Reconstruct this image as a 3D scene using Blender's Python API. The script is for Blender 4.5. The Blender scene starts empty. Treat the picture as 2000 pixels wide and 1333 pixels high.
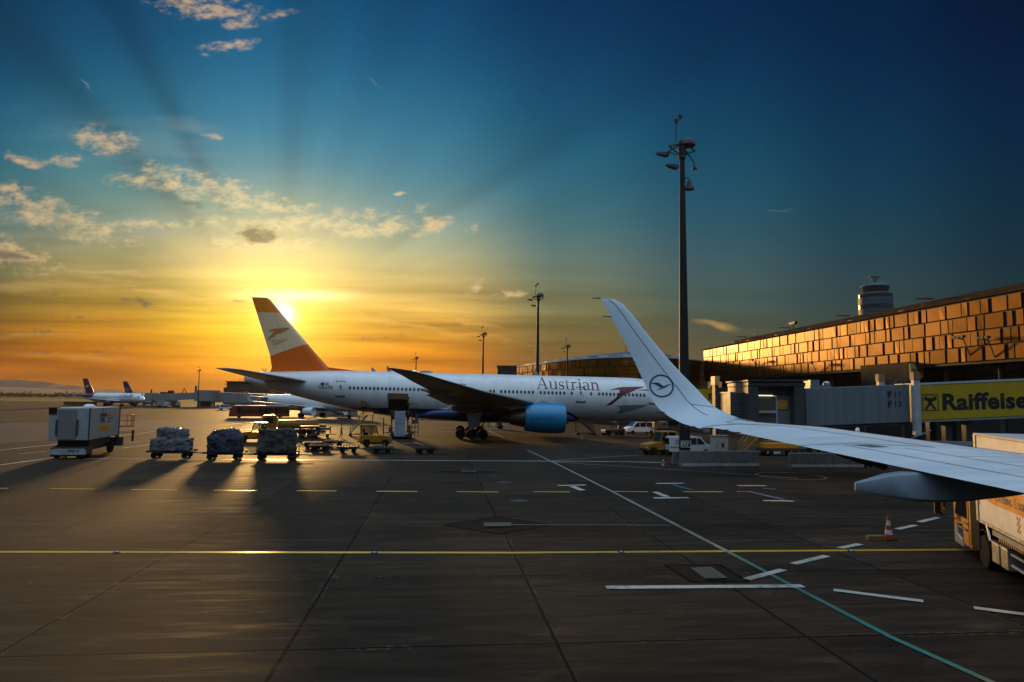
import bpy, bmesh, math, random
from mathutils import Vector, Matrix, noise
R = math.radians
PI = math.pi
C = bpy.context.scene.collection
SC = bpy.context.scene
# ------------------------------------------------------------------ camera
CAM_H = 5.3
PITCH, ROLL, FOC = R(4.85), 0.0125, 1333.0
cam_d = bpy.data.cameras.new('camera')
cam = bpy.data.objects.new('camera', cam_d)
C.objects.link(cam)
cam_d.sensor_width = 36.0
cam_d.lens = 24.0
cam_d.clip_start = 0.2
cam_d.clip_end = 40000
_f = Vector((0, math.cos(PITCH), math.sin(PITCH)))
_r0 = Vector((1, 0, 0))
_u0 = Vector((0, -math.sin(PITCH), math.cos(PITCH)))
_r = _r0 * math.cos(ROLL) + _u0 * math.sin(ROLL)
_u = _u0 * math.cos(ROLL) - _r0 * math.sin(ROLL)
cam.matrix_world = Matrix(((_r.x, _u.x, -_f.x, 0), (_r.y, _u.y, -_f.y, 0), (_r.z, _u.z, -_f.z, CAM_H), (0, 0, 0, 1)))
SC.camera = cam
SC.view_settings.view_transform = 'Standard'
SC.view_settings.look = 'None'
SC.view_settings.exposure = 0.0
SC.view_settings.gamma = 1.0
SC.render.engine = 'CYCLES'
SC.cycles.max_bounces = 6
SC.cycles.diffuse_bounces = 3
SC.cycles.glossy_bounces = 3
SC.cycles.volume_bounces = 0
SC.cycles.sample_clamp_indirect = 4.0
SC.cycles.caustics_reflective = False
SC.cycles.caustics_refractive = False


def ray(px, py):
    return _f + _r * ((px - 1000) / FOC) + _u * ((666.5 - py) / FOC)


def G(px, py, z=0.0):
    """surveyed plan position: where the sight line through a photo pixel meets height z"""
    d = ray(px, py)
    k = (z - CAM_H) / d.z
    return Vector((d.x * k, d.y * k, z))


def AT(px, py, Y):
    d = ray(px, py)
    return Vector((d.x * Y / d.y, Y, CAM_H + d.z * Y / d.y))


# ------------------------------------------------------------------ sun
SUN_AZ, SUN_EL = R(-18.8), R(6.45)
SUN_DIR = Vector((math.sin(SUN_AZ) * math.cos(SUN_EL), math.cos(SUN_AZ) * math.cos(SUN_EL), math.sin(SUN_EL)))
sun_d = bpy.data.lights.new('sun', 'SUN')
sun_d.energy = 2.6
sun_d.angle = R(3.2)
sun_d.color = (1.0, 0.56, 0.18)
sun = bpy.data.objects.new('sun', sun_d)
C.objects.link(sun)
sun.rotation_euler = SUN_DIR.to_track_quat('Z', 'Y').to_euler()


# ------------------------------------------------------------------ sky
def lin(c):
    out = []
    for v in c[:3]:
        v = v / 255.0
        out.append(v / 12.92 if v <= 0.04045 else ((v + 0.055) / 1.055) ** 2.4)
    return tuple(out) + (1.0,)


class NT:
    """small helper round a node tree"""
    def __init__(s, tree):
        s.t = tree
        s.n = tree.nodes
        s.l = tree.links

    def add(s, typ, **kw):
        n = s.n.new(typ)
        for k, v in kw.items():
            setattr(n, k, v)
        return n

    def put(s, sock, v):
        if isinstance(v, bpy.types.NodeSocket):
            s.l.new(v, sock)
        else:
            sock.default_value = v

    def m(s, op, a, b=0.0, c=0.0, clamp=False):
        n = s.n.new('ShaderNodeMath')
        n.operation = op
        n.use_clamp = clamp
        s.put(n.inputs[0], a)
        s.put(n.inputs[1], b)
        s.put(n.inputs[2], c)
        return n.outputs[0]

    def vm(s, op, a, b=None, scale=None):
        n = s.n.new('ShaderNodeVectorMath')
        n.operation = op
        s.put(n.inputs[0], a)
        if b is not None:
            s.put(n.inputs[1], b)
        if scale is not None:
            s.put(n.inputs['Scale'], scale)
        return n.outputs['Value'] if op in ('DOT_PRODUCT', 'LENGTH', 'DISTANCE') else n.outputs[0]

    def mr(s, v, a, b, c=0.0, d=1.0, typ='SMOOTHSTEP'):
        n = s.n.new('ShaderNodeMapRange')
        n.interpolation_type = typ
        s.put(n.inputs[0], v)
        for i, x in enumerate((a, b, c, d)):
            s.put(n.inputs[i + 1], x)
        return n.outputs[0]

    def mix(s, f, a, b, blend='MIX'):
        n = s.n.new('ShaderNodeMix')
        n.data_type = 'RGBA'
        n.blend_type = blend
        n.clamp_factor = True
        s.put(n.inputs[0], f)
        s.put(n.inputs[6], a)
        s.put(n.inputs[7], b)
        return n.outputs[2]

    def ramp(s, f, stops, mode='LINEAR'):
        n = s.n.new('ShaderNodeValToRGB')
        n.color_ramp.interpolation = mode
        e = n.color_ramp.elements
        while len(e) < len(stops):
            e.new(0.5)
        for i, (p, c) in enumerate(stops):
            e[i].position = p
            e[i].color = c if len(c) == 4 else tuple(c) + (1,)
        s.put(n.inputs[0], f)
        return n.outputs[0]

    def noise(s, vec, scale, detail=4.0, rough=0.55, dist=0.0, out=0):
        n = s.n.new('ShaderNodeTexNoise')
        s.put(n.inputs['Vector'], vec)
        n.inputs['Scale'].default_value = scale
        n.inputs['Detail'].default_value = detail
        n.inputs['Roughness'].default_value = rough
        n.inputs['Distortion'].default_value = dist
        return n.outputs[out]

    def mapping(s, vec, loc=(0, 0, 0), rot=(0, 0, 0), scale=(1, 1, 1), typ='POINT'):
        n = s.n.new('ShaderNodeMapping')
        n.vector_type = typ
        s.put(n.inputs[0], vec)
        n.inputs[1].default_value = loc
        n.inputs[2].default_value = rot
        n.inputs[3].default_value = scale
        return n.outputs[0]

    def xyz(s, x, y, z=0.0):
        n = s.n.new('ShaderNodeCombineXYZ')
        for i, v in enumerate((x, y, z)):
            s.put(n.inputs[i], v)
        return n.outputs[0]

    def sep(s, v):
        n = s.n.new('ShaderNodeSeparateXYZ')
        s.put(n.inputs[0], v)
        return n.outputs[0], n.outputs[1], n.outputs[2]


def uv_of(px, py):
    d = ray(px, py)
    return d.x / d.y, d.z / d.y


world = bpy.data.worlds.new('World')
SC.world = world
world.use_nodes = True
W = NT(world.node_tree)
W.n.clear()
tc = W.add('ShaderNodeTexCoord')
dirv = W.vm('NORMALIZE', tc.outputs['Generated'])
dx, dy, dz = W.sep(dirv)
dyc = W.m('MAXIMUM', dy, 0.12)
su = W.m('DIVIDE', dx, dyc)
sv = W.m('DIVIDE', dz, dyc)
# bearing/height table of the evening sky (rows from 31 degrees up down to the horizon)
ROWS = (0, 120, 240, 340, 430, 500, 560, 620, 680, 730, 779)
COLS = {
    -100: [(0, 56, 90), (4, 66, 100), (14, 86, 118), (48, 106, 122), (72, 114, 114), (82, 100, 88), (86, 88, 60), (98, 82, 40), (118, 74, 26), (150, 80, 20), (165, 94, 32)],
    200: [(3, 66, 104), (10, 80, 118), (38, 110, 136), (68, 126, 138), (112, 140, 126), (156, 152, 108), (170, 145, 76), (180, 135, 44), (182, 108, 14), (156, 84, 16), (160, 92, 26)],
    500: [(12, 80, 120), (22, 98, 138), (52, 125, 155), (85, 142, 158), (170, 182, 148), (248, 222, 150), (255, 222, 125), (255, 205, 40), (255, 178, 0), (235, 135, 4), (170, 90, 14)],
    800: [(5, 64, 106), (13, 82, 122), (40, 112, 142), (70, 130, 150), (120, 154, 150), (190, 188, 142), (215, 185, 110), (212, 166, 70), (232, 146, 26), (205, 115, 28), (170, 100, 30)],
    1100: [(1, 48, 88), (5, 62, 102), (18, 84, 118), (36, 98, 122), (64, 112, 120), (98, 122, 116), (112, 120, 94), (118, 112, 70), (112, 92, 54), (130, 92, 48), (135, 92, 45)],
    1400: [(0, 40, 78), (2, 50, 86), (8, 66, 98), (20, 78, 104), (38, 86, 104), (58, 88, 98), (66, 92, 90), (70, 84, 74), (88, 84, 62), (100, 84, 54), (100, 84, 52)],
    1700: [(0, 32, 66), (0, 39, 74), (2, 50, 82), (8, 58, 84), (18, 64, 82), (34, 66, 78), (42, 68, 74), (50, 68, 66), (56, 66, 58), (60, 64, 52), (60, 62, 50)],
    2000: [(0, 22, 52), (0, 29, 60), (0, 37, 66), (1, 41, 66), (5, 45, 64), (14, 46, 60), (20, 50, 58), (26, 52, 54), (32, 52, 48), (36, 50, 44), (38, 50, 42)],
}
VMAX = 0.75
ft = W.mr(sv, 0.0, VMAX, 0, 1, 'LINEAR')
fu = W.mr(su, (-700 - 1000) / FOC, (2600 - 1000) / FOC, 0, 1, 'LINEAR')
tot = None
keys = sorted(COLS)
for i, k in enumerate(keys):
    stops = []
    for y, c in sorted(zip(ROWS, COLS[k]), key=lambda q: -q[0]):
        v = max(0.0, uv_of(1000, y)[1])
        stops.append((v / VMAX, lin(c)))
    col = W.ramp(ft, stops, 'B_SPLINE')
    p = [(k + d * 300 + 700) / 3300.0 for d in (-1, 0, 1)]
    ws = [(p[0], (0, 0, 0)), (p[1], (1, 1, 1)), (p[2], (0, 0, 0))]
    if i == 0:
        ws = [(p[1], (1, 1, 1)), (p[2], (0, 0, 0))]
    if i == len(keys) - 1:
        ws = [(p[0], (0, 0, 0)), (p[1], (1, 1, 1))]
    w = W.ramp(fu, ws, 'EASE')
    t = W.vm('MULTIPLY', col, w)
    tot = t if tot is None else W.vm('ADD', tot, t)
sky = tot
# ---- light shafts fanning from the sun, and the glow round it
sunu, sunv = SUN_DIR.x / SUN_DIR.y, SUN_DIR.z / SUN_DIR.y
du = W.m('SUBTRACT', su, sunu)
dv = W.m('SUBTRACT', sv, sunv)
phi = W.m('ARCTAN2', dv, du)
dist = W.m('SQRT', W.m('ADD', W.m('MULTIPLY', du, du), W.m('MULTIPLY', dv, dv)))
fine_sh = W.noise(W.xyz(phi, 3.3, 0.0), 9.0, 2.0, 0.5)
SH = [(0, 1), (.13, 1.0), (.165, 1.05), (.187, .86), (.215, .97), (.25, 1.0), (.33, 1.05), (.44, 1.05), (.495, .86), (.53, 1.03), (.6, 1.08), (.64, 1.03), (.668, .78), (.69, 1.0), (.715, 1.06), (.748, .74), (.775, .95), (.80, 1.06), (.85, 1.0), (.9, .95), (1, 1)]
shaft = W.ramp(W.m('DIVIDE', phi, PI), [(p, (v * .8, v * .8, v * .8)) for p, v in SH], 'EASE')
shaft = W.m('MULTIPLY', shaft, W.mr(fine_sh, 0.3, 0.7, 1.25 * .97, 1.25 * 1.03))
shw = W.m('MULTIPLY', W.mr(dist, 0.10, 0.25), W.mr(dist, 0.80, 0.45, 0.25, 1))
shaft = W.m('ADD', 1.0, W.m('MULTIPLY', shw, W.m('SUBTRACT', shaft, 1.0)))
sky = W.vm('SCALE', sky, scale=shaft)
cosang = W.vm('DOT_PRODUCT', dirv, tuple(SUN_DIR))
ang = W.m('ARCCOSINE', W.m('MINIMUM', cosang, 1.0))
# ---- clouds: hand-surveyed positions broken up by turbulence
uvv = W.xyz(su, sv)
warp = W.noise(W.mapping(uvv, scale=(1.0, 1.8, 1)), 13.0, 3.0, 0.6, out=1)
uvw = W.vm('ADD', uvv, W.vm('SCALE', W.vm('SUBTRACT', warp, (0.5, 0.5, 0.5)), scale=0.030))


def blobs(lst):
    out = None
    for (x, y, rx, ry, rot, a) in lst:
        u, v = uv_of(x, y)
        q = W.mapping(uvw, (u, v, 0), (0, 0, R(rot)), (rx / FOC, ry / FOC, 1), 'TEXTURE')
        g = W.mr(W.vm('LENGTH', q), 1.75, 0.0, 0.0, a)
        out = g if out is None else W.m('MAXIMUM', out, g)
    return out


BRIGHT = [(600, 438, 210, 22, 2, .95), (730, 452, 150, 14, 2, .9), (420, 372, 110, 30, -14, .9), (90, 415, 150, 30, -16, .85), (208, 276, 58, 24, -12, 1.0), (415, 270, 18, 9, 0, .7), (48, 313, 40, 12, -12, .75), 
          (130, 313, 28, 12, 0, .8), (258, 355, 50, 15, -5, .85), (345, 356, 60, 26, -20, 1.05), (505, 398, 95, 17, -6, 1.0),
          (115, 428, 125, 24, -16, 1.05), (15, 372, 45, 14, -10, .8), (20, 497, 85, 28, -16, 1.05), (520, 478, 120, 20, 0, .9),
          (770, 444, 55, 11, 4, .95), (846, 441, 42, 16, 4, 1.05), (779, 382, 11, 5, 0, .75), (826, 408, 14, 8, 0, .75),
          (925, 445, 8, 9, 0, .7), (290, 438, 110, 9, 0, .8), (400, 10, 105, 26, -8, 1.0), (467, 46, 32, 15, 0, .9),
          (540, 28, 35, 9, 0, .8), (447, 95, 52, 14, 5, .8), (995, 577, 32, 7, 0, .85), (928, 560, 26, 9, 25, .7)]
DARK = [(60, 652, 120, 10, 2, .55), (210, 686, 60, 9, 0, .6), (70, 690, 70, 8, 3, .6), (180, 622, 130, 8, -3, .5), (760, 655, 130, 9, 6, .5), (60, 580, 100, 9, 3, .45), (508, 457, 46, 22, 0, 1.0), (16, 500, 50, 14, -14, .95), (385, 402, 45, 10, 0, .7), (125, 428, 55, 10, -16, .72), (462, 584, 20, 6, 0, .9),
        (282, 594, 42, 10, -8, .95), ]
WISP = [(300, 450, 420, 50, 0, .6), (330, 300, 260, 50, -12, .35), (620, 430, 260, 40, 0, .5), (230, 532, 85, 5, -3, .8), (320, 572, 150, 7, -12, 1.0), (420, 592, 90, 7, -6, .8), (680, 600, 210, 5, -6, .7), (730, 622, 220, 5, -9, .75),
        (918, 629, 46, 5, -14, .95), (1395, 634, 34, 6, -8, .8), (165, 170, 16, 2, -40, .8), (733, 161, 18, 2, -40, .5), (1525, 411, 28, 1.6, 4, .6), (370, 250, 75, 16, -8, .5),
        (370, 500, 120, 14, 0, .35), (120, 555, 180, 9, 3, .5), (600, 720, 160, 6, 2, .5), (170, 700, 120, 8, -4, .4), (50, 660, 160, 6, 2, .4)]
tb1 = W.noise(W.mapping(uvv, scale=(1.0, 1.7, 1)), 30.0, 7.0, 0.66)
tb2 = W.noise(W.mapping(uvv, (3, 1, 0), scale=(1.0, 1.6, 1)), 62.0, 5.0, 0.62)
tbw = W.noise(W.mapping(uvv, (1, 5, 0), (0, 0, R(6)), scale=(0.35, 3.2, 1)), 17.0, 5.0, 0.55)
mb = blobs(BRIGHT)
md = blobs(DARK)
mw = blobs(WISP)
tt = W.m('ADD', W.m('MULTIPLY', tb1, 0.66), W.m('MULTIPLY', tb2, 0.34))
cb = W.m('ADD', mb, W.m('MULTIPLY', W.m('SUBTRACT', tt, 0.5), 6.0))
alpha = W.mr(cb, 0.0, 2.0)
alpha = W.m('MULTIPLY', alpha, W.mr(mb, 0.02, 0.25))
cd = W.m('ADD', md, W.m('MULTIPLY', W.m('SUBTRACT', tt, 0.5), 2.8))
alphad = W.m('MULTIPLY', W.mr(cd, 0.4, 1.0), W.mr(md, 0.02, 0.3))
aw = W.m('MULTIPLY', mw, W.mr(tbw, 0.30, 0.62))
near = W.mr(dist, 0.42, 0.08)
cb_col = W.mix(near, lin((226, 190, 140)), lin((255, 232, 172)))
thick = W.m('MULTIPLY', W.mr(tb2, 0.40, 0.60), W.mr(cb, 0.9, 1.9))
cb_col = W.mix(W.m('MULTIPLY', thick, 0.55), cb_col, lin((205, 158, 100)))
warmlow = W.mr(sv, 0.30, 0.10)
wisp_col = W.mix(warmlow, lin((150, 165, 165)), lin((246, 190, 96)))
# soft level bands low in the sky
band = W.noise(W.mapping(uvv, (7, 2, 0), (0, 0, R(3)), scale=(0.22, 3.4, 1)), 12.0, 4.0, 0.55)
bandw = W.m('MULTIPLY', W.m('MULTIPLY', W.mr(sv, 0.24, 0.10), W.mr(sv, 0.0, 0.05, 0.35, 1.0)), W.mr(su, 0.25, -0.1, 0.25, 1.0))
bandf = W.m('ADD', 1.0, W.m('MULTIPLY', bandw, W.m('MULTIPLY', W.m('SUBTRACT', band, 0.5), 2.3)))
sky = W.vm('SCALE', sky, scale=bandf)
sky = W.mix(W.m('MULTIPLY', aw, 0.6), sky, wisp_col)
sky = W.mix(W.m('MULTIPLY', alpha, 0.95), sky, cb_col)
sky = W.mix(W.m('MULTIPLY', alphad, 0.8), sky, lin((96, 88, 80)))
# ---- glow and disc of the setting sun
g1 = W.m('EXPONENT', W.m('MULTIPLY', W.m('POWER', W.m('DIVIDE', ang, R(0.85)), 2.0), -1.0))
g2 = W.m('EXPONENT', W.m('MULTIPLY', W.m('DIVIDE', ang, R(2.9)), -1.0))
g3 = W.m('EXPONENT', W.m('MULTIPLY', W.m('DIVIDE', ang, R(8.0)), -1.0))
st = W.m('EXPONENT', W.m('MULTIPLY', W.m('ADD', W.m('POWER', W.m('DIVIDE', W.m('SUBTRACT', su, uv_of(575, 575)[0]), 0.075), 2.0),
                                         W.m('POWER', W.m('DIVIDE', W.m('SUBTRACT', sv, uv_of(575, 577)[1]), 0.0085), 2.0)), -1.0))
glow = W.vm('SCALE', (1.0, 0.80, 0.42), scale=W.m('MULTIPLY', g1, 4.0))
glow = W.vm('ADD', glow, W.vm('SCALE', (1.0, 0.66, 0.13), scale=W.m('MULTIPLY', g2, 1.35)))
glow = W.vm('ADD', glow, W.vm('SCALE', (1.0, 0.66, 0.20), scale=W.m('MULTIPLY', g3, 0.045)))
glow = W.vm('ADD', glow, W.vm('SCALE', (1.0, 0.85, 0.5), scale=W.m('MULTIPLY', st, 0.9)))
sky = W.vm('ADD', sky, glow)
# ---- the rest of the dome: unseen overhead cap brightened to light upward faces, plus a faint Sky Texture
nish = W.add('ShaderNodeTexSky', sky_type='NISHITA')
nish.sun_disc = False
nish.sun_elevation = SUN_EL
nish.sun_rotation = SUN_AZ
nish.air_density = 1.0
nish.dust_density = 1.5
nishc = W.vm('SCALE', nish.outputs[0], scale=0.010)
rest = W.vm('ADD', nishc, W.mix(W.mr(dz, 0.30, 0.95), (0.030, 0.062, 0.095, 1), (0.84, 1.14, 1.48, 1)))
fw = W.vm('DOT_PRODUCT', dirv, tuple(_f))
wv = W.mr(fw, 0.30, 0.70)
sky = W.mix(wv, rest, sky)
bg = W.add('ShaderNodeBackground')
W.l.new(sky, bg.inputs[0])
bg.inputs[1].default_value = 1.0
wo = W.add('ShaderNodeOutputWorld')
W.l.new(bg.outputs[0], wo.inputs[0])
world.cycles.sampling_method = 'MANUAL'
world.cycles.sample_map_resolution = 1024

# ------------------------------------------------------------------ materials
MATS = {}


def mat(name, rgb, rough=0.5, metal=0.0, var=0.12, scale=2.0, bump=0.0, coat=0.0, emit=None, stretch=(1, 1, 1), spec=0.5, dirt=0.0):
    if name in MATS:
        return MATS[name]
    m = bpy.data.materials.new(name)
    m.use_nodes = True
    t = NT(m.node_tree)
    b = t.n['Principled BSDF']
    c = tuple(rgb) + (1,)
    o = t.add('ShaderNodeTexCoord').outputs['Object']
    v = t.mapping(o, scale=stretch)
    n = t.noise(v, scale, 5.0, 0.6)
    if var:
        lo = tuple(x * (1 - var) for x in rgb) + (1,)
        hi = tuple(min(1, x * (1 + var)) for x in rgb) + (1,)
        col = t.mix(t.mr(n, 0.3, 0.7), lo, hi)
        if dirt:
            d = t.noise(t.mapping(o, scale=(1, 1, 0.25)), scale * 3.1, 6.0, 0.7)
            col = t.mix(t.m('MULTIPLY', t.mr(d, 0.48, 0.75), dirt), col, (0.035, 0.028, 0.022, 1))
        t.l.new(col, b.inputs['Base Color'])
        rr = t.mr(n, 0.25, 0.75, max(0.02, rough - 0.08), min(1, rough + 0.08), 'LINEAR')
        t.l.new(rr, b.inputs['Roughness'])
    else:
        b.inputs['Base Color'].default_value = c
        b.inputs['Roughness'].default_value = rough
    b.inputs['Metallic'].default_value = metal
    b.inputs['Specular IOR Level'].default_value = spec
    if coat:
        b.inputs['Coat Weight'].default_value = coat
        b.inputs['Coat Roughness'].default_value = 0.08
    if emit:
        b.inputs['Emission Color'].default_value = tuple(emit[:3]) + (1,)
        b.inputs['Emission Strength'].default_value = emit[3]
    if bump:
        bn = t.add('ShaderNodeBump')
        bn.inputs['Strength'].default_value = bump
        bn.inputs['Distance'].default_value = 0.02
        t.l.new(t.noise(v, scale * 6, 4.0, 0.6), bn.inputs['Height'])
        t.l.new(bn.outputs[0], b.inputs['Normal'])
    MATS[name] = m
    return m


M_WHITE = mat('white_paint', (0.74, 0.74, 0.73), 0.32, var=0.05, dirt=0.10)
M_CLEANWHITE = mat('clean_white_paint', (0.78, 0.78, 0.78), 0.3, var=0.03)
M_YEL = mat('yellow_vehicle_paint', (0.38, 0.165, 0.006), 0.38, var=0.12, dirt=0.35, coat=0.2)
M_ORANGE = mat('orange_paint', (0.72, 0.27, 0.02), 0.4, var=0.1, dirt=0.2)
M_DARK = mat('dark_steel', (0.035, 0.033, 0.032), 0.55, var=0.3, scale=5)
M_BLACK = mat('black_rubber', (0.014, 0.013, 0.013), 0.85, var=0.3, scale=8, spec=.12)
M_RIM = mat('wheel_rim_grey', (0.28, 0.28, 0.28), 0.45, metal=0.4, var=0.2)
M_GREY = mat('grey_paint', (0.24, 0.26, 0.27), 0.45, var=0.12, dirt=0.2)
M_LGREY = mat('light_grey_paint', (0.42, 0.45, 0.47), 0.42, var=0.08, dirt=0.15)
M_STEEL = mat('galvanised_steel', (0.32, 0.33, 0.34), 0.42, metal=0.7, var=0.2, scale=4)
M_CONC = mat('weathered_concrete', (0.15, 0.145, 0.135), 0.85, var=0.25, scale=2.5, bump=0.4, dirt=0.5)
M_RED = mat('red_paint', (0.48, 0.03, 0.02), 0.42, var=0.1)
M_GLASS = mat('dark_window_glass', (0.012, 0.014, 0.016), 0.06, var=0.0, spec=0.8)
M_BLUEBLACK = mat('dark_cladding', (0.018, 0.022, 0.028), 0.5, var=0.2)
M_TEXTBLK = mat('black_lettering', (0.012, 0.012, 0.014), 0.5, var=0.0)
M_LAMP = mat('lamp_glass', (0.5, 0.5, 0.48), 0.2, var=0.0)


# ------------------------------------------------------------------ mesh helpers
class MB:
    def __init__(s):
        s.v, s.f, s.mi, s.M, s.cur = [], [], [], Matrix.Identity(4), 0

    def addv(s, pts):
        b = len(s.v)
        s.v.extend([tuple(s.M @ Vector(p)) for p in pts])
        return b

    def face(s, idx):
        s.f.append(tuple(idx))
        s.mi.append(s.cur)

    def box(s, c, d, taper=(1, 1)):
        x, y, z = c
        a, b, h = d[0] / 2, d[1] / 2, d[2] / 2
        tx, ty = taper
        o = s.addv([(x - a, y - b, z - h), (x + a, y - b, z - h), (x + a, y + b, z - h), (x - a, y + b, z - h),
                    (x - a * tx, y - b * ty, z + h), (x + a * tx, y - b * ty, z + h), (x + a * tx, y + b * ty, z + h), (x - a * tx, y + b * ty, z + h)])
        for q in ((3, 2, 1, 0), (4, 5, 6, 7), (0, 1, 5, 4), (1, 2, 6, 5), (2, 3, 7, 6), (3, 0, 4, 7)):
            s.face([o + i for i in q])
        return s

    def b2(s, x0, x1, y0, y1, z0, z1):
        return s.box(((x0 + x1) / 2, (y0 + y1) / 2, (z0 + z1) / 2), (abs(x1 - x0), abs(y1 - y0), abs(z1 - z0)))

    def tube(s, pts, r, n=8, cap=True):
        pts = [Vector(p) for p in pts]
        rs = r if isinstance(r, (list, tuple)) else [r] * len(pts)
        rings = []
        prev = None
        for i, p in enumerate(pts):
            t = (pts[min(i + 1, len(pts) - 1)] - pts[max(i - 1, 0)]).normalized()
            a = Vector((0, 0, 1)) if abs(t.z) < 0.9 else Vector((1, 0, 0))
            if prev is not None:
                a = prev
            x = (a - t * a.dot(t)).normalized()
            prev = x
            y = t.cross(x)
            rings.append(s.addv([p + (x * math.cos(2 * PI * k / n) + y * math.sin(2 * PI * k / n)) * rs[i] for k in range(n)]))
        for i in range(len(rings) - 1):
            for k in range(n):
                k2 = (k + 1) % n
                s.face((rings[i] + k, rings[i] + k2, rings[i + 1] + k2, rings[i + 1] + k))
        if cap:
            s.face([rings[0] + k for k in reversed(range(n))])
            s.face([rings[-1] + k for k in range(n)])
        return s

    def bar(s, a, b, w, h=None):
        """square bar between two points"""
        return s.tube([a, b], (w if h is None else (w + h) / 2) * 0.6, 4)

    def loft(s, rings, closed=True, cap=True):
        bs = [s.addv(r) for r in rings]
        n = len(rings[0])
        for i in range(len(bs) - 1):
            for k in range(n if closed else n - 1):
                k2 = (k + 1) % n
                s.face((bs[i] + k, bs[i] + k2, bs[i + 1] + k2, bs[i + 1] + k))
        if cap:
            s.face([bs[0] + k for k in reversed(range(n))])
            s.face([bs[-1] + k for k in range(n)])
        return s

    def prism(s, poly, axis, a, b):
        """extrude a 2-D outline along an axis from a to b; axis 'x': poly=(y,z); 'y': (x,z); 'z': (x,y)"""
        def P(q, w):
            return {'x': (w, q[0], q[1]), 'y': (q[0], w, q[1]), 'z': (q[0], q[1], w)}[axis]
        n = len(poly)
        o = s.addv([P(q, a) for q in poly] + [P(q, b) for q in poly])
        s.face([o + i for i in reversed(range(n))])
        s.face([o + n + i for i in range(n)])
        for i in range(n):
            j = (i + 1) % n
            s.face((o + i, o + j, o + n + j, o + n + i))
        return s

    def lathe(s, prof, c=(0, 0, 0), axis='z', n=20):
        rings = []
        for (r, w) in prof:
            q = []
            for k in range(n):
                a = 2 * PI * k / n
                x, y = r * math.cos(a), r * math.sin(a)
                q.append({'z': (c[0] + x, c[1] + y, c[2] + w), 'y': (c[0] + x, c[1] + w, c[2] + y), 'x': (c[0] + w, c[1] + x, c[2] + y)}[axis])
            rings.append(q)
        return s.loft(rings)

    def build(s, name, m, parent=None, smooth=False, bevel=0.0, loc=None, rz=None):
        me = bpy.data.meshes.new(name)
        me.from_pydata(s.v, [], s.f)
        ms = m if isinstance(m, (list, tuple)) else [m]
        for q in ms:
            me.materials.append(q)
        if len(ms) > 1:
            me.polygons.foreach_set('material_index', s.mi)
        bm = bmesh.new()
        bm.from_mesh(me)
        bmesh.ops.recalc_face_normals(bm, faces=bm.faces)
        bm.to_mesh(me)
        bm.free()
        if smooth:
            me.polygons.foreach_set('use_smooth', [True] * len(me.polygons))
            if smooth != 'all':
                me.set_sharp_from_angle(angle=R(38))
        o = bpy.data.objects.new(name, me)
        C.objects.link(o)
        if parent is not None:
            o.parent = parent
        if bevel:
            b = o.modifiers.new('bevel', 'BEVEL')
            b.width = bevel
            b.segments = 2
            b.limit_method = 'ANGLE'
        if loc is not None:
            o.location = loc
        if rz is not None:
            o.rotation_euler = (0, 0, rz)
        return o


def tag(o, label=None, cat=None, group=None, kind=None):
    if label:
        o['label'] = label
    if cat:
        o['category'] = cat
    if group:
        o['group'] = group
    if kind:
        o['kind'] = kind
    return o


def thing(name, label, cat, loc=(0, 0, 0), rz=0.0, group=None):
    o = bpy.data.objects.new(name, None)
    o.empty_display_size = 0.3
    C.objects.link(o)
    o.location = loc
    o.rotation_euler = (0, 0, rz)
    return tag(o, label, cat, group)


def dup(o, loc, rz=None, label=None, parent=None, scale=None):
    c = o.copy()
    C.objects.link(c)
    if parent is None:
        c.location = loc
        if rz is not None:
            c.rotation_euler = (0, 0, rz)
        if scale is not None:
            c.scale = scale
        if label:
            c['label'] = label
    else:
        c.parent = parent
        c.matrix_parent_inverse = o.matrix_parent_inverse.copy()
    for ch in list(o.children):
        dup(ch, None, parent=c)
    return c


def heading(a, b):
    return math.atan2(b[1] - a[1], b[0] - a[0])


def text_mesh(body, size, bold=0.0, extr=0.0, spacing=1.0, align='LEFT', subdiv=0.0):
    """lettering as plain mesh data in the xy plane"""
    cu = bpy.data.curves.new('letters', 'FONT')
    cu.body = body
    cu.size = size
    cu.offset = bold
    cu.extrude = extr
    cu.space_character = spacing
    cu.align_x = align
    cu.resolution_u = 4
    ob = bpy.data.objects.new('letters', cu)
    C.objects.link(ob)
    dg = bpy.context.evaluated_depsgraph_get()
    me = bpy.data.meshes.new_from_object(ob.evaluated_get(dg))
    bpy.data.objects.remove(ob)
    bpy.data.curves.remove(cu)
    bm = bmesh.new()
    bm.from_mesh(me)
    if subdiv:
        for _ in range(4):
            es = [e for e in bm.edges if e.calc_length() > subdiv]
            if not es:
                break
            bmesh.ops.subdivide_edges(bm, edges=es, cuts=1)
            bmesh.ops.triangulate(bm, faces=bm.faces)
    vs = [tuple(v.co) for v in bm.verts]
    bm.verts.index_update()
    fs = [tuple(v.index for v in f.verts) for f in bm.faces]
    bm.free()
    bpy.data.meshes.remove(me)
    return vs, fs


def sign_text(name, body, size, m, parent, frame, bold=0.0, align='LEFT', spacing=1.0, post=None):
    """frame(u, v) -> local 3-D point a few millimetres proud of the face it is painted on"""
    vs, fs = text_mesh(body, size, bold, spacing=spacing, align=align)
    b = MB()
    b.addv([frame(v[0], v[1]) for v in vs])
    for f in fs:
        b.face(f)
    return b.build(name, m, parent)


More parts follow.
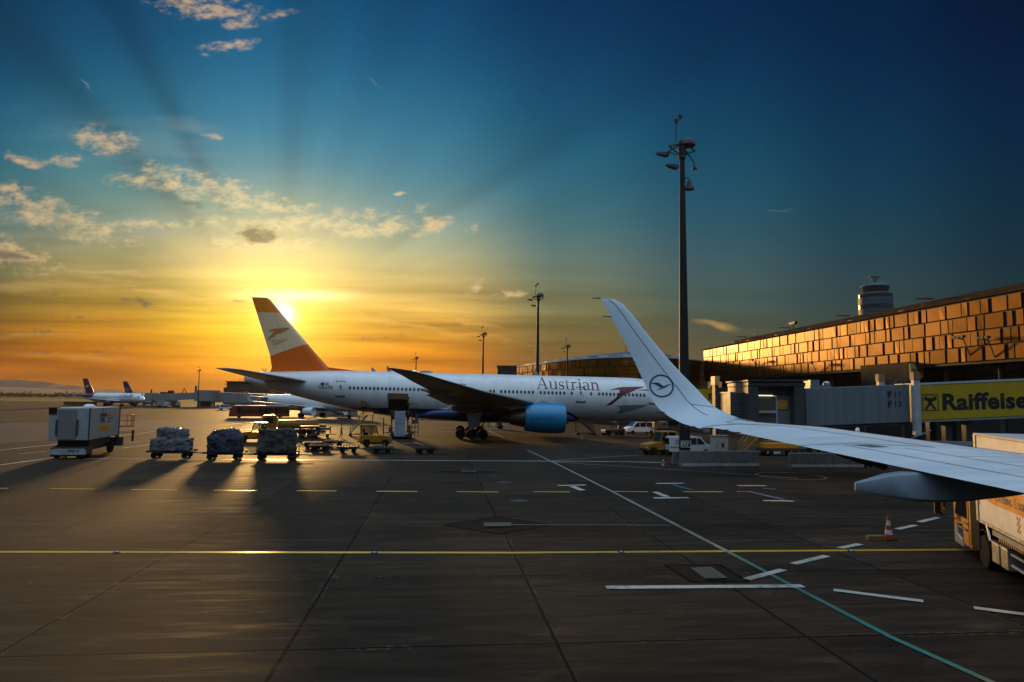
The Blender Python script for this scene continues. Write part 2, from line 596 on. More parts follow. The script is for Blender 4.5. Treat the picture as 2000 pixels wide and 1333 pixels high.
def wheel(b_t, b_r, x, y, r, w):
    """tyre into builder b_t, rim into b_r; axle along y"""
    b_t.lathe([(r * 0.62, -w / 2), (r * 0.93, -w / 2), (r, -w * 0.3), (r, w * 0.3), (r * 0.93, w / 2), (r * 0.62, w / 2)], (x, y, r), 'y', 20)
    b_r.lathe([(r * 0.6, -w * 0.42), (r * 0.3, -w * 0.30), (r * 0.22, -w * 0.44), (r * 0.22, w * 0.44), (r * 0.3, w * 0.30), (r * 0.6, w * 0.42)], (x, y, r), 'y', 16)


def add_wheel(parent, x, y, r, w, name='wheel', rim=None):
    t, q = MB(), MB()
    wheel(t, q, x, y, r, w)
    o = t.build(name, M_BLACK, parent, smooth=True)
    q.build('rim', rim or M_RIM, o, smooth=True)
    return o


# ------------------------------------------------------------------ ground
GRID = R(6.0)          # the slab grid and stand markings run 6 degrees off the view
gm = bpy.data.materials.new('apron_concrete')
gm.use_nodes = True
t = NT(gm.node_tree)
b = t.n['Principled BSDF']
pos = t.add('ShaderNodeNewGeometry').outputs['Position']
o0 = G(1125, 1333)
gpos = t.mapping(pos, (o0.x, o0.y, 0), (0, 0, GRID), (1, 1, 1), 'TEXTURE')
wob = t.noise(pos, 0.9, 3, 0.6, out=1)
gw = t.vm('ADD', gpos, t.vm('SCALE', t.vm('SUBTRACT', wob, (0.5, 0.5, 0.5)), scale=0.05))
gx, gy, gz = t.sep(gw)
SLAB = 5.75


def joint(c, off, width):
    f = t.m('FRACT', t.m('ADD', t.m('DIVIDE', t.m('ADD', c, off), SLAB), 0.5))
    d = t.m('MULTIPLY', t.m('ABSOLUTE', t.m('SUBTRACT', f, 0.5)), SLAB)
    return d


oy = (G(1000, 1255) - G(1125, 1333)).y * math.cos(GRID)
jx = joint(gx, 0.0, 0)
jy = joint(gy, -oy, 0)
jd = t.m('MINIMUM', jx, jy)
jl = t.mr(jd, 0.034, 0.046, 1.0, 0.0)
jrep = t.noise(t.mapping(pos, scale=(1, 1, 1)), 0.22, 3, 0.6)
jtar = t.m('MULTIPLY', t.mr(jd, 0.05, 0.20, 1.0, 0.0), t.mr(jrep, 0.52, 0.66))
# slab to slab tone
cell = t.xyz(t.m('FLOOR', t.m('ADD', t.m('DIVIDE', gx, SLAB), 0.0)), t.m('FLOOR', t.m('DIVIDE', t.m('ADD', gy, -oy), SLAB)))
wn = t.add('ShaderNodeTexWhiteNoise')
t.l.new(cell, wn.inputs['Vector'])
tone = t.mr(wn.outputs['Value'], 0, 1, 0.78, 1.18, 'LINEAR')
str1 = t.noise(t.mapping(gpos, scale=(0.16, 1.0, 1)), 2.2, 6.0, 0.65)
str2 = t.noise(t.mapping(gpos, scale=(0.07, 0.7, 1)), 0.8, 5.0, 0.6)
big = t.noise(pos, 0.045, 4.0, 0.6)
fine = t.noise(pos, 14.0, 3.0, 0.7)
base = t.mix(t.mr(str1, 0.3, 0.7), (0.012, 0.0080, 0.0054, 1), (0.040, 0.0262, 0.0165, 1))
base = t.mix(t.m('MULTIPLY', t.mr(str2, 0.50, 0.72), 0.6), base, (0.015, 0.009, 0.0055, 1))
base = t.mix(t.m('MULTIPLY', t.mr(big, 0.42, 0.64), 0.35), base, (0.050, 0.030, 0.016, 1))
rubb = t.noise(t.mapping(gpos, (30, 4, 0), scale=(0.10, 0.5, 1)), 0.55, 4.0, 0.7)
base = t.mix(t.m('MULTIPLY', t.mr(rubb, 0.52, 0.66), 0.65), base, (0.010, 0.0062, 0.0042, 1))
stn = t.noise(t.mapping(gpos, (9, 3, 0), scale=(0.35, 0.7, 1)), 1.3, 5.0, 0.72)
base = t.mix(t.m('MULTIPLY', t.mr(stn, 0.54, 0.74), 0.55), base, (0.085, 0.055, 0.030, 1))
spot = t.noise(t.mapping(pos, (5, 9, 0)), 1.9, 2.0, 0.5)
base = t.mix(t.m('MULTIPLY', t.mr(spot, 0.70, 0.76), 0.7), base, (0.008, 0.006, 0.005, 1))
scf = t.noise(t.mapping(gpos, (2, 7, 0), scale=(0.11, 1.6, 1)), 4.5, 7.0, 0.75)
scm = t.noise(pos, 0.13, 3.0, 0.6)
base = t.mix(t.m('MULTIPLY', t.mr(scf, 0.56, 0.68), t.mr(scm, 0.45, 0.62, 0.1, 0.55)), base, (0.105, 0.068, 0.040, 1))
scd = t.noise(t.mapping(gpos, (12, 1, 0), scale=(0.09, 1.1, 1)), 3.4, 7.0, 0.75)
base = t.mix(t.m('MULTIPLY', t.mr(scd, 0.55, 0.66), 0.6), base, (0.008, 0.0055, 0.004, 1))
base = t.vm('SCALE', base, scale=t.m('MULTIPLY', tone, t.mr(fine, 0.3, 0.7, 0.9, 1.1, 'LINEAR')))
base = t.mix(t.m('MULTIPLY', jtar, 0.7), base, (0.022, 0.019, 0.016, 1))
jed = t.noise(t.mapping(pos, scale=(1, 1, 1)), 6.0, 4.0, 0.7)
jew = t.m('MULTIPLY', t.mr(jd, 0.05, 0.15, 1.0, 0.0), t.m('MULTIPLY', t.mr(jed, 0.50, 0.60), t.mr(jrep, 0.50, 0.40)))
base = t.mix(t.m('MULTIPLY', jew, 0.8), base, (0.17, 0.105, 0.05, 1))
base = t.mix(jl, base, (0.002, 0.0016, 0.0012, 1))
t.l.new(base, b.inputs['Base Color'])
rg = t.mr(str1, 0.25, 0.75, 0.62, 0.82, 'LINEAR')
slick = t.noise(t.mapping(gpos, (3, 17, 0), scale=(0.13, 1.2, 1)), 1.7, 6.0, 0.7)
rg = t.m('SUBTRACT', rg, t.m('MULTIPLY', t.mr(slick, 0.48, 0.66), 0.13))
t.l.new(rg, b.inputs['Roughness'])
b.inputs['Specular IOR Level'].default_value = 0.085
bn = t.add('ShaderNodeBump')
bn.inputs['Strength'].default_value = 0.5
bn.inputs['Distance'].default_value = 0.006
hh = t.m('ADD', t.m('MULTIPLY', fine, 0.6), t.m('MULTIPLY', t.m('SUBTRACT', 1.0, jl), 2.0))
t.l.new(hh, bn.inputs['Height'])
t.l.new(bn.outputs[0], b.inputs['Normal'])


def sheet(name, pts, z, m, kind='structure', label=None):
    q = MB()
    o = q.addv([(p[0], p[1], z) for p in pts])
    q.face(range(o, o + len(pts)))
    return tag(q.build(name, m), label, None, None, kind)


q = MB()
RAD, NR = 3500.0, 64
q.addv([(RAD * math.cos(2 * PI * k / NR), RAD * math.sin(2 * PI * k / NR), 0) for k in range(NR)])
q.face(range(NR))
tag(q.build('ground', gm), kind='structure')

# distant grass, taxiway and asphalt bands
M_GRASS = mat('dry_grass', (0.055, 0.060, 0.022), 0.95, var=0.35, scale=0.05, spec=.1)
M_TAXI = mat('asphalt', (0.040, 0.036, 0.034), 0.75, var=0.25, scale=0.2, spec=.1)
M_DIRT = mat('far_field', (0.085, 0.070, 0.040), 0.95, var=0.3, scale=0.01, spec=.1)


def band(name, m, y0, y1, x0=-900, x1=700, z=0.004):
    """ground between two heights of the picture, left side"""
    sheet(name, [G(x0, y0 - 0.0125 * (1000 - x0)), G(x1, y0 - 0.0125 * (1000 - x1)), G(x1, y1 - 0.0125 * (1000 - x1)), G(x0, y1 - 0.0125 * (1000 - x0))], z, m)


band('grass_field', M_GRASS, 795.5, 790.6)
band('grass_strip', M_GRASS, 788.6, 784.3)
band('far_field', M_DIRT, 783.8, 781.2)
sheet('taxiway', [G(-60, 874), G(-60, 829), G(240, 822), G(620, 818), G(420, 829), G(260, 843)], 0.004, M_TAXI)


# ------------------------------------------------------------------ painted markings
def paint(name, rgb, wear):
    m = bpy.data.materials.new(name)
    m.use_nodes = True
    t = NT(m.node_tree)
    b = t.n['Principled BSDF']
    p = t.add('ShaderNodeNewGeometry').outputs['Position']
    n1 = t.noise(p, 5.5, 8, 0.75)
    n2 = t.noise(p, 0.35, 4, 0.6)
    w = t.m('ADD', t.m('MULTIPLY', n1, 0.6), t.m('MULTIPLY', n2, 0.4))
    c = t.mix(t.mr(w, 0.58 - wear * 0.2, 0.74 - wear * 0.16), tuple(rgb) + (1,), (0.05, 0.042, 0.035, 1))
    c = t.mix(t.m('MULTIPLY', t.mr(n2, 0.3, 0.7), 0.3), c, tuple(x * 0.6 for x in rgb) + (1,))
    t.l.new(c, b.inputs['Base Color'])
    b.inputs['Roughness'].default_value = 0.30
    return m


P_YEL = paint('yellow_road_paint', (0.60, 0.33, 0.012), 0.5)
P_WHITE = paint('white_road_paint', (0.50, 0.47, 0.40), 0.55)
P_OLDWHITE = paint('worn_white_road_paint', (0.27, 0.25, 0.20), 0.75)
P_BLUE = paint('worn_blue_road_paint', (0.03, 0.12, 0.26), 0.6)
P_GREEN = paint('worn_green_road_paint', (0.05, 0.19, 0.14), 0.6)
P_SLAB = mat('drain_slab', (0.013, 0.0085, 0.0055), 0.8, var=0.25, scale=1.2, spec=.09)
ZP = 0.004


ZN = [0]


def strip(mb, pts, w, z=None):
    z = ZP if z is None else z
    pts = [Vector((p[0], p[1], 0)) for p in pts]
    for i in range(len(pts) - 1):
        d = (pts[i + 1] - pts[i]).normalized()
        n = Vector((-d.y, d.x, 0)) * w / 2
        o = mb.addv([(*(p).xy, z) for p in (pts[i] - n, pts[i + 1] - n, pts[i + 1] + n, pts[i] + n)])
        mb.face((o, o + 1, o + 2, o + 3))


def line(name, m, segs, w, kind='structure'):
    q = MB()
    ZN[0] += 1
    for i, s in enumerate(segs):
        strip(q, [G(*p) for p in s], w, ZP + ZN[0] * .0024 + (i % 4) * .0005)
    return tag(q.build(name, m), kind=kind)


line('yellow_stand_line', P_YEL, [[(-300, 1078), (1000, 1080), (1880, 1074), (2300, 1070)]], 0.26)
line('yellow_dashed_line', P_YEL, [[(-70, 953.5), (16, 954.5)], [(97, 955), (186, 956)], [(257, 957), (346, 958)], [(418, 958), (502, 959)], [(580, 959), (657, 959.5)],
                             [(735, 960), (815, 960.5)], [(892, 961), (973, 961.5)], [(1042, 961), (1113, 961.5)], [(1194, 960.5), (1265, 961)], [(1335, 961), (1412, 961)]], 0.30)
line('white_road_edge_line', P_WHITE, [[(150, 896.5), (560, 898.5), (1200, 902), (1300, 904)]], 0.36)
line('white_taxi_lines', P_WHITE, [[(-60, 886), (100, 869.5), (330, 839.5), (640, 813)], [(-60, 913), (0, 909), (115, 893)], [(240, 876), (420, 852), (520, 842)], [(230, 851), (520, 838), (640, 831)]], 0.34)
line('white_bay_lines', P_WHITE, [[(38, 887), (90, 882)], [(250, 866), (330, 858)], [(0, 821), (60, 817)], [(100, 819), (205, 817.5)], [(280, 815), (420, 812)], [(310, 828), (440, 824)], [(560, 848), (900, 852)], [(760, 866), (860, 868)],
                                [(820, 836), (1000, 838)], [(850, 843), (905, 844)], [(560, 834), (1000, 848)], [(700, 821), (1000, 826)], [(955, 842), (985, 856)]], 0.25)
line('stand_lead_line', P_OLDWHITE, [[(1030, 880), (1080, 903), (1190, 958), (1420, 1078)], [(1080, 900), (1255, 889)], [(1080, 903), (1395, 923), (1560, 935)]], 0.2)
line('green_lead_line', P_GREEN, [[(1420, 1078), (1560, 1152), (1740, 1246), (1960, 1345), (2100, 1400)]], 0.17)
line('stop_bar', P_WHITE, [[(1184, 1149), (1568, 1146)]], 0.32)
line('white_curve_dashes', P_WHITE, [[(1458, 1133), (1530, 1114)], [(1549, 1103), (1615, 1087)], [(1640, 1072), (1680, 1064)], [(1752, 1035), (1788, 1027)], [(1795, 1021), (1832, 1012)], [(1628, 1154), (1803, 1176)], [(1902, 1189), (2080, 1212)]], 0.27)
line('white_position_marks', P_WHITE, [[(1089, 949.5), (1144, 948.5)], [(1117, 951), (1138, 959)], [(1281, 945.5), (1336, 945)], [(1277, 974), (1345, 973.5)], [(1279, 962), (1303, 971.5)], [(1440, 949.5), (1496, 950)], [(1491, 979), (1550, 980)]], 0.40)
line('blue_position_marks', P_BLUE, [[(1315, 948), (1350, 958)], [(1462, 961), (1530, 977)], [(1440, 961.5), (1470, 961.5)], [(1490, 955), (1515, 957)]], 0.30)
line('faint_line', P_OLDWHITE, [[(1000, 1026.5), (1310, 1027.5)], [(1030, 886), (1060, 886)], [(1155, 870), (1185, 870.5)]], 0.07)
q = MB()
cc = G(1544, 930)
rr_ = (G(1604, 930) - cc).length
rg_ = []
for k in range(49):
    a = 2 * PI * k / 48
    rg_.append((cc.x + rr_ * math.cos(a), cc.y + rr_ * math.sin(a)))
strip(q, rg_, 0.13)
tag(q.build('painted_circle', P_OLDWHITE), kind='structure')
# dark patches left of the drains
M_GRATE = bpy.data.materials.new('drain_grate')
M_GRATE.use_nodes = True
t = NT(M_GRATE.node_tree)
b = t.n['Principled BSDF']
p = t.mapping(t.add('ShaderNodeNewGeometry').outputs['Position'], (o0.x, o0.y, 0), (0, 0, GRID), (1, 1, 1), 'TEXTURE')
gx, gy, gz = t.sep(p)
bars = t.m('MINIMUM', t.mr(t.m('ABSOLUTE', t.m('SUBTRACT', t.m('FRACT', t.m('MULTIPLY', gx, 7)), .5)), .12, .2), t.mr(t.m('ABSOLUTE', t.m('SUBTRACT', t.m('FRACT', t.m('MULTIPLY', gy, 4)), .5)), .08, .16))
t.l.new(t.mix(bars, (0.006, 0.006, 0.006, 1), (0.15, 0.13, 0.09, 1)), b.inputs['Base Color'])
b.inputs['Roughness'].default_value = 0.5
b.inputs['Metallic'].default_value = 0.2
tarm = mat('tar_seam', (0.004, 0.0035, 0.003), 0.9, var=0.2, spec=.05)
DR = [('drain', [(866, 1026), (970, 1010), (1076, 1026), (975, 1043.5)], [(944, 1023), (998, 1022.5), (999, 1030), (946, 1030.5)], 'metal drain grate in a diamond slab left of the white lead line'),
      ('drain', [(856, 922), (915, 919), (973, 922), (917, 925.5)], [(900, 920.6), (930, 920.6), (931, 922.6), (901, 922.6)], 'small far drain grate in a diamond slab near the white road line'),
      ('drain', [(1298, 1104), (1405, 1103), (1462, 1137), (1350, 1137)], [(1347, 1112), (1390, 1110), (1421, 1132), (1376, 1133)], 'square drain grate beside the white stop bar')]
for nm, dia, gr, lb in DR:
    r_ = thing(nm, lb, 'drain', G(*gr[0]), 0, 'drain grates in the apron')
    inv = Vector(r_.location)

    def loc(p, z):
        g_ = G(*p) - inv
        return (g_.x, g_.y, z)
    k = MB()
    k.face(range(k.addv([loc(p_, 0.0035) for p_ in dia]), 4))
    k.build('slab', P_SLAB, r_)
    k = MB()
    k.face(range(k.addv([loc(p_, 0.045) for p_ in gr]), 4))
    k.build('grate', M_GRATE, r_)
    k = MB()
    dd = [Vector(loc(p_, 0)) for p_ in dia]
    for i in range(4):
        a_, b_ = dd[i], dd[(i + 1) % 4]
        n_ = Vector((-(b_ - a_).y, (b_ - a_).x, 0)).normalized() * 0.06
        o_ = k.addv([(*(z_).xy, 0.0065) for z_ in (a_ - n_, b_ - n_, b_ + n_, a_ + n_)])
        k.face((o_, o_ + 1, o_ + 2, o_ + 3))
    k.build('seam', tarm, r_)
# in-ground lights along the yellow line and small covers
for i, (px_, py_) in enumerate([(229, 1079), (731, 1080), (1213, 1078.5), (1662, 1076.5)]):
    l_ = thing('ground_light', ['recessed light on the yellow line, leftmost of four', 'recessed light on the yellow line, second from the left', 'recessed light on the yellow line, third from the left', 'recessed light on the yellow line under the cone'][i], 'ground light', G(px_, py_), 0, 'recessed lights along the yellow line')
    MB().lathe([(0.13, 0), (0.13, 0.010), (0.08, 0.02)], (0, 0, 0.004), 'z', 16).build('housing', M_DARK, l_, smooth=True)
    MB().lathe([(0.05, 0), (0.04, 0.010)], (0, 0, 0.024), 'z', 12).build('lens', M_LAMP, l_, smooth=True)
for i, (px_, py_) in enumerate([(985, 942.5), (1014, 979)]):
    c_ = thing('manhole_cover', ['round iron cover in the apron above the dashed line', 'round iron cover in the apron below the dashed line'][i], 'manhole cover', G(px_, py_), 0, 'round covers in the apron')
    MB().lathe([(0.48, 0), (0.48, 0.012), (0.40, 0.012), (0.40, 0.006), (0.36, 0.006), (0.36, 0.016)], (0, 0, 0.002), 'z', 24).build('cover', M_DARK, c_, smooth=True)

# ------------------------------------------------------------------ aircraft
def airfoil(n=11, tc=0.11, camber=0.015):
    """closed loop of (x, z): 0 = leading edge, 1 = trailing edge; upper surface first"""
    up, dn = [], []
    for i in range(n):
        x = 0.5 * (1 - math.cos(PI * i / (n - 1)))
        th = 5 * tc * (0.2969 * math.sqrt(x) - 0.126 * x - 0.3516 * x * x + 0.2843 * x ** 3 - 0.1036 * x ** 4)
        cz = 4 * camber * x * (1 - x)
        up.append((x, cz + th))
        dn.append((x, cz - th))
    return up + dn[-2:0:-1]


def foil_ring(le, te, nrm, tc, camber=0.015, n=11):
    le, te = Vector(le), Vector(te)
    ch = te - le
    c = ch.length
    nrm = Vector(nrm).normalized()
    return [le + ch * x + nrm * (z * c) for x, z in airfoil(n, tc, camber)]


def tess(poly, step):
    """2-D outline -> triangles no longer than step"""
    bm = bmesh.new()
    vs = [bm.verts.new((p[0], p[1], 0)) for p in poly]
    f = bm.faces.new(vs)
    bm.normal_update()
    bmesh.ops.triangulate(bm, faces=[f], ngon_method='EAR_CLIP')
    for _ in range(6):
        es = [e for e in bm.edges if e.calc_length() > step]
        if not es:
            break
        bmesh.ops.subdivide_edges(bm, edges=es, cuts=1)
        bmesh.ops.triangulate(bm, faces=bm.faces)
    bm.verts.index_update()
    out = [tuple(v.co)[:2] for v in bm.verts], [tuple(v.index for v in f.verts) for f in bm.faces]
    bm.free()
    return out


def stroke(pts, w):
    """list of quads following a pen path"""
    qs = []
    P = [Vector((p[0], p[1])) for p in pts]
    ws = w if isinstance(w, (list, tuple)) else [w] * len(P)
    nn = []
    for i in range(len(P)):
        d = (P[min(i + 1, len(P) - 1)] - P[max(i - 1, 0)]).normalized()
        nn.append(Vector((-d.y, d.x)))
    for i in range(len(P) - 1):
        a, b_ = P[i], P[i + 1]
        qs.append([a - nn[i] * ws[i] / 2, b_ - nn[i + 1] * ws[i + 1] / 2, b_ + nn[i + 1] * ws[i + 1] / 2, a + nn[i] * ws[i] / 2])
    return qs


def arc(cx, cy, rx, ry, a0, a1, n=9):
    return [(cx + rx * math.cos(R(a0 + (a1 - a0) * i / n)), cy + ry * math.sin(R(a0 + (a1 - a0) * i / n))) for i in range(n + 1)]


def serif_word(word):
    """pen-drawn serif letters; returns quads and the total width (cap height 0.68)"""
    T, t_ = 0.085, 0.032
    gl = {
        'A': (.70, [([(.075, .01), (.315, .68)], t_), ([(.32, .68), (.555, .01)], T), ([(.165, .235), (.46, .235)], t_), ([(0, .012), (.19, .012)], .026), ([(.42, .012), (.69, .012)], .026)]),
        'u': (.54, [([(0, .44), (.13, .44)], .026), ([(.10, .45), (.10, .14)] + arc(.22, .13, .12, .12, 180, 290, 6)[1:], [T, T] + [.07, .06, .05, .045, .04, .036]), ([(.26, .02), (.41, .10)], t_), ([(.30, .44), (.42, .44)], .026), ([(.405, .45), (.405, .0)], T), ([(.405, .012), (.51, .012)], .026)]),
        's': (.38, [(arc(.17, .335, .115, .115, 20, 240, 8) + arc(.17, .12, .125, .115, 70, -160, 8), [.03, .03, .03, .035, .04, .05, .06, .07, .08, .085, .085, .08, .07, .055, .04, .03, .03, .03]), ([(.285, .45), (.285, .33)], .026), ([(.05, .13), (.05, .0)], .026)]),
        't': (.33, [([(.12, .58), (.12, .10)] + arc(.20, .10, .08, .085, 180, 300, 5)[1:], [.03, T, .07, .05, .04, .035, .03]), ([(.01, .44), (.28, .44)], .028)]),
        'r': (.40, [([(.0, .44), (.12, .44)], .026), ([(.11, .45), (.11, .0)], T), ([(.0, .012), (.23, .012)], .026), (arc(.25, .30, .13, .135, 165, 50, 5), [.03, .03, .04, .05, .06, .07])]),
        'i': (.27, [([(.02, .44), (.14, .44)], .026), ([(.13, .45), (.13, .0)], T), ([(.03, .012), (.24, .012)], .026), ([(.085, .60), (.175, .60)], .09)]),
        'a': (.47, [(arc(.19, .32, .14, .125, 155, 0, 7) + [(.33, .08), (.38, .02), (.44, .02)], [.05, .035, .03, .03, .035, .05, .07, T, T, .05, .03]), (arc(.18, .125, .125, .115, 60, 330, 9), [.03, .035, .05, .07, .08, T, .08, .06, .045, .035])]),
        'n': (.56, [([(.0, .44), (.12, .44)], .026), ([(.11, .45), (.11, .0)], T), ([(.0, .012), (.22, .012)], .026), (arc(.25, .30, .15, .14, 160, 20, 7) + [(.405, .2), (.405, 0)], [.03, .03, .035, .045, .06, .07, .08, T, T, T]), ([(.30, .012), (.52, .012)], .026)]),
    }
    out, x = [], 0.0
    for ch in word:
        adv, strokes = gl[ch]
        for k, (p, w) in enumerate(strokes):
            for q_ in stroke(p, w):
                out.append(([(a.x + x, a.y) for a in q_], k))
        x += adv
    return out, x


def skin_fn(st):
    """fuselage stations (s, zbot, ztop, halfwidth) -> function giving interpolated values"""
    def f(s):
        s = min(max(s, st[0][0]), st[-1][0])
        for a, b_ in zip(st, st[1:]):
            if s <= b_[0]:
                k = (s - a[0]) / (b_[0] - a[0])
                return tuple(a[i] + (b_[i] - a[i]) * k for i in range(1, 4))
    return f


def smooth_stations(st, n=70):
    """Catmull-Rom through the stations"""
    xs = [a[0] for a in st]
    out = []
    for i in range(n + 1):
        k = i / n
        s = xs[0] + (xs[-1] - xs[0]) * (0.5 - 0.5 * math.cos(PI * k)) if n else 0
        j = max(0, min(len(st) - 2, next((q for q in range(len(xs) - 1) if s <= xs[q + 1]), len(xs) - 2)))
        p0, p1, p2, p3 = st[max(j - 1, 0)], st[j], st[j + 1], st[min(j + 2, len(st) - 1)]
        u = (s - p1[0]) / (p2[0] - p1[0])
        row = [s]
        for c in (1, 2, 3):
            m1 = (p2[c] - p0[c]) / max(1e-6, p2[0] - p0[0]) * (p2[0] - p1[0])
            m2 = (p3[c] - p1[c]) / max(1e-6, p3[0] - p1[0]) * (p2[0] - p1[0])
            u2, u3 = u * u, u * u * u
            row.append((2 * u3 - 3 * u2 + 1) * p1[c] + (u3 - 2 * u2 + u) * m1 + (-2 * u3 + 3 * u2) * p2[c] + (u3 - u2) * m2)
        out.append(tuple(row))
    return out


class Plane:
    """an airliner: x forward from the main gear, y to port, z up; s = distance aft of the nose"""
    def __init__(s, root, st, s_gear):
        s.root, s.sg = root, s_gear
        s.st = smooth_stations(st)
        s.f = skin_fn(s.st)

    def X(s, q):
        return s.sg - q

    def side(s, q, z, sgn=-1, off=0.0):
        zb, zt, hw = s.f(q)
        zc, hh = (zb + zt) / 2, (zt - zb) / 2
        k = max(-0.999, min(0.999, (z - zc) / hh))
        y = hw * math.sqrt(1 - k * k)
        return Vector((s.X(q), sgn * (y + off * math.sqrt(1 - k * k) + 0.002), z + off * k))

    def fuselage(s, m, n=40):
        b_ = MB()
        rings = []
        for (q, zb, zt, hw) in s.st:
            zc, hh = (zb + zt) / 2, (zt - zb) / 2
            rings.append([(s.X(q), max(hw, .01) * math.sin(2 * PI * k / n), zc + max(hh, .01) * math.cos(2 * PI * k / n)) for k in range(n)])
        b_.loft(rings)
        return b_.build('fuselage', m, s.root, smooth=True)

    def decal(s, name, poly, m, parent=None, step=0.35, off=0.012, sgn=-1):
        v, f = tess(poly, step)
        b_ = MB()
        b_.addv([s.side(p[0], p[1], sgn, off) for p in v])
        for q in f:
            b_.face(q)
        return b_.build(name, m, parent or s.root)

    def wing(s, secs, m, sgn, name='wing'):
        b_ = MB()
        rings = []
        for (lat, le, te, zl, zt, tc) in secs:
            a = (s.X(le), sgn * lat, zl)
            e = (s.X(te), sgn * lat, zt)
            rings.append(foil_ring(a, e, (0, 0, 1), tc))
        b_.loft(rings)
        return b_.build(name, m, s.root, smooth=True)


def jet_engine(pl, lat, s0, zc, rmax, length, m_cowl, m_core, sgn, zwing, swing):
    e = MB()
    x0 = pl.X(s0)
    prof = [(rmax * .80, -.35), (rmax * .84, -.05), (rmax * .88, 0.0), (rmax * .93, -.06), (rmax * .985, -length * .16), (rmax, -length * .40), (rmax * .97, -length * .7), (rmax * .86, -length), (rmax * .82, -length), (rmax * .8, -length * .9)]
    e.lathe(prof, (x0, sgn * lat, zc), 'x', 36)
    o = e.build('engine', m_cowl, pl.root, smooth=True)
    c = MB()
    c.lathe([(rmax * .62, -length * .93), (rmax * .60, -length * 1.08), (rmax * .46, -length * 1.36), (rmax * .42, -length * 1.36), (rmax * .24, -length * 1.3), (rmax * .02, -length * 1.55)], (x0, sgn * lat, zc), 'x', 28)
    c.build('exhaust', m_core, o, smooth=True)
    c = MB()
    c.lathe([(0.02, -.55), (rmax * .24, -1.0), (rmax * .80, -1.1)], (x0, sgn * lat, zc), 'x', 24)
    c.build('fan', M_DARK, o, smooth=True)
    c = MB()
    hw = rmax * .10
    side = [(x0 - length * .18, zc + rmax * .95), (x0 - length * .55, zc + rmax * 1.16), (pl.X(swing), zwing), (pl.X(swing) - length * .8, zwing - .25), (x0 - length * 1.35, zc + rmax * .45), (x0 - length * .95, zc + rmax * .55)]
    c.prism(side, 'y', sgn * lat - hw, sgn * lat + hw)
    c.build('pylon', M_GREYWING, o, bevel=0.05)
    return o


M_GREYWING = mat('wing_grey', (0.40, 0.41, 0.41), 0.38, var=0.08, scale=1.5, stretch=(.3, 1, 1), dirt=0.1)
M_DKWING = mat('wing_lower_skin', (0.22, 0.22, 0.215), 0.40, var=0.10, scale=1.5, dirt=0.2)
M_COWL = mat('blue_cowl_paint', (0.006, 0.22, 0.44), 0.36, var=0.06, coat=0.3)
M_CORE = mat('hot_metal', (0.16, 0.12, 0.09), 0.4, metal=0.8, var=0.2)
M_NAVY = mat('navy_paint', (0.012, 0.035, 0.11), 0.35, var=0.08)
M_REDPAINT = mat('dark_red_lettering', (0.12, 0.006, 0.016), 0.45, var=0.0)
M_GREYLET = mat('slate_blue_paint', (0.16, 0.24, 0.30), 0.4, var=0.0)
M_SEAM = mat('panel_seam', (0.05, 0.052, 0.055), 0.6, var=0.0)

# --- livery of the big jet: white above, navy belly with a rounded front end
lv = bpy.data.materials.new('white_and_navy_livery')
lv.use_nodes = True
t = NT(lv.node_tree)
b = t.n['Principled BSDF']
ox, oy_, oz = t.sep(t.add('ShaderNodeTexCoord').outputs['Object'])
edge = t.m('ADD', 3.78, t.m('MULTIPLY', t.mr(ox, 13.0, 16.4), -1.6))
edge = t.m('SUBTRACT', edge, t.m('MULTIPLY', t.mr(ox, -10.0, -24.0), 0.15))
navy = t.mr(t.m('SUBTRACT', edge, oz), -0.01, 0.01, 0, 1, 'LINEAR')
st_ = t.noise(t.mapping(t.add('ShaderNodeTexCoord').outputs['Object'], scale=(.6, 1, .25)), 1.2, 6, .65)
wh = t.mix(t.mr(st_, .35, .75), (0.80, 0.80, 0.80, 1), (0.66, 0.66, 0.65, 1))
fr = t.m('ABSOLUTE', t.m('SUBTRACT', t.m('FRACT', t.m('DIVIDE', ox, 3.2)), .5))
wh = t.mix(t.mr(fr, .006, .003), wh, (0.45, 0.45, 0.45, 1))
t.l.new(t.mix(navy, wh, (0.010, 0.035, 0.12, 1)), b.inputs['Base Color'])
b.inputs['Roughness'].default_value = 0.3
b.inputs['Coat Weight'].default_value = 0.25
b.inputs['Coat Roughness'].default_value = 0.12
# --- fin: red, white, red bands with backlit glare tinted into the colours
fv = bpy.data.materials.new('glare_tinted_fin')
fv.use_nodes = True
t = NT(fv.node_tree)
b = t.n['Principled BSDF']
ox, oy_, oz = t.sep(t.add('ShaderNodeTexCoord').outputs['Object'])
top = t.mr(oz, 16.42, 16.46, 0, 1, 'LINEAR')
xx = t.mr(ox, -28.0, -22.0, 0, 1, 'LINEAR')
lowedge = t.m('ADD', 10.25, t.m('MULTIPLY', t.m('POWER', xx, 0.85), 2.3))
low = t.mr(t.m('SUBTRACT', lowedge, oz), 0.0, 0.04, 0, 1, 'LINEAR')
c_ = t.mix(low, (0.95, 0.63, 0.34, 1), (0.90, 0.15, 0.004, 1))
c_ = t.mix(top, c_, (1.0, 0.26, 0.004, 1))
rud = t.mr(t.m('ABSOLUTE', t.m('SUBTRACT', t.m('ADD', ox, t.m('MULTIPLY', oz, 0.305)), -22.35)), .035, .02)
c_ = t.mix(t.m('MULTIPLY', rud, .5), c_, (0.25, 0.10, 0.05, 1))
t.l.new(c_, b.inputs['Base Color'])
b.inputs['Roughness'].default_value = 0.32
b.inputs['Coat Weight'].default_value = 0.2

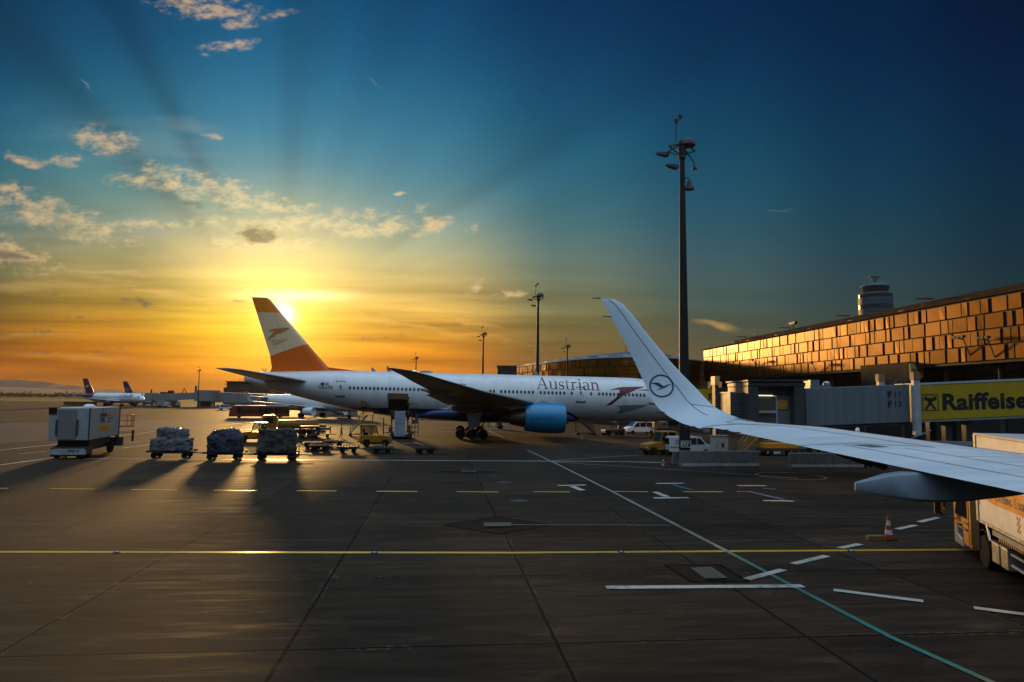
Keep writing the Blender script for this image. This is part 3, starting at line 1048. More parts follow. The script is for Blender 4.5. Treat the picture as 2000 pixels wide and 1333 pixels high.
JT = R(4.5)
J0 = Vector((-5.58, 95.66, 0))
jet = thing('wide_body_airliner', 'large white twin-engine jet with glare tinted red and white tail fin and navy belly parked across the apron', 'airliner', J0)
jet.rotation_euler = (0, 0.011, JT)
JST = [(0, 4.74, 4.76, .01), (.25, 4.28, 5.25, .50), (.8, 3.8, 5.8, 1.0), (1.8, 3.28, 6.55, 1.62), (3.0, 2.96, 7.3, 2.15), (4.5, 2.72, 7.98, 2.6), (6.5, 2.58, 8.48, 2.92), (9, 2.53, 8.72, 3.08), (11, 2.52, 8.75, 3.1),
       (20, 2.52, 8.75, 3.1), (30, 2.52, 8.75, 3.1), (40, 2.52, 8.75, 3.1), (43, 2.62, 8.75, 3.08), (46, 3.0, 8.74, 2.98), (49, 3.52, 8.7, 2.76), (52, 4.15, 8.62, 2.42), (55, 4.85, 8.5, 1.98), (58, 5.58, 8.35, 1.45),
       (60.5, 6.2, 8.2, .95), (62.2, 6.7, 8.05, .5), (62.9, 6.98, 7.92, .22)]
J = Plane(jet, JST, 31.9)
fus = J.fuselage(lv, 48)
ct, stn_ = math.cos(JT), math.sin(JT)


def FS(px, py):
    """photo pixel -> (s, z) on the jet's near side"""
    z, lat = 6.0, 3.0
    for _ in range(4):
        u = (px - 1000) / 1333.0
        dd = ray(px, py)
        uu = dd.x / dd.y
        Z0 = 96.1 - lat * ct
        # point = A(tt) + lat*(sin,-cos);   X/Z = uu
        tt = (uu * Z0 - lat * stn_) / (ct - uu * stn_)
        Zz = Z0 + tt * stn_
        s_ = 26.3 - tt
        z = CAM_H + dd.z / dd.y * Zz + 0.011 * (31.9 - s_)
        zb, zt, hw = J.f(s_)
        k = max(-.98, min(.98, (z - (zb + zt) / 2) / ((zt - zb) / 2)))
        lat = hw * math.sqrt(1 - k * k)
    return s_, z


# wing box fairing under the fuselage
b = MB()
rings = []
for q, hw, zb, zt in [(17.5, 2.2, 2.45, 2.9), (19, 2.9, 2.2, 3.9), (22, 3.25, 2.05, 4.5), (28, 3.3, 2.0, 4.6), (33, 3.2, 2.05, 4.5), (37, 2.95, 2.2, 4.0), (40, 2.2, 2.45, 2.9)]:
    zc, hh = (zb + zt) / 2, (zt - zb) / 2
    rings.append([(J.X(q), hw * math.copysign(abs(math.sin(2 * PI * k / 28)) ** .7, math.sin(2 * PI * k / 28)), zc + hh * math.copysign(abs(math.cos(2 * PI * k / 28)) ** .8, math.cos(2 * PI * k / 28))) for k in range(28)])
b.loft(rings)
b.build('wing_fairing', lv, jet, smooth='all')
WSEC = [(1.5, 18.4, 33.8, 4.05, 3.7, .12), (3.1, 19.5, 33.8, 4.25, 3.85, .12), (10.3, 24.6, 34.2, 4.98, 4.72, .105), (19, 30.7, 36.6, 6.02, 5.88, .095), (25, 34.9, 38.6, 7.0, 6.9, .09), (27.8, 36.9, 39.5, 7.5, 7.44, .085), (29.4, 38.3, 40.2, 7.8, 7.76, .08), (30.4, 39.9, 40.7, 7.97, 7.95, .07)]
for sg in (-1, 1):
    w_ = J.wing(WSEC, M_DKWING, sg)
    for lat, te, zc in [(20, 36.9, 6.15), (15, 35.5, 5.42), (10.5, 34.2, 4.68), (6.5, 34.0, 3.9)]:
        k = MB()
        rr = []
        L = 5.4 if lat < 16 else 4.2
        for i in range(11):
            a = i / 10
            wd = .36 * math.sin(PI * min(1, a * 1.02) ** .8) + .02
            ht = .48 * math.sin(PI * min(1, a) ** .75) + .03
            rr.append([(J.X(te - L + 1.4 + a * L), sg * lat + wd * math.sin(2 * PI * q / 12), zc - .28 * math.sin(PI * a) + .12 + ht * .8 * math.cos(2 * PI * q / 12)) for q in range(12)])
        k.loft(rr)
        k.build('flap_fairing', M_DKWING, w_, smooth=True)
    # lowered flap panels behind the trailing edge
    for l0, l1 in ((4.2, 9.4), (11.2, 19.6)):
        def tev(l):
            for a_, c_ in zip(WSEC, WSEC[1:]):
                if l <= c_[0]:
                    kk = (l - a_[0]) / (c_[0] - a_[0])
                    return a_[2] + (c_[2] - a_[2]) * kk, a_[4] + (c_[4] - a_[4]) * kk
        k = MB()
        r2 = []
        for l in (l0, l1):
            te, zt = tev(l)
            r2.append(foil_ring((J.X(te - 1.3), sg * l, zt - .02), (J.X(te + .55), sg * l, zt - .42), (0.2, 0, 1), .14, n=7))
        k.loft(r2)
        k.build('flap', M_DKWING, w_, smooth=True)
    k = MB()
    k.box((J.X(38.1), sg * 29.3, 7.83), (.35, .22, .10))
    k.build('navigation_light', mat('wing_tip_lamp', (.6, .9, .8), .2, var=0, emit=(.5, 1, .8, .8 if sg < 0 else 0.0)), w_)
    k = MB()
    en = jet_engine(J, 9.6, 20.3, 3.05, 1.93, 5.1, M_COWL, M_CORE, sg, 4.85, 24.6)
    if sg < 0:
        def ef(u, v):
            z = -.15 + v
            rr = 1.93 * (.985 + .012) + .012
            return (J.X(21.35 + 3.4) + u, -9.6 - math.sqrt(rr * rr - z * z), 3.05 + z)
        sign_text('lettering', 'austrian.com', .52, mat('deep_blue_lettering', (.01, .05, .2), .4, var=0), en, ef, spacing=1.05)
    # tailplane
    J.wing([(.6, 53.2, 59.9, 6.95, 6.9, .10), (1.6, 53.9, 60.0, 7.05, 7.0, .10), (10.2, 60.2, 62.9, 8.12, 8.1, .085), (10.75, 61.3, 63.2, 8.2, 8.2, .07)], M_GREYWING, sg, 'tailplane')
    # main gear
    g_ = MB()
    g_.tube([(0, sg * 5.3, 1.0), (J.X(31.2), sg * 4.6, 4.2)], [.20, .30], 12)
    g_.tube([(-1.5, sg * 5.45, .70), (1.5, sg * 5.45, .66)], .14, 8)
    g_.tube([(1.0, sg * 5.3, .9), (2.2, sg * 4.0, 3.4)], .09, 8)
    g_.tube([(-.2, sg * 5.3, 1.5), (-.2, sg * 3.4, 3.2)], .10, 8)
    lg = g_.build('landing_gear', M_GREY, jet, smooth=True)
    d_ = MB()
    d_.prism([(J.X(31.9) - .3, 1.35), (J.X(31.9) + .75, 1.55), (J.X(31.9) + 1.35, 3.9), (J.X(31.9) - .9, 3.9)][::1], 'y', sg * 6.0 - .04, sg * 6.0 + .04)
    d_.build('gear_door', M_LGREY, lg)
    for ax in (-1.46, 0, 1.46):
        for ly in (-.62, .62):
            add_wheel(lg, ax, sg * 5.45 + ly, .655, .46)
# nose gear
g_ = MB()
g_.tube([(J.X(5.9), 0, .5), (J.X(5.6), 0, 3.2)], [.13, .2], 10)
g_.tube([(J.X(5.9), -.5, .5), (J.X(5.9), .5, .5)], .09, 8)
g_.tube([(J.X(5.8), 0, 1.4), (J.X(7.4), 0, 2.8)], .07, 8)
ng = g_.build('nose_gear', M_LGREY, jet, smooth=True)
for ly in (-.42, .42):
    add_wheel(ng, J.X(5.9), ly, .53, .36)
# fin
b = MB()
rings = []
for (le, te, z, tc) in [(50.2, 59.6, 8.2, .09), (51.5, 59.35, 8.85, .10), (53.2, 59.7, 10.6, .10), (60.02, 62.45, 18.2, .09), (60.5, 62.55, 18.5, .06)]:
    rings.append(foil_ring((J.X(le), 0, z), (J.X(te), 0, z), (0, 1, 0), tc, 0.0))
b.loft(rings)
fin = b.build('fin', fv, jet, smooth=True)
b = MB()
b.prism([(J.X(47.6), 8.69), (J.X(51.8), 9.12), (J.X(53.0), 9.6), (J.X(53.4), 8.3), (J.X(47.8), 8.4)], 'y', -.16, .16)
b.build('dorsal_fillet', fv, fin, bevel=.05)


def finp(px, py):
    """pixel -> fin side point (lat about 0.3)"""
    dd = ray(px, py)
    uu = dd.x / dd.y
    tt = 95.7 * uu / (ct - uu * stn_)
    Zz = 95.7 + tt * stn_
    return 26.3 - tt, CAM_H + dd.z / dd.y * Zz + .011 * (31.9 - 26.3 + tt)


def fin_poly(name, pp, m):
    pts = [finp(*p) for p in pp]
    v, f = tess(pts, .5)
    b_ = MB()
    out = []
    for s_, z in v:
        k = (z - 8.85) / (18.2 - 8.85)
        le, te = 51.5 + (60.02 - 51.5) * k + (0.55 if 0.05 < k < .4 else 0), 59.35 + 3.1 * k
        c_ = te - le
        x = max(.02, min(.98, (s_ - le) / c_))
        th = 5 * .105 * (0.2969 * math.sqrt(x) - 0.126 * x - 0.3516 * x * x + 0.2843 * x ** 3 - 0.1036 * x ** 4) * c_
        out.append((J.X(s_), -th - .03, z))
    b_.addv(out)
    for q in f:
        b_.face(q)
    b_.build(name, m, fin)


Z2 = lambda x, y: (420 + x / 5.0, 560 + y / 5.0)
M_FINARROW = mat('orange_red_emblem', (0.70, 0.22, 0.03), .35, var=0)
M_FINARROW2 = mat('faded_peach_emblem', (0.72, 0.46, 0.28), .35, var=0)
fin_poly('emblem', [Z2(505, 430), Z2(545, 412), Z2(720, 400), Z2(640, 440), Z2(590, 455), Z2(545, 490), Z2(490, 512), Z2(535, 470), Z2(565, 432)], M_FINARROW)
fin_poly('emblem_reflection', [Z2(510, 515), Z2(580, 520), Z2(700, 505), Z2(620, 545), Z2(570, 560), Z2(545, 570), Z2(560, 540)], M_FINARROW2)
# doors, windows, lettering
b = MB()
zw = 6.02


def rrect(w, h, r, n=4):
    pts = []
    for cx, cy, a0 in ((w / 2 - r, h / 2 - r, 0), (-w / 2 + r, h / 2 - r, 90), (-w / 2 + r, -h / 2 + r, 180), (w / 2 - r, -h / 2 + r, 270)):
        pts += [(cx + r * math.cos(R(a0 + 90 * i / n)), cy + r * math.sin(R(a0 + 90 * i / n))) for i in range(n + 1)]
    return pts


WPX = [682.6 + 7.84 * i for i in range(26)] + [957, 963.7] + [978 + 7.75 * i for i in range(9)] + [1055 + 7.65 * i for i in range(7)] + [1115.6, 1153.6] + [1169 + 7.35 * i for i in range(13)]
win_me = None
WINMAT = mat('cabin_window_glass', (0.02, 0.045, 0.07), 0.1, var=0, spec=.8)
zrow = FS(1000, 757 + (1000 - 690) * .0281)[1]
for i, px in enumerate(WPX):
    s_, _ = FS(px, 757 + (px - 690) * .0281)
    if win_me is None or s_ > 40.2:
        w_ = J.decal('window', [(s_ + p[0], zrow + p[1]) for p in rrect(.29, .44, .13)], WINMAT, step=.4, off=.012)
        if s_ < 40:
            w_.location.x = 0
            win_me, ws0 = w_, s_
    else:
        w_ = win_me.copy()
        C.objects.link(w_)
        w_.parent = jet
        w_.location = (ws0 - s_, 0, 0)
    if win_me is None and i == 0:
        pass
for k, px in enumerate((663.5, 1133.5, 1274, 900)):
    s_, _ = FS(px, 770)
    z0, z1 = zrow - 1.15, zrow + .92
    d_ = MB()
    ow, th = .62, .085
    fr_o = rrect(2 * ow, z1 - z0, .14)
    fr_i = rrect(2 * ow - 2 * th, z1 - z0 - 2 * th, .11)
    n = len(fr_o)
    zc = (z0 + z1) / 2
    d_.addv([J.side(s_ + p[0], zc + p[1], -1, .014) for p in fr_o] + [J.side(s_ + p[0], zc + p[1], -1, .014) for p in fr_i])
    for i in range(n):
        j = (i + 1) % n
        d_.face((i, j, n + j, n + i))
    dr = d_.build('door', M_SEAM, jet)
    J.decal('door_window', [(s_ + p[0], zrow + .15 + p[1]) for p in rrect(.24, .34, .1)], WINMAT, dr, .4, .016)
    J.decal('handle', [(s_ + .16, zrow - .12), (s_ - .36, zrow - .12), (s_ - .36, zrow - .20), (s_ + .16, zrow - .20)], M_GREY, dr, .4, .016)
    J.decal('sill', [(s_ + ow + .1, z0 - .03), (s_ - ow - .1, z0 - .03), (s_ - ow - .1, z0 - .13), (s_ + ow + .1, z0 - .13)], M_SEAM, dr, .4, .016)
quads, wtot = serif_word('Austrian')
sA, zA = FS(1047.5, 760.5)
sB, _ = FS(1172, 763)
sc_ = (sA - sB) / wtot
b = MB()
for q_, lay in quads:
    nn_ = max(1, int(max((Vector(q_[0]) - Vector(q_[1])).length, (Vector(q_[3]) - Vector(q_[2])).length) * sc_ / .12))
    for i in range(nn_):
        f0, f1 = i / nn_, (i + 1) / nn_
        L = lambda a, c, f: (a[0] + (c[0] - a[0]) * f, a[1] + (c[1] - a[1]) * f)
        q2 = [L(q_[0], q_[1], f0), L(q_[0], q_[1], f1), L(q_[3], q_[2], f1), L(q_[3], q_[2], f0)]
        o_ = b.addv([J.side(sA - p[0] * sc_, zA + .05 + p[1] * sc_ * .98, -1, .016 + .003 * lay) for p in q2])
        b.face((o_, o_ + 1, o_ + 2, o_ + 3))
b.build('lettering', M_REDPAINT, jet)
Z5 = lambda x, y: FS(1000 + x / 5.0, 640 + y / 5.0)
J.decal('arrow_emblem', [Z5(*p) for p in [(950, 614), (985, 600), (1030, 587), (1075, 582), (1292, 577), (1210, 606), (1125, 643), (1090, 658), (1055, 684), (965, 754), (945, 760), (902, 764), (925, 752), (1005, 692), (1032, 662), (1043, 636), (1044, 612), (1030, 606), (1000, 606)]], M_REDPAINT, off=.022)
J.decal('arrow_emblem', [Z5(*p) for p in [(1000, 764), (1120, 760), (1330, 755), (1250, 785), (1160, 812), (1085, 828), (1010, 845), (1035, 826), (1052, 805), (1046, 782), (1030, 770)]], M_GREYLET, off=.018)


def reg(u, v):
    return J.side(sR - u, zR + v, -1, .016)


sR, zR = FS(620.5, 759.5)
sign_text('registration', 'OE-LPE', .62, mat('grey_lettering', (.10, .09, .09), .5, var=0), jet, reg, bold=.01)
sF, zF = FS(625, 752.5)
J.decal('blue_flag', [(sF, zF), (sF - .5, zF), (sF - .5, zF + .34), (sF, zF + .34)], M_NAVY, off=.016)
fl = J.decal('red_flag', [(sF - .58, zF), (sF - 1.12, zF), (sF - 1.12, zF + .11), (sF - .58, zF + .11)], M_RED, off=.016)
J.decal('stripe', [(sF - .58, zF + .23), (sF - 1.12, zF + .23), (sF - 1.12, zF + .34), (sF - .58, zF + .34)], M_RED, fl, off=.016)
# cockpit glazing (near side)
for poly in ([(2.35, 6.35), (3.1, 6.3), (3.15, 7.0), (2.75, 6.98)], [(3.2, 6.3), (4.0, 6.4), (3.9, 7.05), (3.22, 7.0)]):
    for sg in (-1, 1):
        J.decal('cockpit_window', poly, M_GLASS, off=.02, sgn=sg)
# open hold doors: a dark decal painting the shaded opening, and the panel swung out
M_HOLD = mat('hold_shade_paint', (0.065, 0.032, 0.014), .7, var=.25)
M_HOLD2 = mat('hold_door_lining', (0.11, 0.058, 0.026), .55, var=.25, scale=3)
for (x0, x1, ytop, ymid, ybot) in ((757.5, 797, 768.5, 777, 803.5), (704, 714.5, 783.5, 786, 799)):
    sa, za = FS(x0, ymid)
    sb, zb_ = FS(x1, ymid)
    _, zc = FS((x0 + x1) / 2, ybot)
    _, zt_ = FS((x0 + x1) / 2, ytop)
    zm = (za + zb_) / 2
    op = J.decal('painted_hold_opening', [(sa, zc), (sb, zc), (sb, zm), (sa, zm)], M_HOLD, off=.02)
    hinge = J.side((sa + sb) / 2, zm, -1, .05)
    k = MB()
    big_ = x1 - x0 > 20
    prof = [(hinge.y, hinge.z), (hinge.y - .75, hinge.z + (.55 if big_ else .1)), (hinge.y - 1.0, hinge.z + (.62 if big_ else .12)), (hinge.y - 1.0, hinge.z + .04 - (0.55 if big_ else .35)), (hinge.y - .88, hinge.z - .5), (hinge.y - .7, hinge.z + .25)]
    if big_:
        prof = [(hinge.y, hinge.z), (hinge.y - .95, zt_ + .0), (hinge.y - 1.25, zt_ - .05), (hinge.y - 1.28, zt_ - .78), (hinge.y - 1.2, zt_ - .80), (hinge.y - 1.1, zt_ - .14), (hinge.y - .85, zt_ - .14), (hinge.y - .1, hinge.z - .1)]
    else:
        prof = [(hinge.y, hinge.z), (hinge.y - .45, hinge.z + .22), (hinge.y - .55, hinge.z + .2), (hinge.y - .58, hinge.z - .55), (hinge.y - .52, hinge.z - .56), (hinge.y - .46, hinge.z + .08), (hinge.y - .05, hinge.z - .1)]
    k.prism(prof, 'x', J.X(sa), J.X(sb))
    k.build('hold_door', M_HOLD2, jet)
# aerials and beacon on the roof
for px, h in ((724, .5), (755, .75), (1051, .9)):
    s_, _ = FS(px, 745)
    k = MB()
    k.prism([(J.X(s_) + .3, 8.7), (J.X(s_) - .3, 8.7), (J.X(s_) - .42, 8.74 + h), (J.X(s_) - .22, 8.74 + h)], 'y', -.03, .03)
    k.build('antenna', M_GREY, jet)
k = MB()
s_, _ = FS(828, 745)
k.lathe([(.9, 0), (.85, .18), (.5, .32), (.02, .36)], (0, 0, 0), 'z', 20)
o_ = k.build('radome', M_GREY, jet, smooth=True)
o_.location = (J.X(s_), 0, 8.68)
o_.scale = (1.1, .7, 1)
k = MB()
k.tube([(J.X(59.9), -.1, 8.25), (J.X(60.2), -.1, 8.75)], .05, 6)
k.tube([(J.X(60.1), -.1, 8.3), (J.X(60.7), -.1, 8.7)], .05, 6)
k.build('static_mast', M_DARK, jet)

# ------------------------------------------------------------------ our own aircraft's wing, seen from the cabin window
M_WING = mat('satin_grey_wing_skin', (0.66, 0.69, 0.71), 0.30, var=0.06, scale=1.4, stretch=(.4, 2.5, 1), metal=0.0, dirt=0.06)
M_WLET = mat('satin_white_winglet', (0.52, 0.60, 0.66), 0.36, var=0.04, scale=1.2)
M_FAIR = mat('grey_fairing', (0.20, 0.24, 0.28), 0.38, var=0.06)
M_LE = mat('bare_leading_edge', (0.72, 0.71, 0.68), 0.20, metal=0.6, var=0.05)


def wTE(Z):
    return Vector((5.33 - .353 * (Z - 7.11), Z, 4.95 - .09 * (13.3 - Z)))


def wLE(Z):
    return Vector((7.18 - .55 * (Z - 9.56), Z, 4.90 - .09 * (13.3 - Z)))


STN = [(wLE(z), wTE(z)) for z in (2.2, 4.0, 6.0, 8.0, 10.0, 11.4, 12.0)]
for (te, le, Z) in [((1366, 837), (1478, 826), 12.35), ((1334, 828), (1449, 820), 12.62), ((1308, 815), (1422, 809.5), 12.82), ((1288, 800), (1403, 800), 12.95), ((1275, 784), (1385, 786), 13.05), ((1262.6, 757), (1361, 760), 13.15),
                    ((1250, 730), (1334, 733), 13.23), ((1237, 702.5), (1307, 704), 13.3), ((1222, 672), (1281, 673), 13.37), ((1205.6, 642.7), (1256.5, 643), 13.43), ((1190, 613), (1234.5, 614), 13.5), ((1179, 594), (1217, 595), 13.54), ((1172.5, 583), (1201, 585.5), 13.58)]:
    STN.append((AT(le[0], le[1], Z), AT(te[0], te[1], Z)))
NS = len(STN)
NRM = []
for i in range(NS):
    a = STN[max(i - 1, 0)]
    b_ = STN[min(i + 1, NS - 1)]
    sp = ((b_[0] + b_[1]) - (a[0] + a[1])).normalized()
    ch = (STN[i][1] - STN[i][0]).normalized()
    n_ = sp.cross(ch)
    if n_.dot(Vector((0, -.3, 1))) < 0:
        n_ = -n_
    NRM.append(n_.normalized())
WTC = [.075 if i < 7 else .08 if i < 12 else .08 for i in range(NS)]


def wsurf(i, x, up=True, off=0.0):
    """point on the wing surface at (fractional) station i, chord fraction x"""
    k = min(int(i), NS - 2)
    f = i - k
    out = []
    for j in (k, k + 1):
        le, te = STN[j]
        c = te - le
        tc = WTC[j]
        th = 5 * tc * (0.2969 * math.sqrt(x) - 0.126 * x - 0.3516 * x * x + 0.2843 * x ** 3 - 0.1036 * x ** 4)
        cz = 4 * .006 * x * (1 - x)
        out.append(le + c * x + NRM[j] * ((cz + (th if up else -th)) * c.length + (off if up else -off)))
    return out[0] * (1 - f) + out[1] * f


wing = thing('aircraft_wing', 'pale grey wing with upturned winglet reaching in from the right edge in front of everything', 'aircraft wing', wTE(6.0))
WI = Matrix.Translation(-Vector(wing.location))


def wb(name, m, rings, parent=wing, smooth=True, cap=True):
    b = MB()
    b.M = WI
    b.loft(rings, cap=cap)
    return b.build(name, m, parent, smooth=smooth)


def prs(i0, i1, n=17, x0=0.0, x1=1.0):
    out = []
    for i in range(i0, i1 + 1):
        xs = [0.5 * (1 - math.cos(PI * k / (n - 1))) for k in range(n)]
        out.append([wsurf(i, x, True) for x in xs] + [wsurf(i, x, False) for x in xs[-2:0:-1]])
    return out


panel = wb('wing_panel', M_WING, prs(0, 7))
wlet = wb('winglet', M_WLET, prs(7, NS - 1))
# polished leading edge strip
le_r = []
for i in range(0, 9):
    up = [wsurf(i, x, True, .003) for x in (.163, .12, .085, .055, .03, .012, .003)]
    dn = [wsurf(i, x, False, .003) for x in (0.001, .012, .03, .06)]
    le_r.append(up + dn)
b = MB()
b.M = WI
b.loft(le_r, closed=False, cap=False)
b.build('slat', M_LE, wing, smooth='all')


def gap(path, w, name='panel_gap', parent=panel, m=M_SEAM, off=.004):
    b = MB()
    b.M = WI
    pts = []
    for (i0, x0), (i1, x1) in zip(path, path[1:]):
        n = max(2, int(abs(i1 - i0) * 6 + abs(x1 - x0) * 12))
        pts += [(i0 + (i1 - i0) * k / n, x0 + (x1 - x0) * k / n) for k in range(n)]
    pts.append(path[-1])
    P = [wsurf(i, x, True, off) for i, x in pts]
    for k in range(len(P)):
        d = (P[min(k + 1, len(P) - 1)] - P[max(k - 1, 0)]).normalized()
        nn = NRM[min(NS - 1, int(round(pts[k][0])))]
        s_ = d.cross(nn).normalized() * w / 2
        b.addv([P[k] - s_, P[k] + s_])
        if k:
            b.face((2 * k - 2, 2 * k - 1, 2 * k + 1, 2 * k))
    return b.build(name, m, parent)


gap([(0, .165), (6.9, .165)], .012)
gap([(0, .60), (3.8, .62)], .014)
gap([(3.8, .46), (6.6, .50)], .022)
gap([(3.8, .46), (4.05, .72), (4.1, 1.0)], .018)
gap([(3.4, .33), (3.42, .46), (3.45, .62)], .008)
gap([(4.75, .165), (4.75, .5)], .008)
gap([(2.75, .22), (2.78, .40), (2.84, .61)], .020)
gap([(1.5, .165), (1.55, .60)], .012)
gap([(0, .335), (2.8, .335), (3.8, .34)], .007)
gap([(5.4, .165), (5.4, .48)], .006)
gap([(5.9, .165), (5.9, .48)], .006)
gap([(6.6, .5), (7.0, .75), (7.0, .97)], .014)
gap([(6.6, .5), (7.3, .45), (7.6, .1)], .010)
gap([(0, .80), (4.0, .80)], .016)
gap([(8.6, .44), (11, .40), (14, .40), (NS - 2, .45), (NS - 1.2, .55)], .012, 'panel_gap', wlet)
gap([(10.5, .40), (10.2, .12), (10.2, .01)], .009, 'panel_gap', wlet)
b = MB()
b.M = WI
o_ = b.addv([wsurf(3.96, .68, True, .005), wsurf(3.85, .66, True, .005), wsurf(3.86, .74, True, .005), wsurf(3.99, .77, True, .005)])
b.face((o_, o_ + 1, o_ + 2, o_ + 3))
b.build('spoiler_gap', mat('sealant_grey', (.10, .10, .10), .6), panel)
# flap track fairing and its linkage under the trailing edge
f_r = []
for (x, zc, hh, wd) in [(4.21, 4.288, .047, .012), (4.24, 4.288, .055, .03), (4.6, 4.305, .135, .11), (4.9, 4.30, .18, .16), (5.1, 4.302, .187, .175), (5.5, 4.31, .172, .18), (6.0, 4.35, .15, .17), (6.6, 4.42, .13, .14), (7.2, 4.48, .08, .09), (7.5, 4.50, .03, .04)]:
    ring = []
    for (cx, cz) in ((-1, -.75), (-.8, -.95), (-.4, -1), (.4, -1), (.8, -.95), (1, -.75), (1, .8), (.9, .94), (.7, 1), (-.7, 1), (-.9, .94), (-1, .8)):
        ring.append((x, 8.45 + wd * cx, zc + hh * cz))
    f_r.append(ring)
wb('flap_fairing', M_FAIR, f_r)
b = MB()
b.M = WI
for p0, p1, r_ in [(AT(1632, 886, 9.75), AT(1704, 911, 9.6), .022), (AT(1650, 889, 9.75), AT(1716, 908, 9.6), .03), (AT(1693, 900, 9.7), AT(1728, 912, 9.4), .05), (AT(1690, 905, 9.6), AT(1690, 914, 9.6), .02)]:
    b.tube([p0, p1], r_, 8)
b.build('flap_linkage', M_DARK, wing, smooth=True)
# static wicks
wick_at = [(NS - 1, 1), (NS - 3.2, 1), (NS - 6.2, 1), (NS - 8.2, 1), (9.6, 1), (7.3, 1), (6.3, 1), (5.6, 1), (5.1, 1)]
for i, x in wick_at:
    b = MB()
    b.M = WI
    p = wsurf(min(i, NS - 1.001), .985)
    b.tube([p, p + Vector((-.19, -.02, .0))], [.012, .007], 6)
    b.build('static_wick', M_DARK, wing)
b = MB()
b.M = WI
p = wsurf(5.3, .10)
b.lathe([(.03, 0), (.03, .05), (.015, .07)], p, 'z', 10)
b.build('wing_marker', M_WHITE, wing, smooth=True)
# round crane emblem on the winglet
eA, eC = AT(1291.5, 755, 13.14), None


def wl_pt(px, py):
    """point on the winglet's inner face in line with a photo pixel"""
    best = None
    d = ray(px, py)
    for ii in range(70, (NS - 1) * 10 + 1):
        i = ii / 10
        le, te = wsurf(i, 0.02), wsurf(i, .98)
        def P(q):
            k = q - Vector((0, 0, CAM_H))
            return 1000 + FOC * k.dot(_r) / k.dot(_f), 666.5 - FOC * k.dot(_u) / k.dot(_f)
        a, c = P(le), P(te)
        x = (px - a[0]) / (c[0] - a[0])
        if -.1 < x < 1.1:
            q = P(wsurf(i, max(0.01, min(.99, .02 + .96 * x))))
            e = abs(q[1] - py) + abs(q[0] - px)
            if best is None or e < best[0]:
                best = (e, i, .02 + .96 * x)
    return best[1], best[2]


c_i, c_x = wl_pt(1291.5, 755)
P0 = wsurf(c_i, c_x)
ux = (wsurf(c_i, c_x - .1) - wsurf(c_i, c_x + .1)).normalized()
nw = (wsurf(c_i + .5, c_x) - wsurf(c_i - .5, c_x)).normalized()
nn = ux.cross(nw).normalized()
if nn.y > 0:
    nn = -nn
uy = nn.cross(ux)
if uy.z < 0:
    uy = -uy


def emb(u, v, off):
    """plane coordinates (metres) -> onto the winglet skin"""
    q = P0 + ux * u + uy * v
    best = None
    i, x = c_i, c_x
    for _ in range(12):
        p = wsurf(i, x)
        e = q - p
        du = (wsurf(i, x - .01) - p) / .01
        dv_ = (wsurf(i + .05, x) - p) / .05
        x -= max(-.1, min(.1, e.dot(du) / du.length_squared))
        i += max(-.6, min(.6, e.dot(dv_) / dv_.length_squared))
        x = max(.01, min(.99, x))
    return wsurf(i, x) + nn * off


M_EMB = mat('dark_blue_emblem', (0.010, 0.012, 0.035), .45, var=0)
RE = .232
b = MB()
b.M = WI
n = 48
for k in range(n):
    a = 2 * PI * k / n
    b.addv([emb(RE * math.cos(a), RE * math.sin(a), .006), emb((RE - .03) * math.cos(a), (RE - .03) * math.sin(a), .006)])
for k in range(n):
    j = (k + 1) % n
    b.face((2 * k, 2 * k + 1, 2 * j + 1, 2 * j))
ring_o = b.build('emblem_ring', M_EMB, wlet)
cr = [(1360, 543), (1420, 541), (1445, 552), (1462, 572), (1483, 576), (1515, 562), (1540, 556), (1552, 555), (1532, 566), (1510, 577), (1490, 592), (1462, 600), (1430, 613), (1405, 620), (1436, 603), (1450, 588), (1428, 580), (1440, 576), (1400, 570), (1425, 566), (1383, 560), (1410, 556), (1368, 552)]
v_, f_ = tess([((x - 1457) / 5 / 1333 * 13.1 * 1.02, -(y - 575) / 5 / 1333 * 13.1 * 1.02) for x, y in cr], .06)
b = MB()
b.M = WI
b.addv([emb(p[0], p[1], .006) for p in v_])
for q in f_:
    b.face(q)
b.build('crane_emblem', M_EMB, wlet)

# ------------------------------------------------------------------ terminal with golden panels (right)
gp = bpy.data.materials.new('golden_metal_panels')
gp.use_nodes = True
t = NT(gp.node_tree)
b = t.n['Principled BSDF']
gi = t.add('ShaderNodeNewGeometry')
rnd = gi.outputs['Random Per Island']
o = t.add('ShaderNodeTexCoord').outputs['Object']
ribs = t.noise(t.mapping(o, scale=(3.0, 3.0, .12)), 1.6, 3, .6)
c_ = t.mix(rnd, (0.19, 0.082, 0.008, 1), (0.25, 0.112, 0.012, 1))
c_ = t.mix(t.m('MULTIPLY', t.mr(ribs, .35, .7), .45), c_, (0.14, 0.058, 0.005, 1))
t.l.new(c_, b.inputs['Base Color'])
b.inputs['Metallic'].default_value = 0.9
t.l.new(t.mr(rnd, 0, 1, .29, .38, 'LINEAR'), b.inputs['Roughness'])
M_ROOF = mat('dark_roof_cladding', (0.075, 0.042, 0.024), .9, var=.2, scale=.3, spec=.08)
M_BACKWALL = mat('dark_backing_wall', (0.015, 0.012, 0.010), .7, var=.2)
T0, T1 = Vector((55.35, 40, 0)), Vector((44.4, 157, 0))   # facade line, near to far
td = (T1 - T0)
TL = td.length
td.normalize()
tn = Vector((-td.y, td.x, 0))
if tn.x > 0:
    tn = -tn
term = thing('terminal_building', 'long airport terminal clad in staggered golden panels, behind the yellow passenger bridge', 'terminal', T0)
term.rotation_euler = (0, 0, math.atan2(td.y, td.x))
# local frame: x along the facade, y: + is away from apron or toward?  facade faces local +y
random.seed(4)
ZB, ZT = 10.1, 17.0


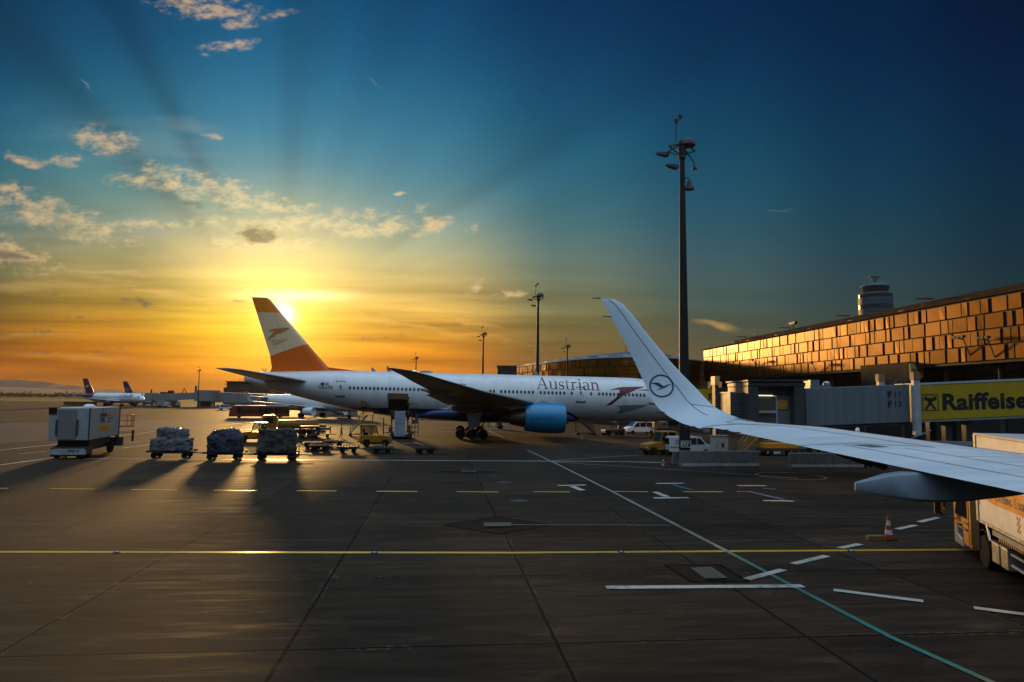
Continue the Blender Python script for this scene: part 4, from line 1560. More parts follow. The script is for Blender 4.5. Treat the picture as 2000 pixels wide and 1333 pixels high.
def panels(mb, L, zb, zt, rows, at, wmin=.55, wmax=2.6):
    """staggered cassettes; at(x, out, z) -> point"""
    h = (zt - zb) / rows
    for r_ in range(rows):
        x = random.uniform(-1.5, 0)
        z0, z1 = zb + r_ * h + .09, zb + (r_ + 1) * h - .09
        while x < L:
            w = random.choice([random.uniform(wmin, 1.0), random.uniform(wmin, 1.2), random.uniform(1.4, wmax), random.uniform(1.5, wmax)])
            g_ = random.choice([.12, .16, .3, .5])
            a_, e_ = max(0, x), min(L, x + w)
            if e_ - a_ > .25:
                d = random.uniform(.10, .22)
                q = [at(a_, 0, z0), at(e_, 0, z0), at(e_, 0, z1), at(a_, 0, z1), at(a_, d, z0), at(e_, d * random.uniform(.85, 1.15), z0), at(e_, d, z1), at(a_, d, z1)]
                k = mb.addv(q)
                for f in ((4, 5, 6, 7), (0, 1, 5, 4), (1, 2, 6, 5), (2, 3, 7, 6), (3, 0, 4, 7)):
                    mb.face([k + i for i in f])
            x += w + g_


b = MB()
panels(b, TL, ZB, ZT, 4, lambda x, d, z: (x, d, z))
b.build('golden_facade', gp, term)
b = MB()
b.b2(-8, TL, -30, -.02, ZB - .25, ZT + .15)
b.build('upper_wall', M_BACKWALL, term)
b = MB()
b.b2(-8, TL - 2, -34, -3.2, 0, ZB - .25)
b.build('lower_wall', M_BLUEBLACK, term)
b = MB()
for i in range(28):
    x = 1 + i * 4.1
    b.b2(x, x + 3.7, -3.2, -3.14, 4.6, 9.2)
b.build('glazing', mat('dark_terminal_glazing', (.008, .009, .011), .5, var=.2, spec=.2), term)
for i in range(15):
    MB().tube([(2 + i * 8.2, -1.6, 0), (2 + i * 8.2, -1.6, ZB - .25)], .32, 10).build('column', mat('column_concrete', (.05, .05, .05), .8), term, smooth=True)
b = MB()
b.b2(-8, TL, -.02, .22, ZT + .15, ZT + .32)
b.build('coping', M_ROOF, term)
b = MB()
b.prism([(-5.5, ZT + .15), (-5.5, ZT + 2.1), (-30, ZT + 2.4), (-30, ZT + .15)], 'x', -8, TL - 4)
pent = b.build('roof_storey', M_ROOF, term)
b = MB()
for i in range(9):
    x = 6 + i * 12.5
    b.b2(x, x + 1.1, -5.5, -5.46, ZT + .9, ZT + 1.6)
b.build('vent', M_DARK, pent)
for i in range(6):
    x = 12 + i * 19
    b = MB()
    b.tube([(x, -4.0, ZT), (x, -4.0, ZT + 2.25)], .05, 6)
    b.prism([(-5.4, ZT + 2.25), (-2.9, ZT + 2.25), (-3.2, ZT + 2.33), (-5.4, ZT + 2.38)], 'x', x - .3, x + .3)
    b.build('roof_canopy', M_DARK, term)


def roof_thing(x, y, kind):
    b = MB()
    if kind == 'dish':
        b.tube([(x, y, ZT + 2.2), (x, y, ZT + 3.2)], .10, 8)
        b.prism([(x - 1.3, ZT + 3.7), (x - .9, ZT + 3.2), (x + .9, ZT + 3.2), (x + 1.3, ZT + 3.7)], 'y', y - .3, y + .3)
        b.build('roof_radar', M_DARK, term)
    else:
        b.tube([(x, y, ZT + 2.2), (x, y, ZT + 3.6)], .07, 6)
        b.build('roof_aerial', M_DARK, term)


for x, y, k in [(17, -9, 'dish'), (29, -9, 'dish'), (86, -6, 'aerial'), (90, -7, 'dish'), (104, -6, 'aerial'), (109, -6, 'aerial')]:
    roof_thing(x, y, k)
# facade fittings: a gate box with a tan number sign, floodlight brackets
b = MB()
b.b2(46.5, 56.5, -3.1, .9, 6.2, 10.6)
gb = b.build('gate_box', mat('grey_cladding', (.016, .018, .02), .7, spec=.1), term)
b = MB()
b.b2(46.2, 46.55, -.9, .85, 8.6, 10.4)
k_ = b.build('gate_sign', mat('tan_sign', (.62, .42, .14), .5), gb)
sign_text('lettering', 'F09', .9, M_TEXTBLK, k_, lambda u, v: (46.19, .6 - u, 9.1 + v), bold=.01)
for x, z in [(37, 12.6), (33.5, 12.2), (69, 11.4), (90, 13.0)]:
    b = MB()
    b.tube([(x, .2, z - 1.8), (x, .9, z)], .06, 6)
    for dx_ in (-.6, 0, .6):
        b.tube([(x, .9, z), (x + dx_, 1.4, z + .25)], .05, 6)
        b.box((x + dx_, 1.5, z + .3), (.45, .4, .28))
    b.build('floodlight_bracket', M_DARK, term)

# ------------------------------------------------------------------ rounded pier behind the jet
PC = [(AT(900, 740, 232)), (AT(985, 740, 205)), AT(1010, 740, 196), AT(1040, 740, 183), AT(1075, 740, 170), AT(1120, 740, 157), AT(1175, 740, 148), AT(1230, 740, 144), AT(1290, 740, 144), AT(1335, 740, 148), AT(1362, 740, 153), AT(1378, 740, 160), AT(1381, 740, 170)]
PC = [Vector((p.x, p.y)) for p in PC[2:]]
# resample evenly
pl_ = []
for a_, e_ in zip(PC, PC[1:]):
    n = max(1, int((e_ - a_).length / 1.5))
    pl_ += [a_ + (e_ - a_) * k / n for k in range(n)]
pl_.append(PC[-1])
for _ in range(14):
    pl_ = [pl_[0]] + [(pl_[i - 1] + pl_[i] * 2 + pl_[i + 1]) / 4 for i in range(1, len(pl_) - 1)] + [pl_[-1]]
PCs = [0.0]
for a_, e_ in zip(pl_, pl_[1:]):
    PCs.append(PCs[-1] + (e_ - a_).length)
PO = Vector((25, 165, 0))
pier = thing('pier_building', 'rounded golden panelled pier building behind the white jet and winglet', 'pier', PO)


def pier_at(x, d, z):
    x = min(max(x, 0), PCs[-1] - .001)
    i = next(k for k in range(len(PCs) - 1) if x <= PCs[k + 1])
    f = (x - PCs[i]) / (PCs[i + 1] - PCs[i])
    p = pl_[i] + (pl_[i + 1] - pl_[i]) * f
    tdir = (pl_[i + 1] - pl_[i]).normalized()
    nn_ = Vector((tdir.y, -tdir.x))
    return (p.x + nn_.x * d - PO.x, p.y + nn_.y * d - PO.y, z)


b = MB()
PT = 14.3
panels(b, PCs[-1], 7.4, PT, 4, pier_at, .8, 3.0)
b.build('golden_facade', gp, pier)


def pier_ring(inset, z):
    """closed plan outline: the curved front and a straight back"""
    back = [Vector((44, 178)), Vector((4, 215))]
    out = []
    for i in range(len(pl_)):
        q = pier_at(PCs[i], -inset, z)
        out.append(q)
    for p in back:
        out.append((p.x - PO.x, p.y - PO.y, z))
    return out


b = MB()
b.loft([pier_ring(.03, 7.2), pier_ring(.03, PT + .1)])
b.build('upper_wall', M_BACKWALL, pier)
b = MB()
b.loft([pier_ring(2.5, 0), pier_ring(2.5, 7.2)])
b.build('lower_wall', M_BLUEBLACK, pier)
b = MB()
b.loft([pier_ring(-.15, PT + .1), pier_ring(-.15, PT + .35)])
b.build('coping', M_LGREY, pier)
b = MB()
b.loft([pier_ring(3.0, PT + .35), pier_ring(3.4, PT + 1.1), pier_ring(7.5, PT + 1.9)])
b.build('roof', mat('zinc_roof', (.13, .15, .17), .45, metal=.3), pier)
for i in range(9):
    x = 12 + i * (PCs[-1] - 30) / 9
    b = MB()
    for dz_, w_ in ((.55, 2.2),):
        a_, e_ = pier_at(x, -1.2, PT + .35), pier_at(x + w_, -1.2, PT + .35)
        m_, q_ = pier_at(x, -2.6, PT + .35), pier_at(x + w_, -2.6, PT + .35)
        b.loft([[a_, e_, q_, m_], [(p[0], p[1], p[2] + dz_) for p in (a_, e_, q_, m_)]])
    b.build('rooflight', M_LGREY, pier)
b = MB()
for x in (50, 74, 76):
    p = pier_at(x, -9, PT + 1.5)
    b.tube([p, (p[0], p[1], PT + 3.4)], .06, 6)
b.build('roof_aerial', M_DARK, pier)
# plain dark hall behind
p_ = AT(972, 712, 240)
q_ = AT(1040, 712, 240)
hall = thing('dark_hall', 'plain dark flat roofed hall behind the left end of the rounded golden pier', 'building', (p_.x, 240, 0))
b = MB()
b.b2(0, q_.x - p_.x + 6, 0, 24, 0, 16.4)
b.build('wall', M_BLUEBLACK, hall)
b = MB()
b.b2(-.3, q_.x - p_.x + 6.3, -.3, 24.3, 16.4, 17.0)
b.build('roof', M_DARK, hall)

# ------------------------------------------------------------------ control tower
TWY = 330
tp = AT(1710, 600, TWY)
tower = thing('control_tower', 'tall banded airport control tower with teal shade in its colour, rising behind the golden terminal', 'control tower', (tp.x, TWY, 0))
M_TOWER = mat('tower_shade_teal', (0.022, 0.085, 0.115), .6, var=.08, scale=.2)  # base colour carries the teal of haze and shade
M_TGLASS = mat('tower_glass', (0.010, 0.030, 0.045), .15, var=0)


def tz(y):
    return AT(1710, y, TWY).z


b = MB()
b.lathe([(5.6, 0), (5.3, tz(625)), (7.4, tz(618)), (7.65, tz(609)), (7.65, tz(575)), (7.4, tz(574))], (0, 0, 0), 'z', 28)
b.build('shaft', M_TOWER, tower, smooth=True)
for y0, y1, r_ in ((605, 597, 7.69), (583, 577, 7.69)):
    b = MB()
    b.lathe([(r_ - .6, tz(y0)), (r_, tz(y0)), (r_, tz(y1)), (r_ - .6, tz(y1))], (0, 0, 0), 'z', 28)
    b.build('window_band', M_TGLASS, tower, smooth=True)
b = MB()
b.lathe([(5.5, tz(574)), (6.25, tz(563)), (5.8, tz(562))], (0, 0, 0), 'z', 16)
b.build('cab_glass', M_TGLASS, tower)
b = MB()
b.lathe([(6.4, tz(562)), (6.5, tz(560.5)), (5.6, tz(556)), (3.8, tz(554))], (0, 0, 0), 'z', 20)
rf = b.build('cab_roof', M_TOWER, tower)
b = MB()
b.tube([(0, 0, tz(555)), (0, 0, tz(543))], [1.2, .5], 8)
b.box((0, 0, tz(541.5)), (5.3, .5, .55))
b.box((0, 0, tz(545)), (3.2, .4, .4))
b.build('radar', M_DARK, rf)
b = MB()
for x in (-5.3, -4.1, 3.5, 4.7):
    b.tube([(x, 0, tz(562)), (x, 0, tz(551 + .5 * abs(x)))], .15, 6)
b.build('aerial', M_DARK, rf)


# ------------------------------------------------------------------ floodlight masts
def mast(px, ybase, ytop, Y, label, full, wbase=None):
    p = G(px, ybase) if Y is None else AT(px, 700, Y)
    Y = p.y
    H = AT(px, ytop, Y).z
    r_ = thing('light_mast', label, 'light mast', (p.x, p.y, 0), 0, 'floodlight masts on the apron')
    k = H / 27.0
    b = MB()
    b.tube([(0, 0, 0), (0, 0, 9 * k), (0, 0, H - 1.2 * k)], [.44 * k, .36 * k, .18 * k], 16)
    b.build('pole', M_MAST, r_, smooth=True)
    b = MB()
    z = H - 2.2 * k
    b.lathe([(.30 * k, -.5 * k), (.32 * k, .9 * k), (.15 * k, 1.0 * k)], (0, 0, z), 'z', 12)
    for a in (200, 250, 20, 60, 140):
        q = Vector((math.cos(R(a)), math.sin(R(a)), 0))
        b.tube([(0, 0, z + .8 * k), (q.x * 1.25 * k, q.y * 1.25 * k, z + .35 * k)], .07 * k, 6)
        b.tube([(0, 0, z - .3 * k), (q.x * 1.25 * k, q.y * 1.25 * k, z + .35 * k)], .06 * k, 6)
    b.tube([(-.5 * k, 0, z + .8 * k), (-.45 * k, 0, z + 2.9 * k)], .045 * k, 6)
    b.lathe([(.05 * k, 0), (.16 * k, .1 * k), (.16 * k, .35 * k), (.05 * k, .45 * k)], (-.45 * k, 0, z + 2.4 * k), 'z', 8)
    b.lathe([(.05 * k, 0), (.16 * k, .1 * k), (.16 * k, .35 * k), (.05 * k, .45 * k)], (-.12 * k, 0, z + 2.8 * k), 'z', 8)
    b.tube([(-.45 * k, 0, z + 2.5 * k), (-.12 * k, 0, z + 2.9 * k)], .035 * k, 5)
    b.build('lamp_bracket', M_DARK, r_, smooth=True)

    def head(x, y, zz, s_, tilt, rz_):
        b = MB()
        b.M = Matrix.Translation((x * k, y * k, zz)) @ Matrix.Rotation(R(rz_), 4, 'Z') @ Matrix.Rotation(R(tilt), 4, 'Y') @ Matrix.Scale(k * s_, 4)
        b.loft([[(-.95, .1, -.08), (-.95, -.1, -.08), (-.95, -.1, -.02), (-.95, .1, -.02)], [(-.5, .32, -.16), (-.5, -.32, -.16), (-.5, -.30, .12), (-.5, .30, .12)], [(.3, .40, -.2), (.3, -.40, -.2), (.3, -.34, .22), (.3, .34, .22)], [(.55, .2, -.14), (.55, -.2, -.14), (.55, -.2, .16), (.55, .2, .16)]])
        b.build('lamp', M_DARK, r_, smooth=True)
    head(-1.45, 0, z - .15 * k, .72, 8, 0)
    head(-.85, -.6, z - 1.35 * k, .72, 10, 12)
    b = MB()
    b.lathe([(.02, .68 * k), (.36 * k, .6 * k), (.60 * k, .34 * k), (.64 * k, .0), (.2 * k, -.1 * k)], (.45 * k, .1, z + .6 * k), 'z', 16)
    b.build('lamp', M_DARK, r_, smooth=True)
    if full:
        b = MB()
        b.lathe([(.15, .45), (.30, .0), (.42, -.35), (.1, -.36)], (.62, 0, z - 2.9), 'z', 10)
        b.tube([(.2, 0, z - 2.3), (.62, 0, z - 2.2), (.62, 0, z - 2.5)], .05, 6)
        b.build('siren', M_DARK, r_)
        b = MB()
        b.tube([(.3, 0, z + .2), (1.05, 0, z - .9), (1.05, 0, z - 1.35)], .06, 6)
        b.box((1.05, 0, z - 1.4), (.4, .3, .14))
        b.build('camera_arm', M_DARK, r_)
        b = MB()
        for i in range(44):
            zz = 3 + i * .5
            rr_ = .46 - .24 * zz / 26
            b.tube([(rr_, -.05, zz), (rr_ + .12, -.05, zz)], .02, 4)
        b.build('climbing_step', M_DARK, r_)
        b = MB()
        b.box((-.02, -.49, 1.77), (.85, .03, .55))
        sg_ = b.build('number_sign', M_DARK, r_)
        b = MB()
        for c_, d_ in (((-.02, -.508, 2.02), (.85, .004, .04)), ((-.02, -.508, 1.52), (.85, .004, .04)), ((-.425, -.508, 1.77), (.04, .004, .46)), ((.385, -.508, 1.77), (.04, .004, .46))):
            b.box(c_, d_)
        b.build('border', M_WHITE, sg_)
        sign_text('lettering', 'F57', .42, M_WHITE, sg_, lambda u, v: (-.40 + u, -.512, 1.62 + v), bold=.008)
    return r_


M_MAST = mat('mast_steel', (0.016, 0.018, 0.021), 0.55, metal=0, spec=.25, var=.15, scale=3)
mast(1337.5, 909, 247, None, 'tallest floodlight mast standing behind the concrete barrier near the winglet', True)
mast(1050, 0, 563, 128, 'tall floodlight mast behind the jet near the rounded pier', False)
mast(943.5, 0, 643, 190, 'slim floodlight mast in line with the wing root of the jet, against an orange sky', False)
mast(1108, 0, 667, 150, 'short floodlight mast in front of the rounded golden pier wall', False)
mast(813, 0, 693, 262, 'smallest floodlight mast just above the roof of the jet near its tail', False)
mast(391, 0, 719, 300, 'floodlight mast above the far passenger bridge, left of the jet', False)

# ------------------------------------------------------------------ concrete barriers, cabinet
def barrier(x0, x1, yb, h, label, seed):
    a_, e_ = G(x0, yb), G(x1, yb)
    L = (e_ - a_).length
    r_ = tag(MB().prism([(-.42, 0), (.42, 0), (.42, .12), (.26, .30), (.20, h), (-.20, h), (-.26, .30), (-.42, .12)], 'x', 0, L / 2 - .02).build('concrete_barrier', M_CONC, None, bevel=.02), label + ', its left block', 'concrete barrier', 'concrete barrier blocks')
    r_.location = a_
    r_.rotation_euler = (0, 0, heading(a_, e_))
    q = r_.copy()
    C.objects.link(q)
    q.location = (a_ + e_) / 2
    q['label'] = label + ', its right block'


barrier(1328, 1479, 912, 1.28, 'concrete barrier at the foot of the tallest mast', 1)
barrier(1542, 1702, 914, 1.2, 'concrete barrier under the wing, right of the mast', 2)
p = G(1405, 893)
cab = thing('utility_cabinet', 'beige metal electrical cabinet behind the concrete barrier beside the mast', 'cabinet', p, R(8))
b = MB()
b.b2(-.75, .75, -.35, .35, .15, 2.0)
b.build('housing', mat('beige_paint', (.42, .40, .33), .55, dirt=.4), cab, bevel=.02)
b = MB()
b.b2(-.82, .82, -.42, .42, 2.0, 2.08)
b.build('top', M_GREY, cab)
b = MB()
b.b2(-.66, -.3, -.365, -.352, .3, 1.9)
b.b2(-.22, .66, -.365, -.352, .3, 1.9)
dr = b.build('door', mat('beige_door', (.36, .34, .28), .55, dirt=.5), cab)
b = MB()
b.b2(.06, .34, -.39, -.366, .95, 1.35)
b.b2(-.36, -.32, -.39, -.366, 1.0, 1.2)
b.build('lock', M_DARK, dr)
b = MB()
b.b2(-.8, .8, -.4, .4, 0, .15)
b.build('plinth', M_CONC, cab)

# ------------------------------------------------------------------ glass you can see through
M_PANE = bpy.data.materials.new('clear_window_pane')
M_PANE.use_nodes = True
t = NT(M_PANE.node_tree)
t.n.clear()
a_ = t.add('ShaderNodeBsdfTransparent')
a_.inputs[0].default_value = (.72, .74, .72, 1)
g_ = t.add('ShaderNodeBsdfGlossy')
g_.inputs[1].default_value = .05
fr_ = t.add('ShaderNodeFresnel')
x_ = t.add('ShaderNodeMixShader')
t.l.new(fr_.outputs[0], x_.inputs[0])
t.l.new(a_.outputs[0], x_.inputs[1])
t.l.new(g_.outputs[0], x_.inputs[2])
o_ = t.add('ShaderNodeOutputMaterial')
t.l.new(x_.outputs[0], o_.inputs[0])


def P2(m, parent, pts, axis, a, b_, name, bevel=0.0):
    return MB().prism(pts, axis, a, b_).build(name, m, parent, bevel=bevel)


def B2(m, parent, name, *d, bevel=0.0):
    k = MB()
    for q in (d if isinstance(d[0], (tuple, list)) else [d]):
        k.b2(*q)
    return k.build(name, m, parent, bevel=bevel)


def EACH(m, parent, name, *d, bevel=0.0):
    for q in d:
        MB().b2(*q).build(name, m, parent, bevel=bevel)


def at_rz(px0, px1, y):
    return heading(G(px0, y), G(px1, y))


# ------------------------------------------------------------------ yellow tow tractors (boxy cab, bonnet in front)
def tractor(label, p, rz, scale=1.0, group='yellow tow tractors'):
    r_ = thing('tow_tractor', label, 'tow tractor', p, rz, group)
    P2(M_YEL, r_, [(-1.55, .42), (-1.55, 1.12), (.12, 1.12), (.2, 1.18), (1.45, 1.02), (1.58, .92), (1.6, .45), (1.35, .42), (1.25, .68), (.72, .68), (.6, .42), (-.48, .42), (-.6, .70), (-1.12, .70), (-1.24, .42)], 'y', -.78, .78, 'body', .04)
    B2(M_DARK, r_, 'chassis', (-1.45, 1.5, -.55, .55, .26, .42))
    c = MB()
    for s_ in (-.74, .70):
        c.prism([(-1.50, 1.10), (-1.50, 2.1), (-1.40, 2.1), (-1.38, 1.10)], 'y', s_, s_ + .05)
        c.prism([(-.62, 1.10), (-.62, 2.1), (-.52, 2.1), (-.52, 1.10)], 'y', s_, s_ + .05)
        c.prism([(.20, 1.14), (-.08, 2.1), (-.0, 2.1), (.30, 1.14)], 'y', s_, s_ + .05)
    c.b2(-1.50, -1.46, -.7, .7, 1.12, 1.3)
    cb = c.build('cab', M_YEL, r_)
    P2(M_YEL, cb, [(-1.56, 2.08), (.02, 2.08), (-.04, 2.19), (-1.5, 2.19)], 'y', -.80, .80, 'roof', .03)
    c = MB()
    for s_ in (-.72, .71):
        c.prism([(-1.38, 1.3), (-1.40, 2.06), (-.63, 2.06), (-.63, 1.3)], 'y', s_, s_ + .012)
        c.prism([(-.51, 1.3), (-.51, 2.06), (-.10, 2.06), (.14, 1.3)], 'y', s_, s_ + .012)
    c.loft([[(.22, -.68, 1.2), (.22, .68, 1.2), (-.03, .68, 2.06), (-.03, -.68, 2.06)], [(.235, -.68, 1.2), (.235, .68, 1.2), (-.015, .68, 2.06), (-.015, -.68, 2.06)]])
    c.b2(-1.49, -1.475, -.68, .68, 1.32, 2.06)
    c.build('window', M_PANE, cb)
    B2(M_DARK, r_, 'seat', (-1.2, -.75, -.5, .5, 1.1, 1.35), (-1.25, -1.1, -.5, .5, 1.35, 1.75))
    for s_ in (-.55, .55):
        q = MB().lathe([(.10, 0), (.09, .03)], (1.575, s_, .72), 'x', 12).build('headlight', M_LAMP, r_, smooth=True)
    B2(M_DARK, r_, 'bumper', (1.55, 1.68, -.76, .76, .40, .58))
    EACH(M_DARK, r_, 'mirror', (.10, .16, -.98, -.84, 1.5, 1.8), (.10, .16, .84, .98, 1.5, 1.8))
    c = MB().tube([(-1.55, 0, .45), (-1.8, 0, .45)], .06, 8)
    c.build('tow_hitch', M_DARK, r_)
    for x in (-.86, .98):
        for s_ in (-.68, .68):
            add_wheel(r_, x, s_, .36, .24)
    r_.scale = (scale,) * 3
    return r_


p = G(733, 872)
tractor('yellow tow tractor facing right, in front of the cargo loader', p, at_rz(704, 761, 872), 1.08)
p = G(495, 862)
tractor('yellow tow tractor facing left, between the dark wrapped load and the brown load', p, at_rz(520, 470, 862) + .12, 1.0)
p = G(1287, 887.5)
tractor('yellow tow tractor facing left beside the white van and the tallest mast', p, at_rz(1315, 1258, 888) + .15, 1.05)

# ------------------------------------------------------------------ dollies and their loads
M_NET = mat('dolly_steel', (0.045, 0.043, 0.042), .5, metal=.4, var=.3)


def dolly(label, p, rz, L=3.4, group='flat cargo dollies', name='cargo_dolly', sc=1.0):
    r_ = thing(name, label, 'dolly', p, rz, group)
    h = L / 2
    k = MB()
    k.b2(-h, h, -.95, .95, .50, .58)
    for y in (-.92, .86):
        k.b2(-h, h, y, y + .06, .58, .66)
    for i in range(7):
        x = -h + .25 + i * (L - .5) / 6
        k.tube([(x, -.85, .60), (x, .85, .60)], .045, 6)
    k.build('platform', M_NET, r_)
    k = MB()
    k.b2(-h + .2, h - .2, -.3, -.2, .36, .50)
    k.b2(-h + .2, h - .2, .2, .3, .36, .50)
    k.tube([(-h + .55, -.75, .22), (-h + .55, .75, .22)], .05, 8)
    k.tube([(h - .55, -.75, .22), (h - .55, .75, .22)], .05, 8)
    for x in (-h + .55, h - .55):
        k.b2(x - .12, x + .12, -.5, .5, .22, .40)
    k.build('chassis', M_NET, r_)
    k = MB()
    k.tube([(h - .1, 0, .42), (h + .55, 0, .40), (h + 1.0, 0, .38)], .045, 8)
    k.tube([(h - .1, -.3, .42), (h + .5, 0, .40)], .035, 6)
    k.tube([(h - .1, .3, .42), (h + .5, 0, .40)], .035, 6)
    k.lathe([(.09, -.03), (.09, .03)], (h + 1.05, 0, .38), 'z', 10)
    k.build('drawbar', M_NET, r_, smooth=True)
    for x in (-h + .55, h - .55):
        for y in (-.72, .72):
            add_wheel(r_, x, y, .24, .18)
    r_.scale = (sc,) * 3
    return r_


def wrapped(name, label, p, rz, L, Wd, Hh, base, glossy, kind, z0=.67):
    """a cargo stack under plastic film: a box with lumpy faces, creases and a pinched top"""
    nx, ny, nz = 40, 24, 26
    b = MB()
    idx = {}
    random.seed(hash(kind) % 100 if False else {'pale': 3, 'dark': 8, 'brown': 5}[kind])
    off = Vector((random.uniform(0, 50), random.uniform(0, 50), 7))

    def vert(i, j, k):
        key = (i, j, k)
        if key in idx:
            return idx[key]
        u, v, w = i / nx * 2 - 1, j / ny * 2 - 1, k / nz
        pin = 1.0
        if kind == 'pale':
            pin = 1.0 if w < .50 else (1 - (w - .5) * .25 if w < .58 else (.74 if w < .93 else .70))
            if .50 <= w < .58:
                pin = 1 - (w - .50) / .08 * .26
        elif kind == 'dark':
            pin = 1.0 if w < .62 else 1 - (w - .62) * 1.0
        else:
            pin = 1.0 - .05 * max(0, w - .75) * 4
        rd = 1 - .06 * max(0, abs(u) + abs(v) - 1.35) * 2
        x, y, z = u * L / 2 * pin * rd, v * Wd / 2 * (pin * .5 + .5) * rd, w * Hh
        q = Vector((x, y, z))
        n1 = noise.noise_vector(q * 1.1 + off) * .15
        n2 = noise.noise_vector(q * 3.2 + off) * .10
        n3 = noise.noise_vector(q * 7.5 + off) * .055
        d = n1 + n2 + n3
        if k == 0:
            d.z = 0
        if k == nz and kind == 'pale':
            z += .12 * (noise.noise(q * 1.6 + off) > .05)
        sag = -.12 * (abs(u) ** 3) if (k == nz) else 0
        idx[key] = b.addv([(x + d.x, y + d.y, z + d.z + sag + (0 if k else 0))])
        return idx[key]
    for i in range(nx):
        for j in range(ny):
            for k in (0, nz):
                b.face((vert(i, j, k), vert(i + 1, j, k), vert(i + 1, j + 1, k), vert(i, j + 1, k)))
        for k in range(nz):
            for j in (0, ny):
                b.face((vert(i, j, k), vert(i + 1, j, k), vert(i + 1, j, k + 1), vert(i, j, k + 1)))
    for j in range(ny):
        for k in range(nz):
            for i in (0, nx):
                b.face((vert(i, j, k), vert(i, j + 1, k), vert(i, j + 1, k + 1), vert(i, j, k + 1)))
    m = bpy.data.materials.new('film_' + kind)
    m.use_nodes = True
    t = NT(m.node_tree)
    s_ = t.n['Principled BSDF']
    o = t.add('ShaderNodeTexCoord').outputs['Object']
    n1 = t.noise(t.mapping(o, scale=(1, 1, .8)), 1.7, 5, .65, 1.2)
    n2 = t.noise(t.mapping(o, scale=(2.2, 2.2, .8)), 4.2, 7, .75, 3.0)
    c_ = t.mix(t.mr(n1, .35, .65), tuple(base[0]) + (1,), tuple(base[1]) + (1,))
    c_ = t.mix(t.mr(n2, .42, .30), c_, tuple(x * .35 for x in base[0]) + (1,))  # creases darkened in the colour, as shade would fall
    c_ = t.mix(t.mr(n2, .58, .66), c_, tuple(base[2]) + (1,))  # crinkle highlights painted pale into the colour
    t.l.new(c_, s_.inputs['Base Color'])
    s_.inputs['Roughness'].default_value = glossy
    s_.inputs['Specular IOR Level'].default_value = .6
    bn = t.add('ShaderNodeBump')
    bn.inputs['Strength'].default_value = 1.0
    bn.inputs['Distance'].default_value = .14
    t.l.new(n2, bn.inputs['Height'])
    t.l.new(bn.outputs[0], s_.inputs['Normal'])
    o = b.build(name, m, None, smooth='all')
    o.location = (p[0], p[1], z0)
    o.rotation_euler = (0, 0, rz)
    tag(o, label, 'cargo load', 'wrapped cargo loads on dollies')
    return o


LD = [(325, 896, 287, 361, 'pale', 1.72, [(.09, .10, .115), (.20, .21, .23), (.48, .48, .47)], .22, 'cargo load under pale crinkled plastic film with a stepped top, nearest the high lift truck'),
      (430, 899, 398, 463, 'dark', 1.80, [(.010, .014, .035), (.04, .05, .09), (.45, .47, .50)], .16, 'cargo load under dark blue and black shiny film, middle of the three loads'),
      (533, 900, 495, 567, 'brown', 1.86, [(.050, .038, .028), (.10, .075, .055), (.17, .14, .11)], .35, 'brown netted cargo block with a square top, rightmost of the three loads')]
for (px, py, x0, x1, kind, hh, base, gl, lb) in LD:
    p = G(px, py) + Vector((0, .95, 0))
    L = (G(x1, py) - G(x0, py)).length
    rz = at_rz(px - 60, px + 60, py)
    dolly('cargo dolly carrying the ' + {'pale': 'pale plastic wrapped load', 'dark': 'dark blue wrapped load', 'brown': 'brown netted load'}[kind], p, rz, L + .55, 'loaded cargo dollies')
    wrapped('wrapped_cargo', lb, p, rz, L, 2.2 if kind != 'brown' else 2.3, hh, base, gl, kind)
# rack on the end of the brown load's dolly
p = G(573, 899)
rk = thing('dolly_rack', 'open steel end rack standing beside the brown netted load', 'rack', p, at_rz(500, 600, 900))
k = MB()
for x in (-.25, .25):
    for y in (-.7, .7):
        k.tube([(x, y, .1), (x * 1.4, y, 1.15)], .04, 6)
for z in (.35, .7, 1.1):
    k.tube([(-.3, -.7, z), (.3, -.7, z)], .035, 6)
    k.tube([(.3, -.7, z), (.3, .7, z)], .035, 6)
k.build('frame', M_DARK, rk)
k = MB()
k.b2(-.4, .4, -.75, .75, .30, .38)
k.build('deck', M_DARK, rk)
for y in (-.6, .6):
    add_wheel(rk, 0, y, .18, .14)

EMP = [(608, 876, 'empty flat dolly just right of the brown load, behind the front row'), (677, 885.5, 'empty flat dolly in the front row, leftmost of four'), (744, 887, 'empty flat dolly in the front row below the yellow tractor'),
       (828, 887.5, 'empty flat dolly in the front row, rightmost of all'), (650, 873, 'empty flat dolly hitched behind the yellow tractor facing right'), (622, 882, 'empty flat dolly in the front row touching the brown load')]
d0 = None
for i, (px, py, lb) in enumerate(EMP):
    p = G(px, py) + Vector((0, .6, 0))
    rz = at_rz(px - 30, px + 30, py) + (0.25, .05, -.03, .12, .0, -.1)[i]
    if d0 is None:
        d0 = dolly(lb, p, rz, 2.2, 'empty flat dollies', 'flat_dolly', .95)
    else:
        dup(d0, p, rz, lb)

# ------------------------------------------------------------------ baggage carts
M_CURT = mat('cart_canvas', (.11, .085, .05), .8, var=.3, scale=4)


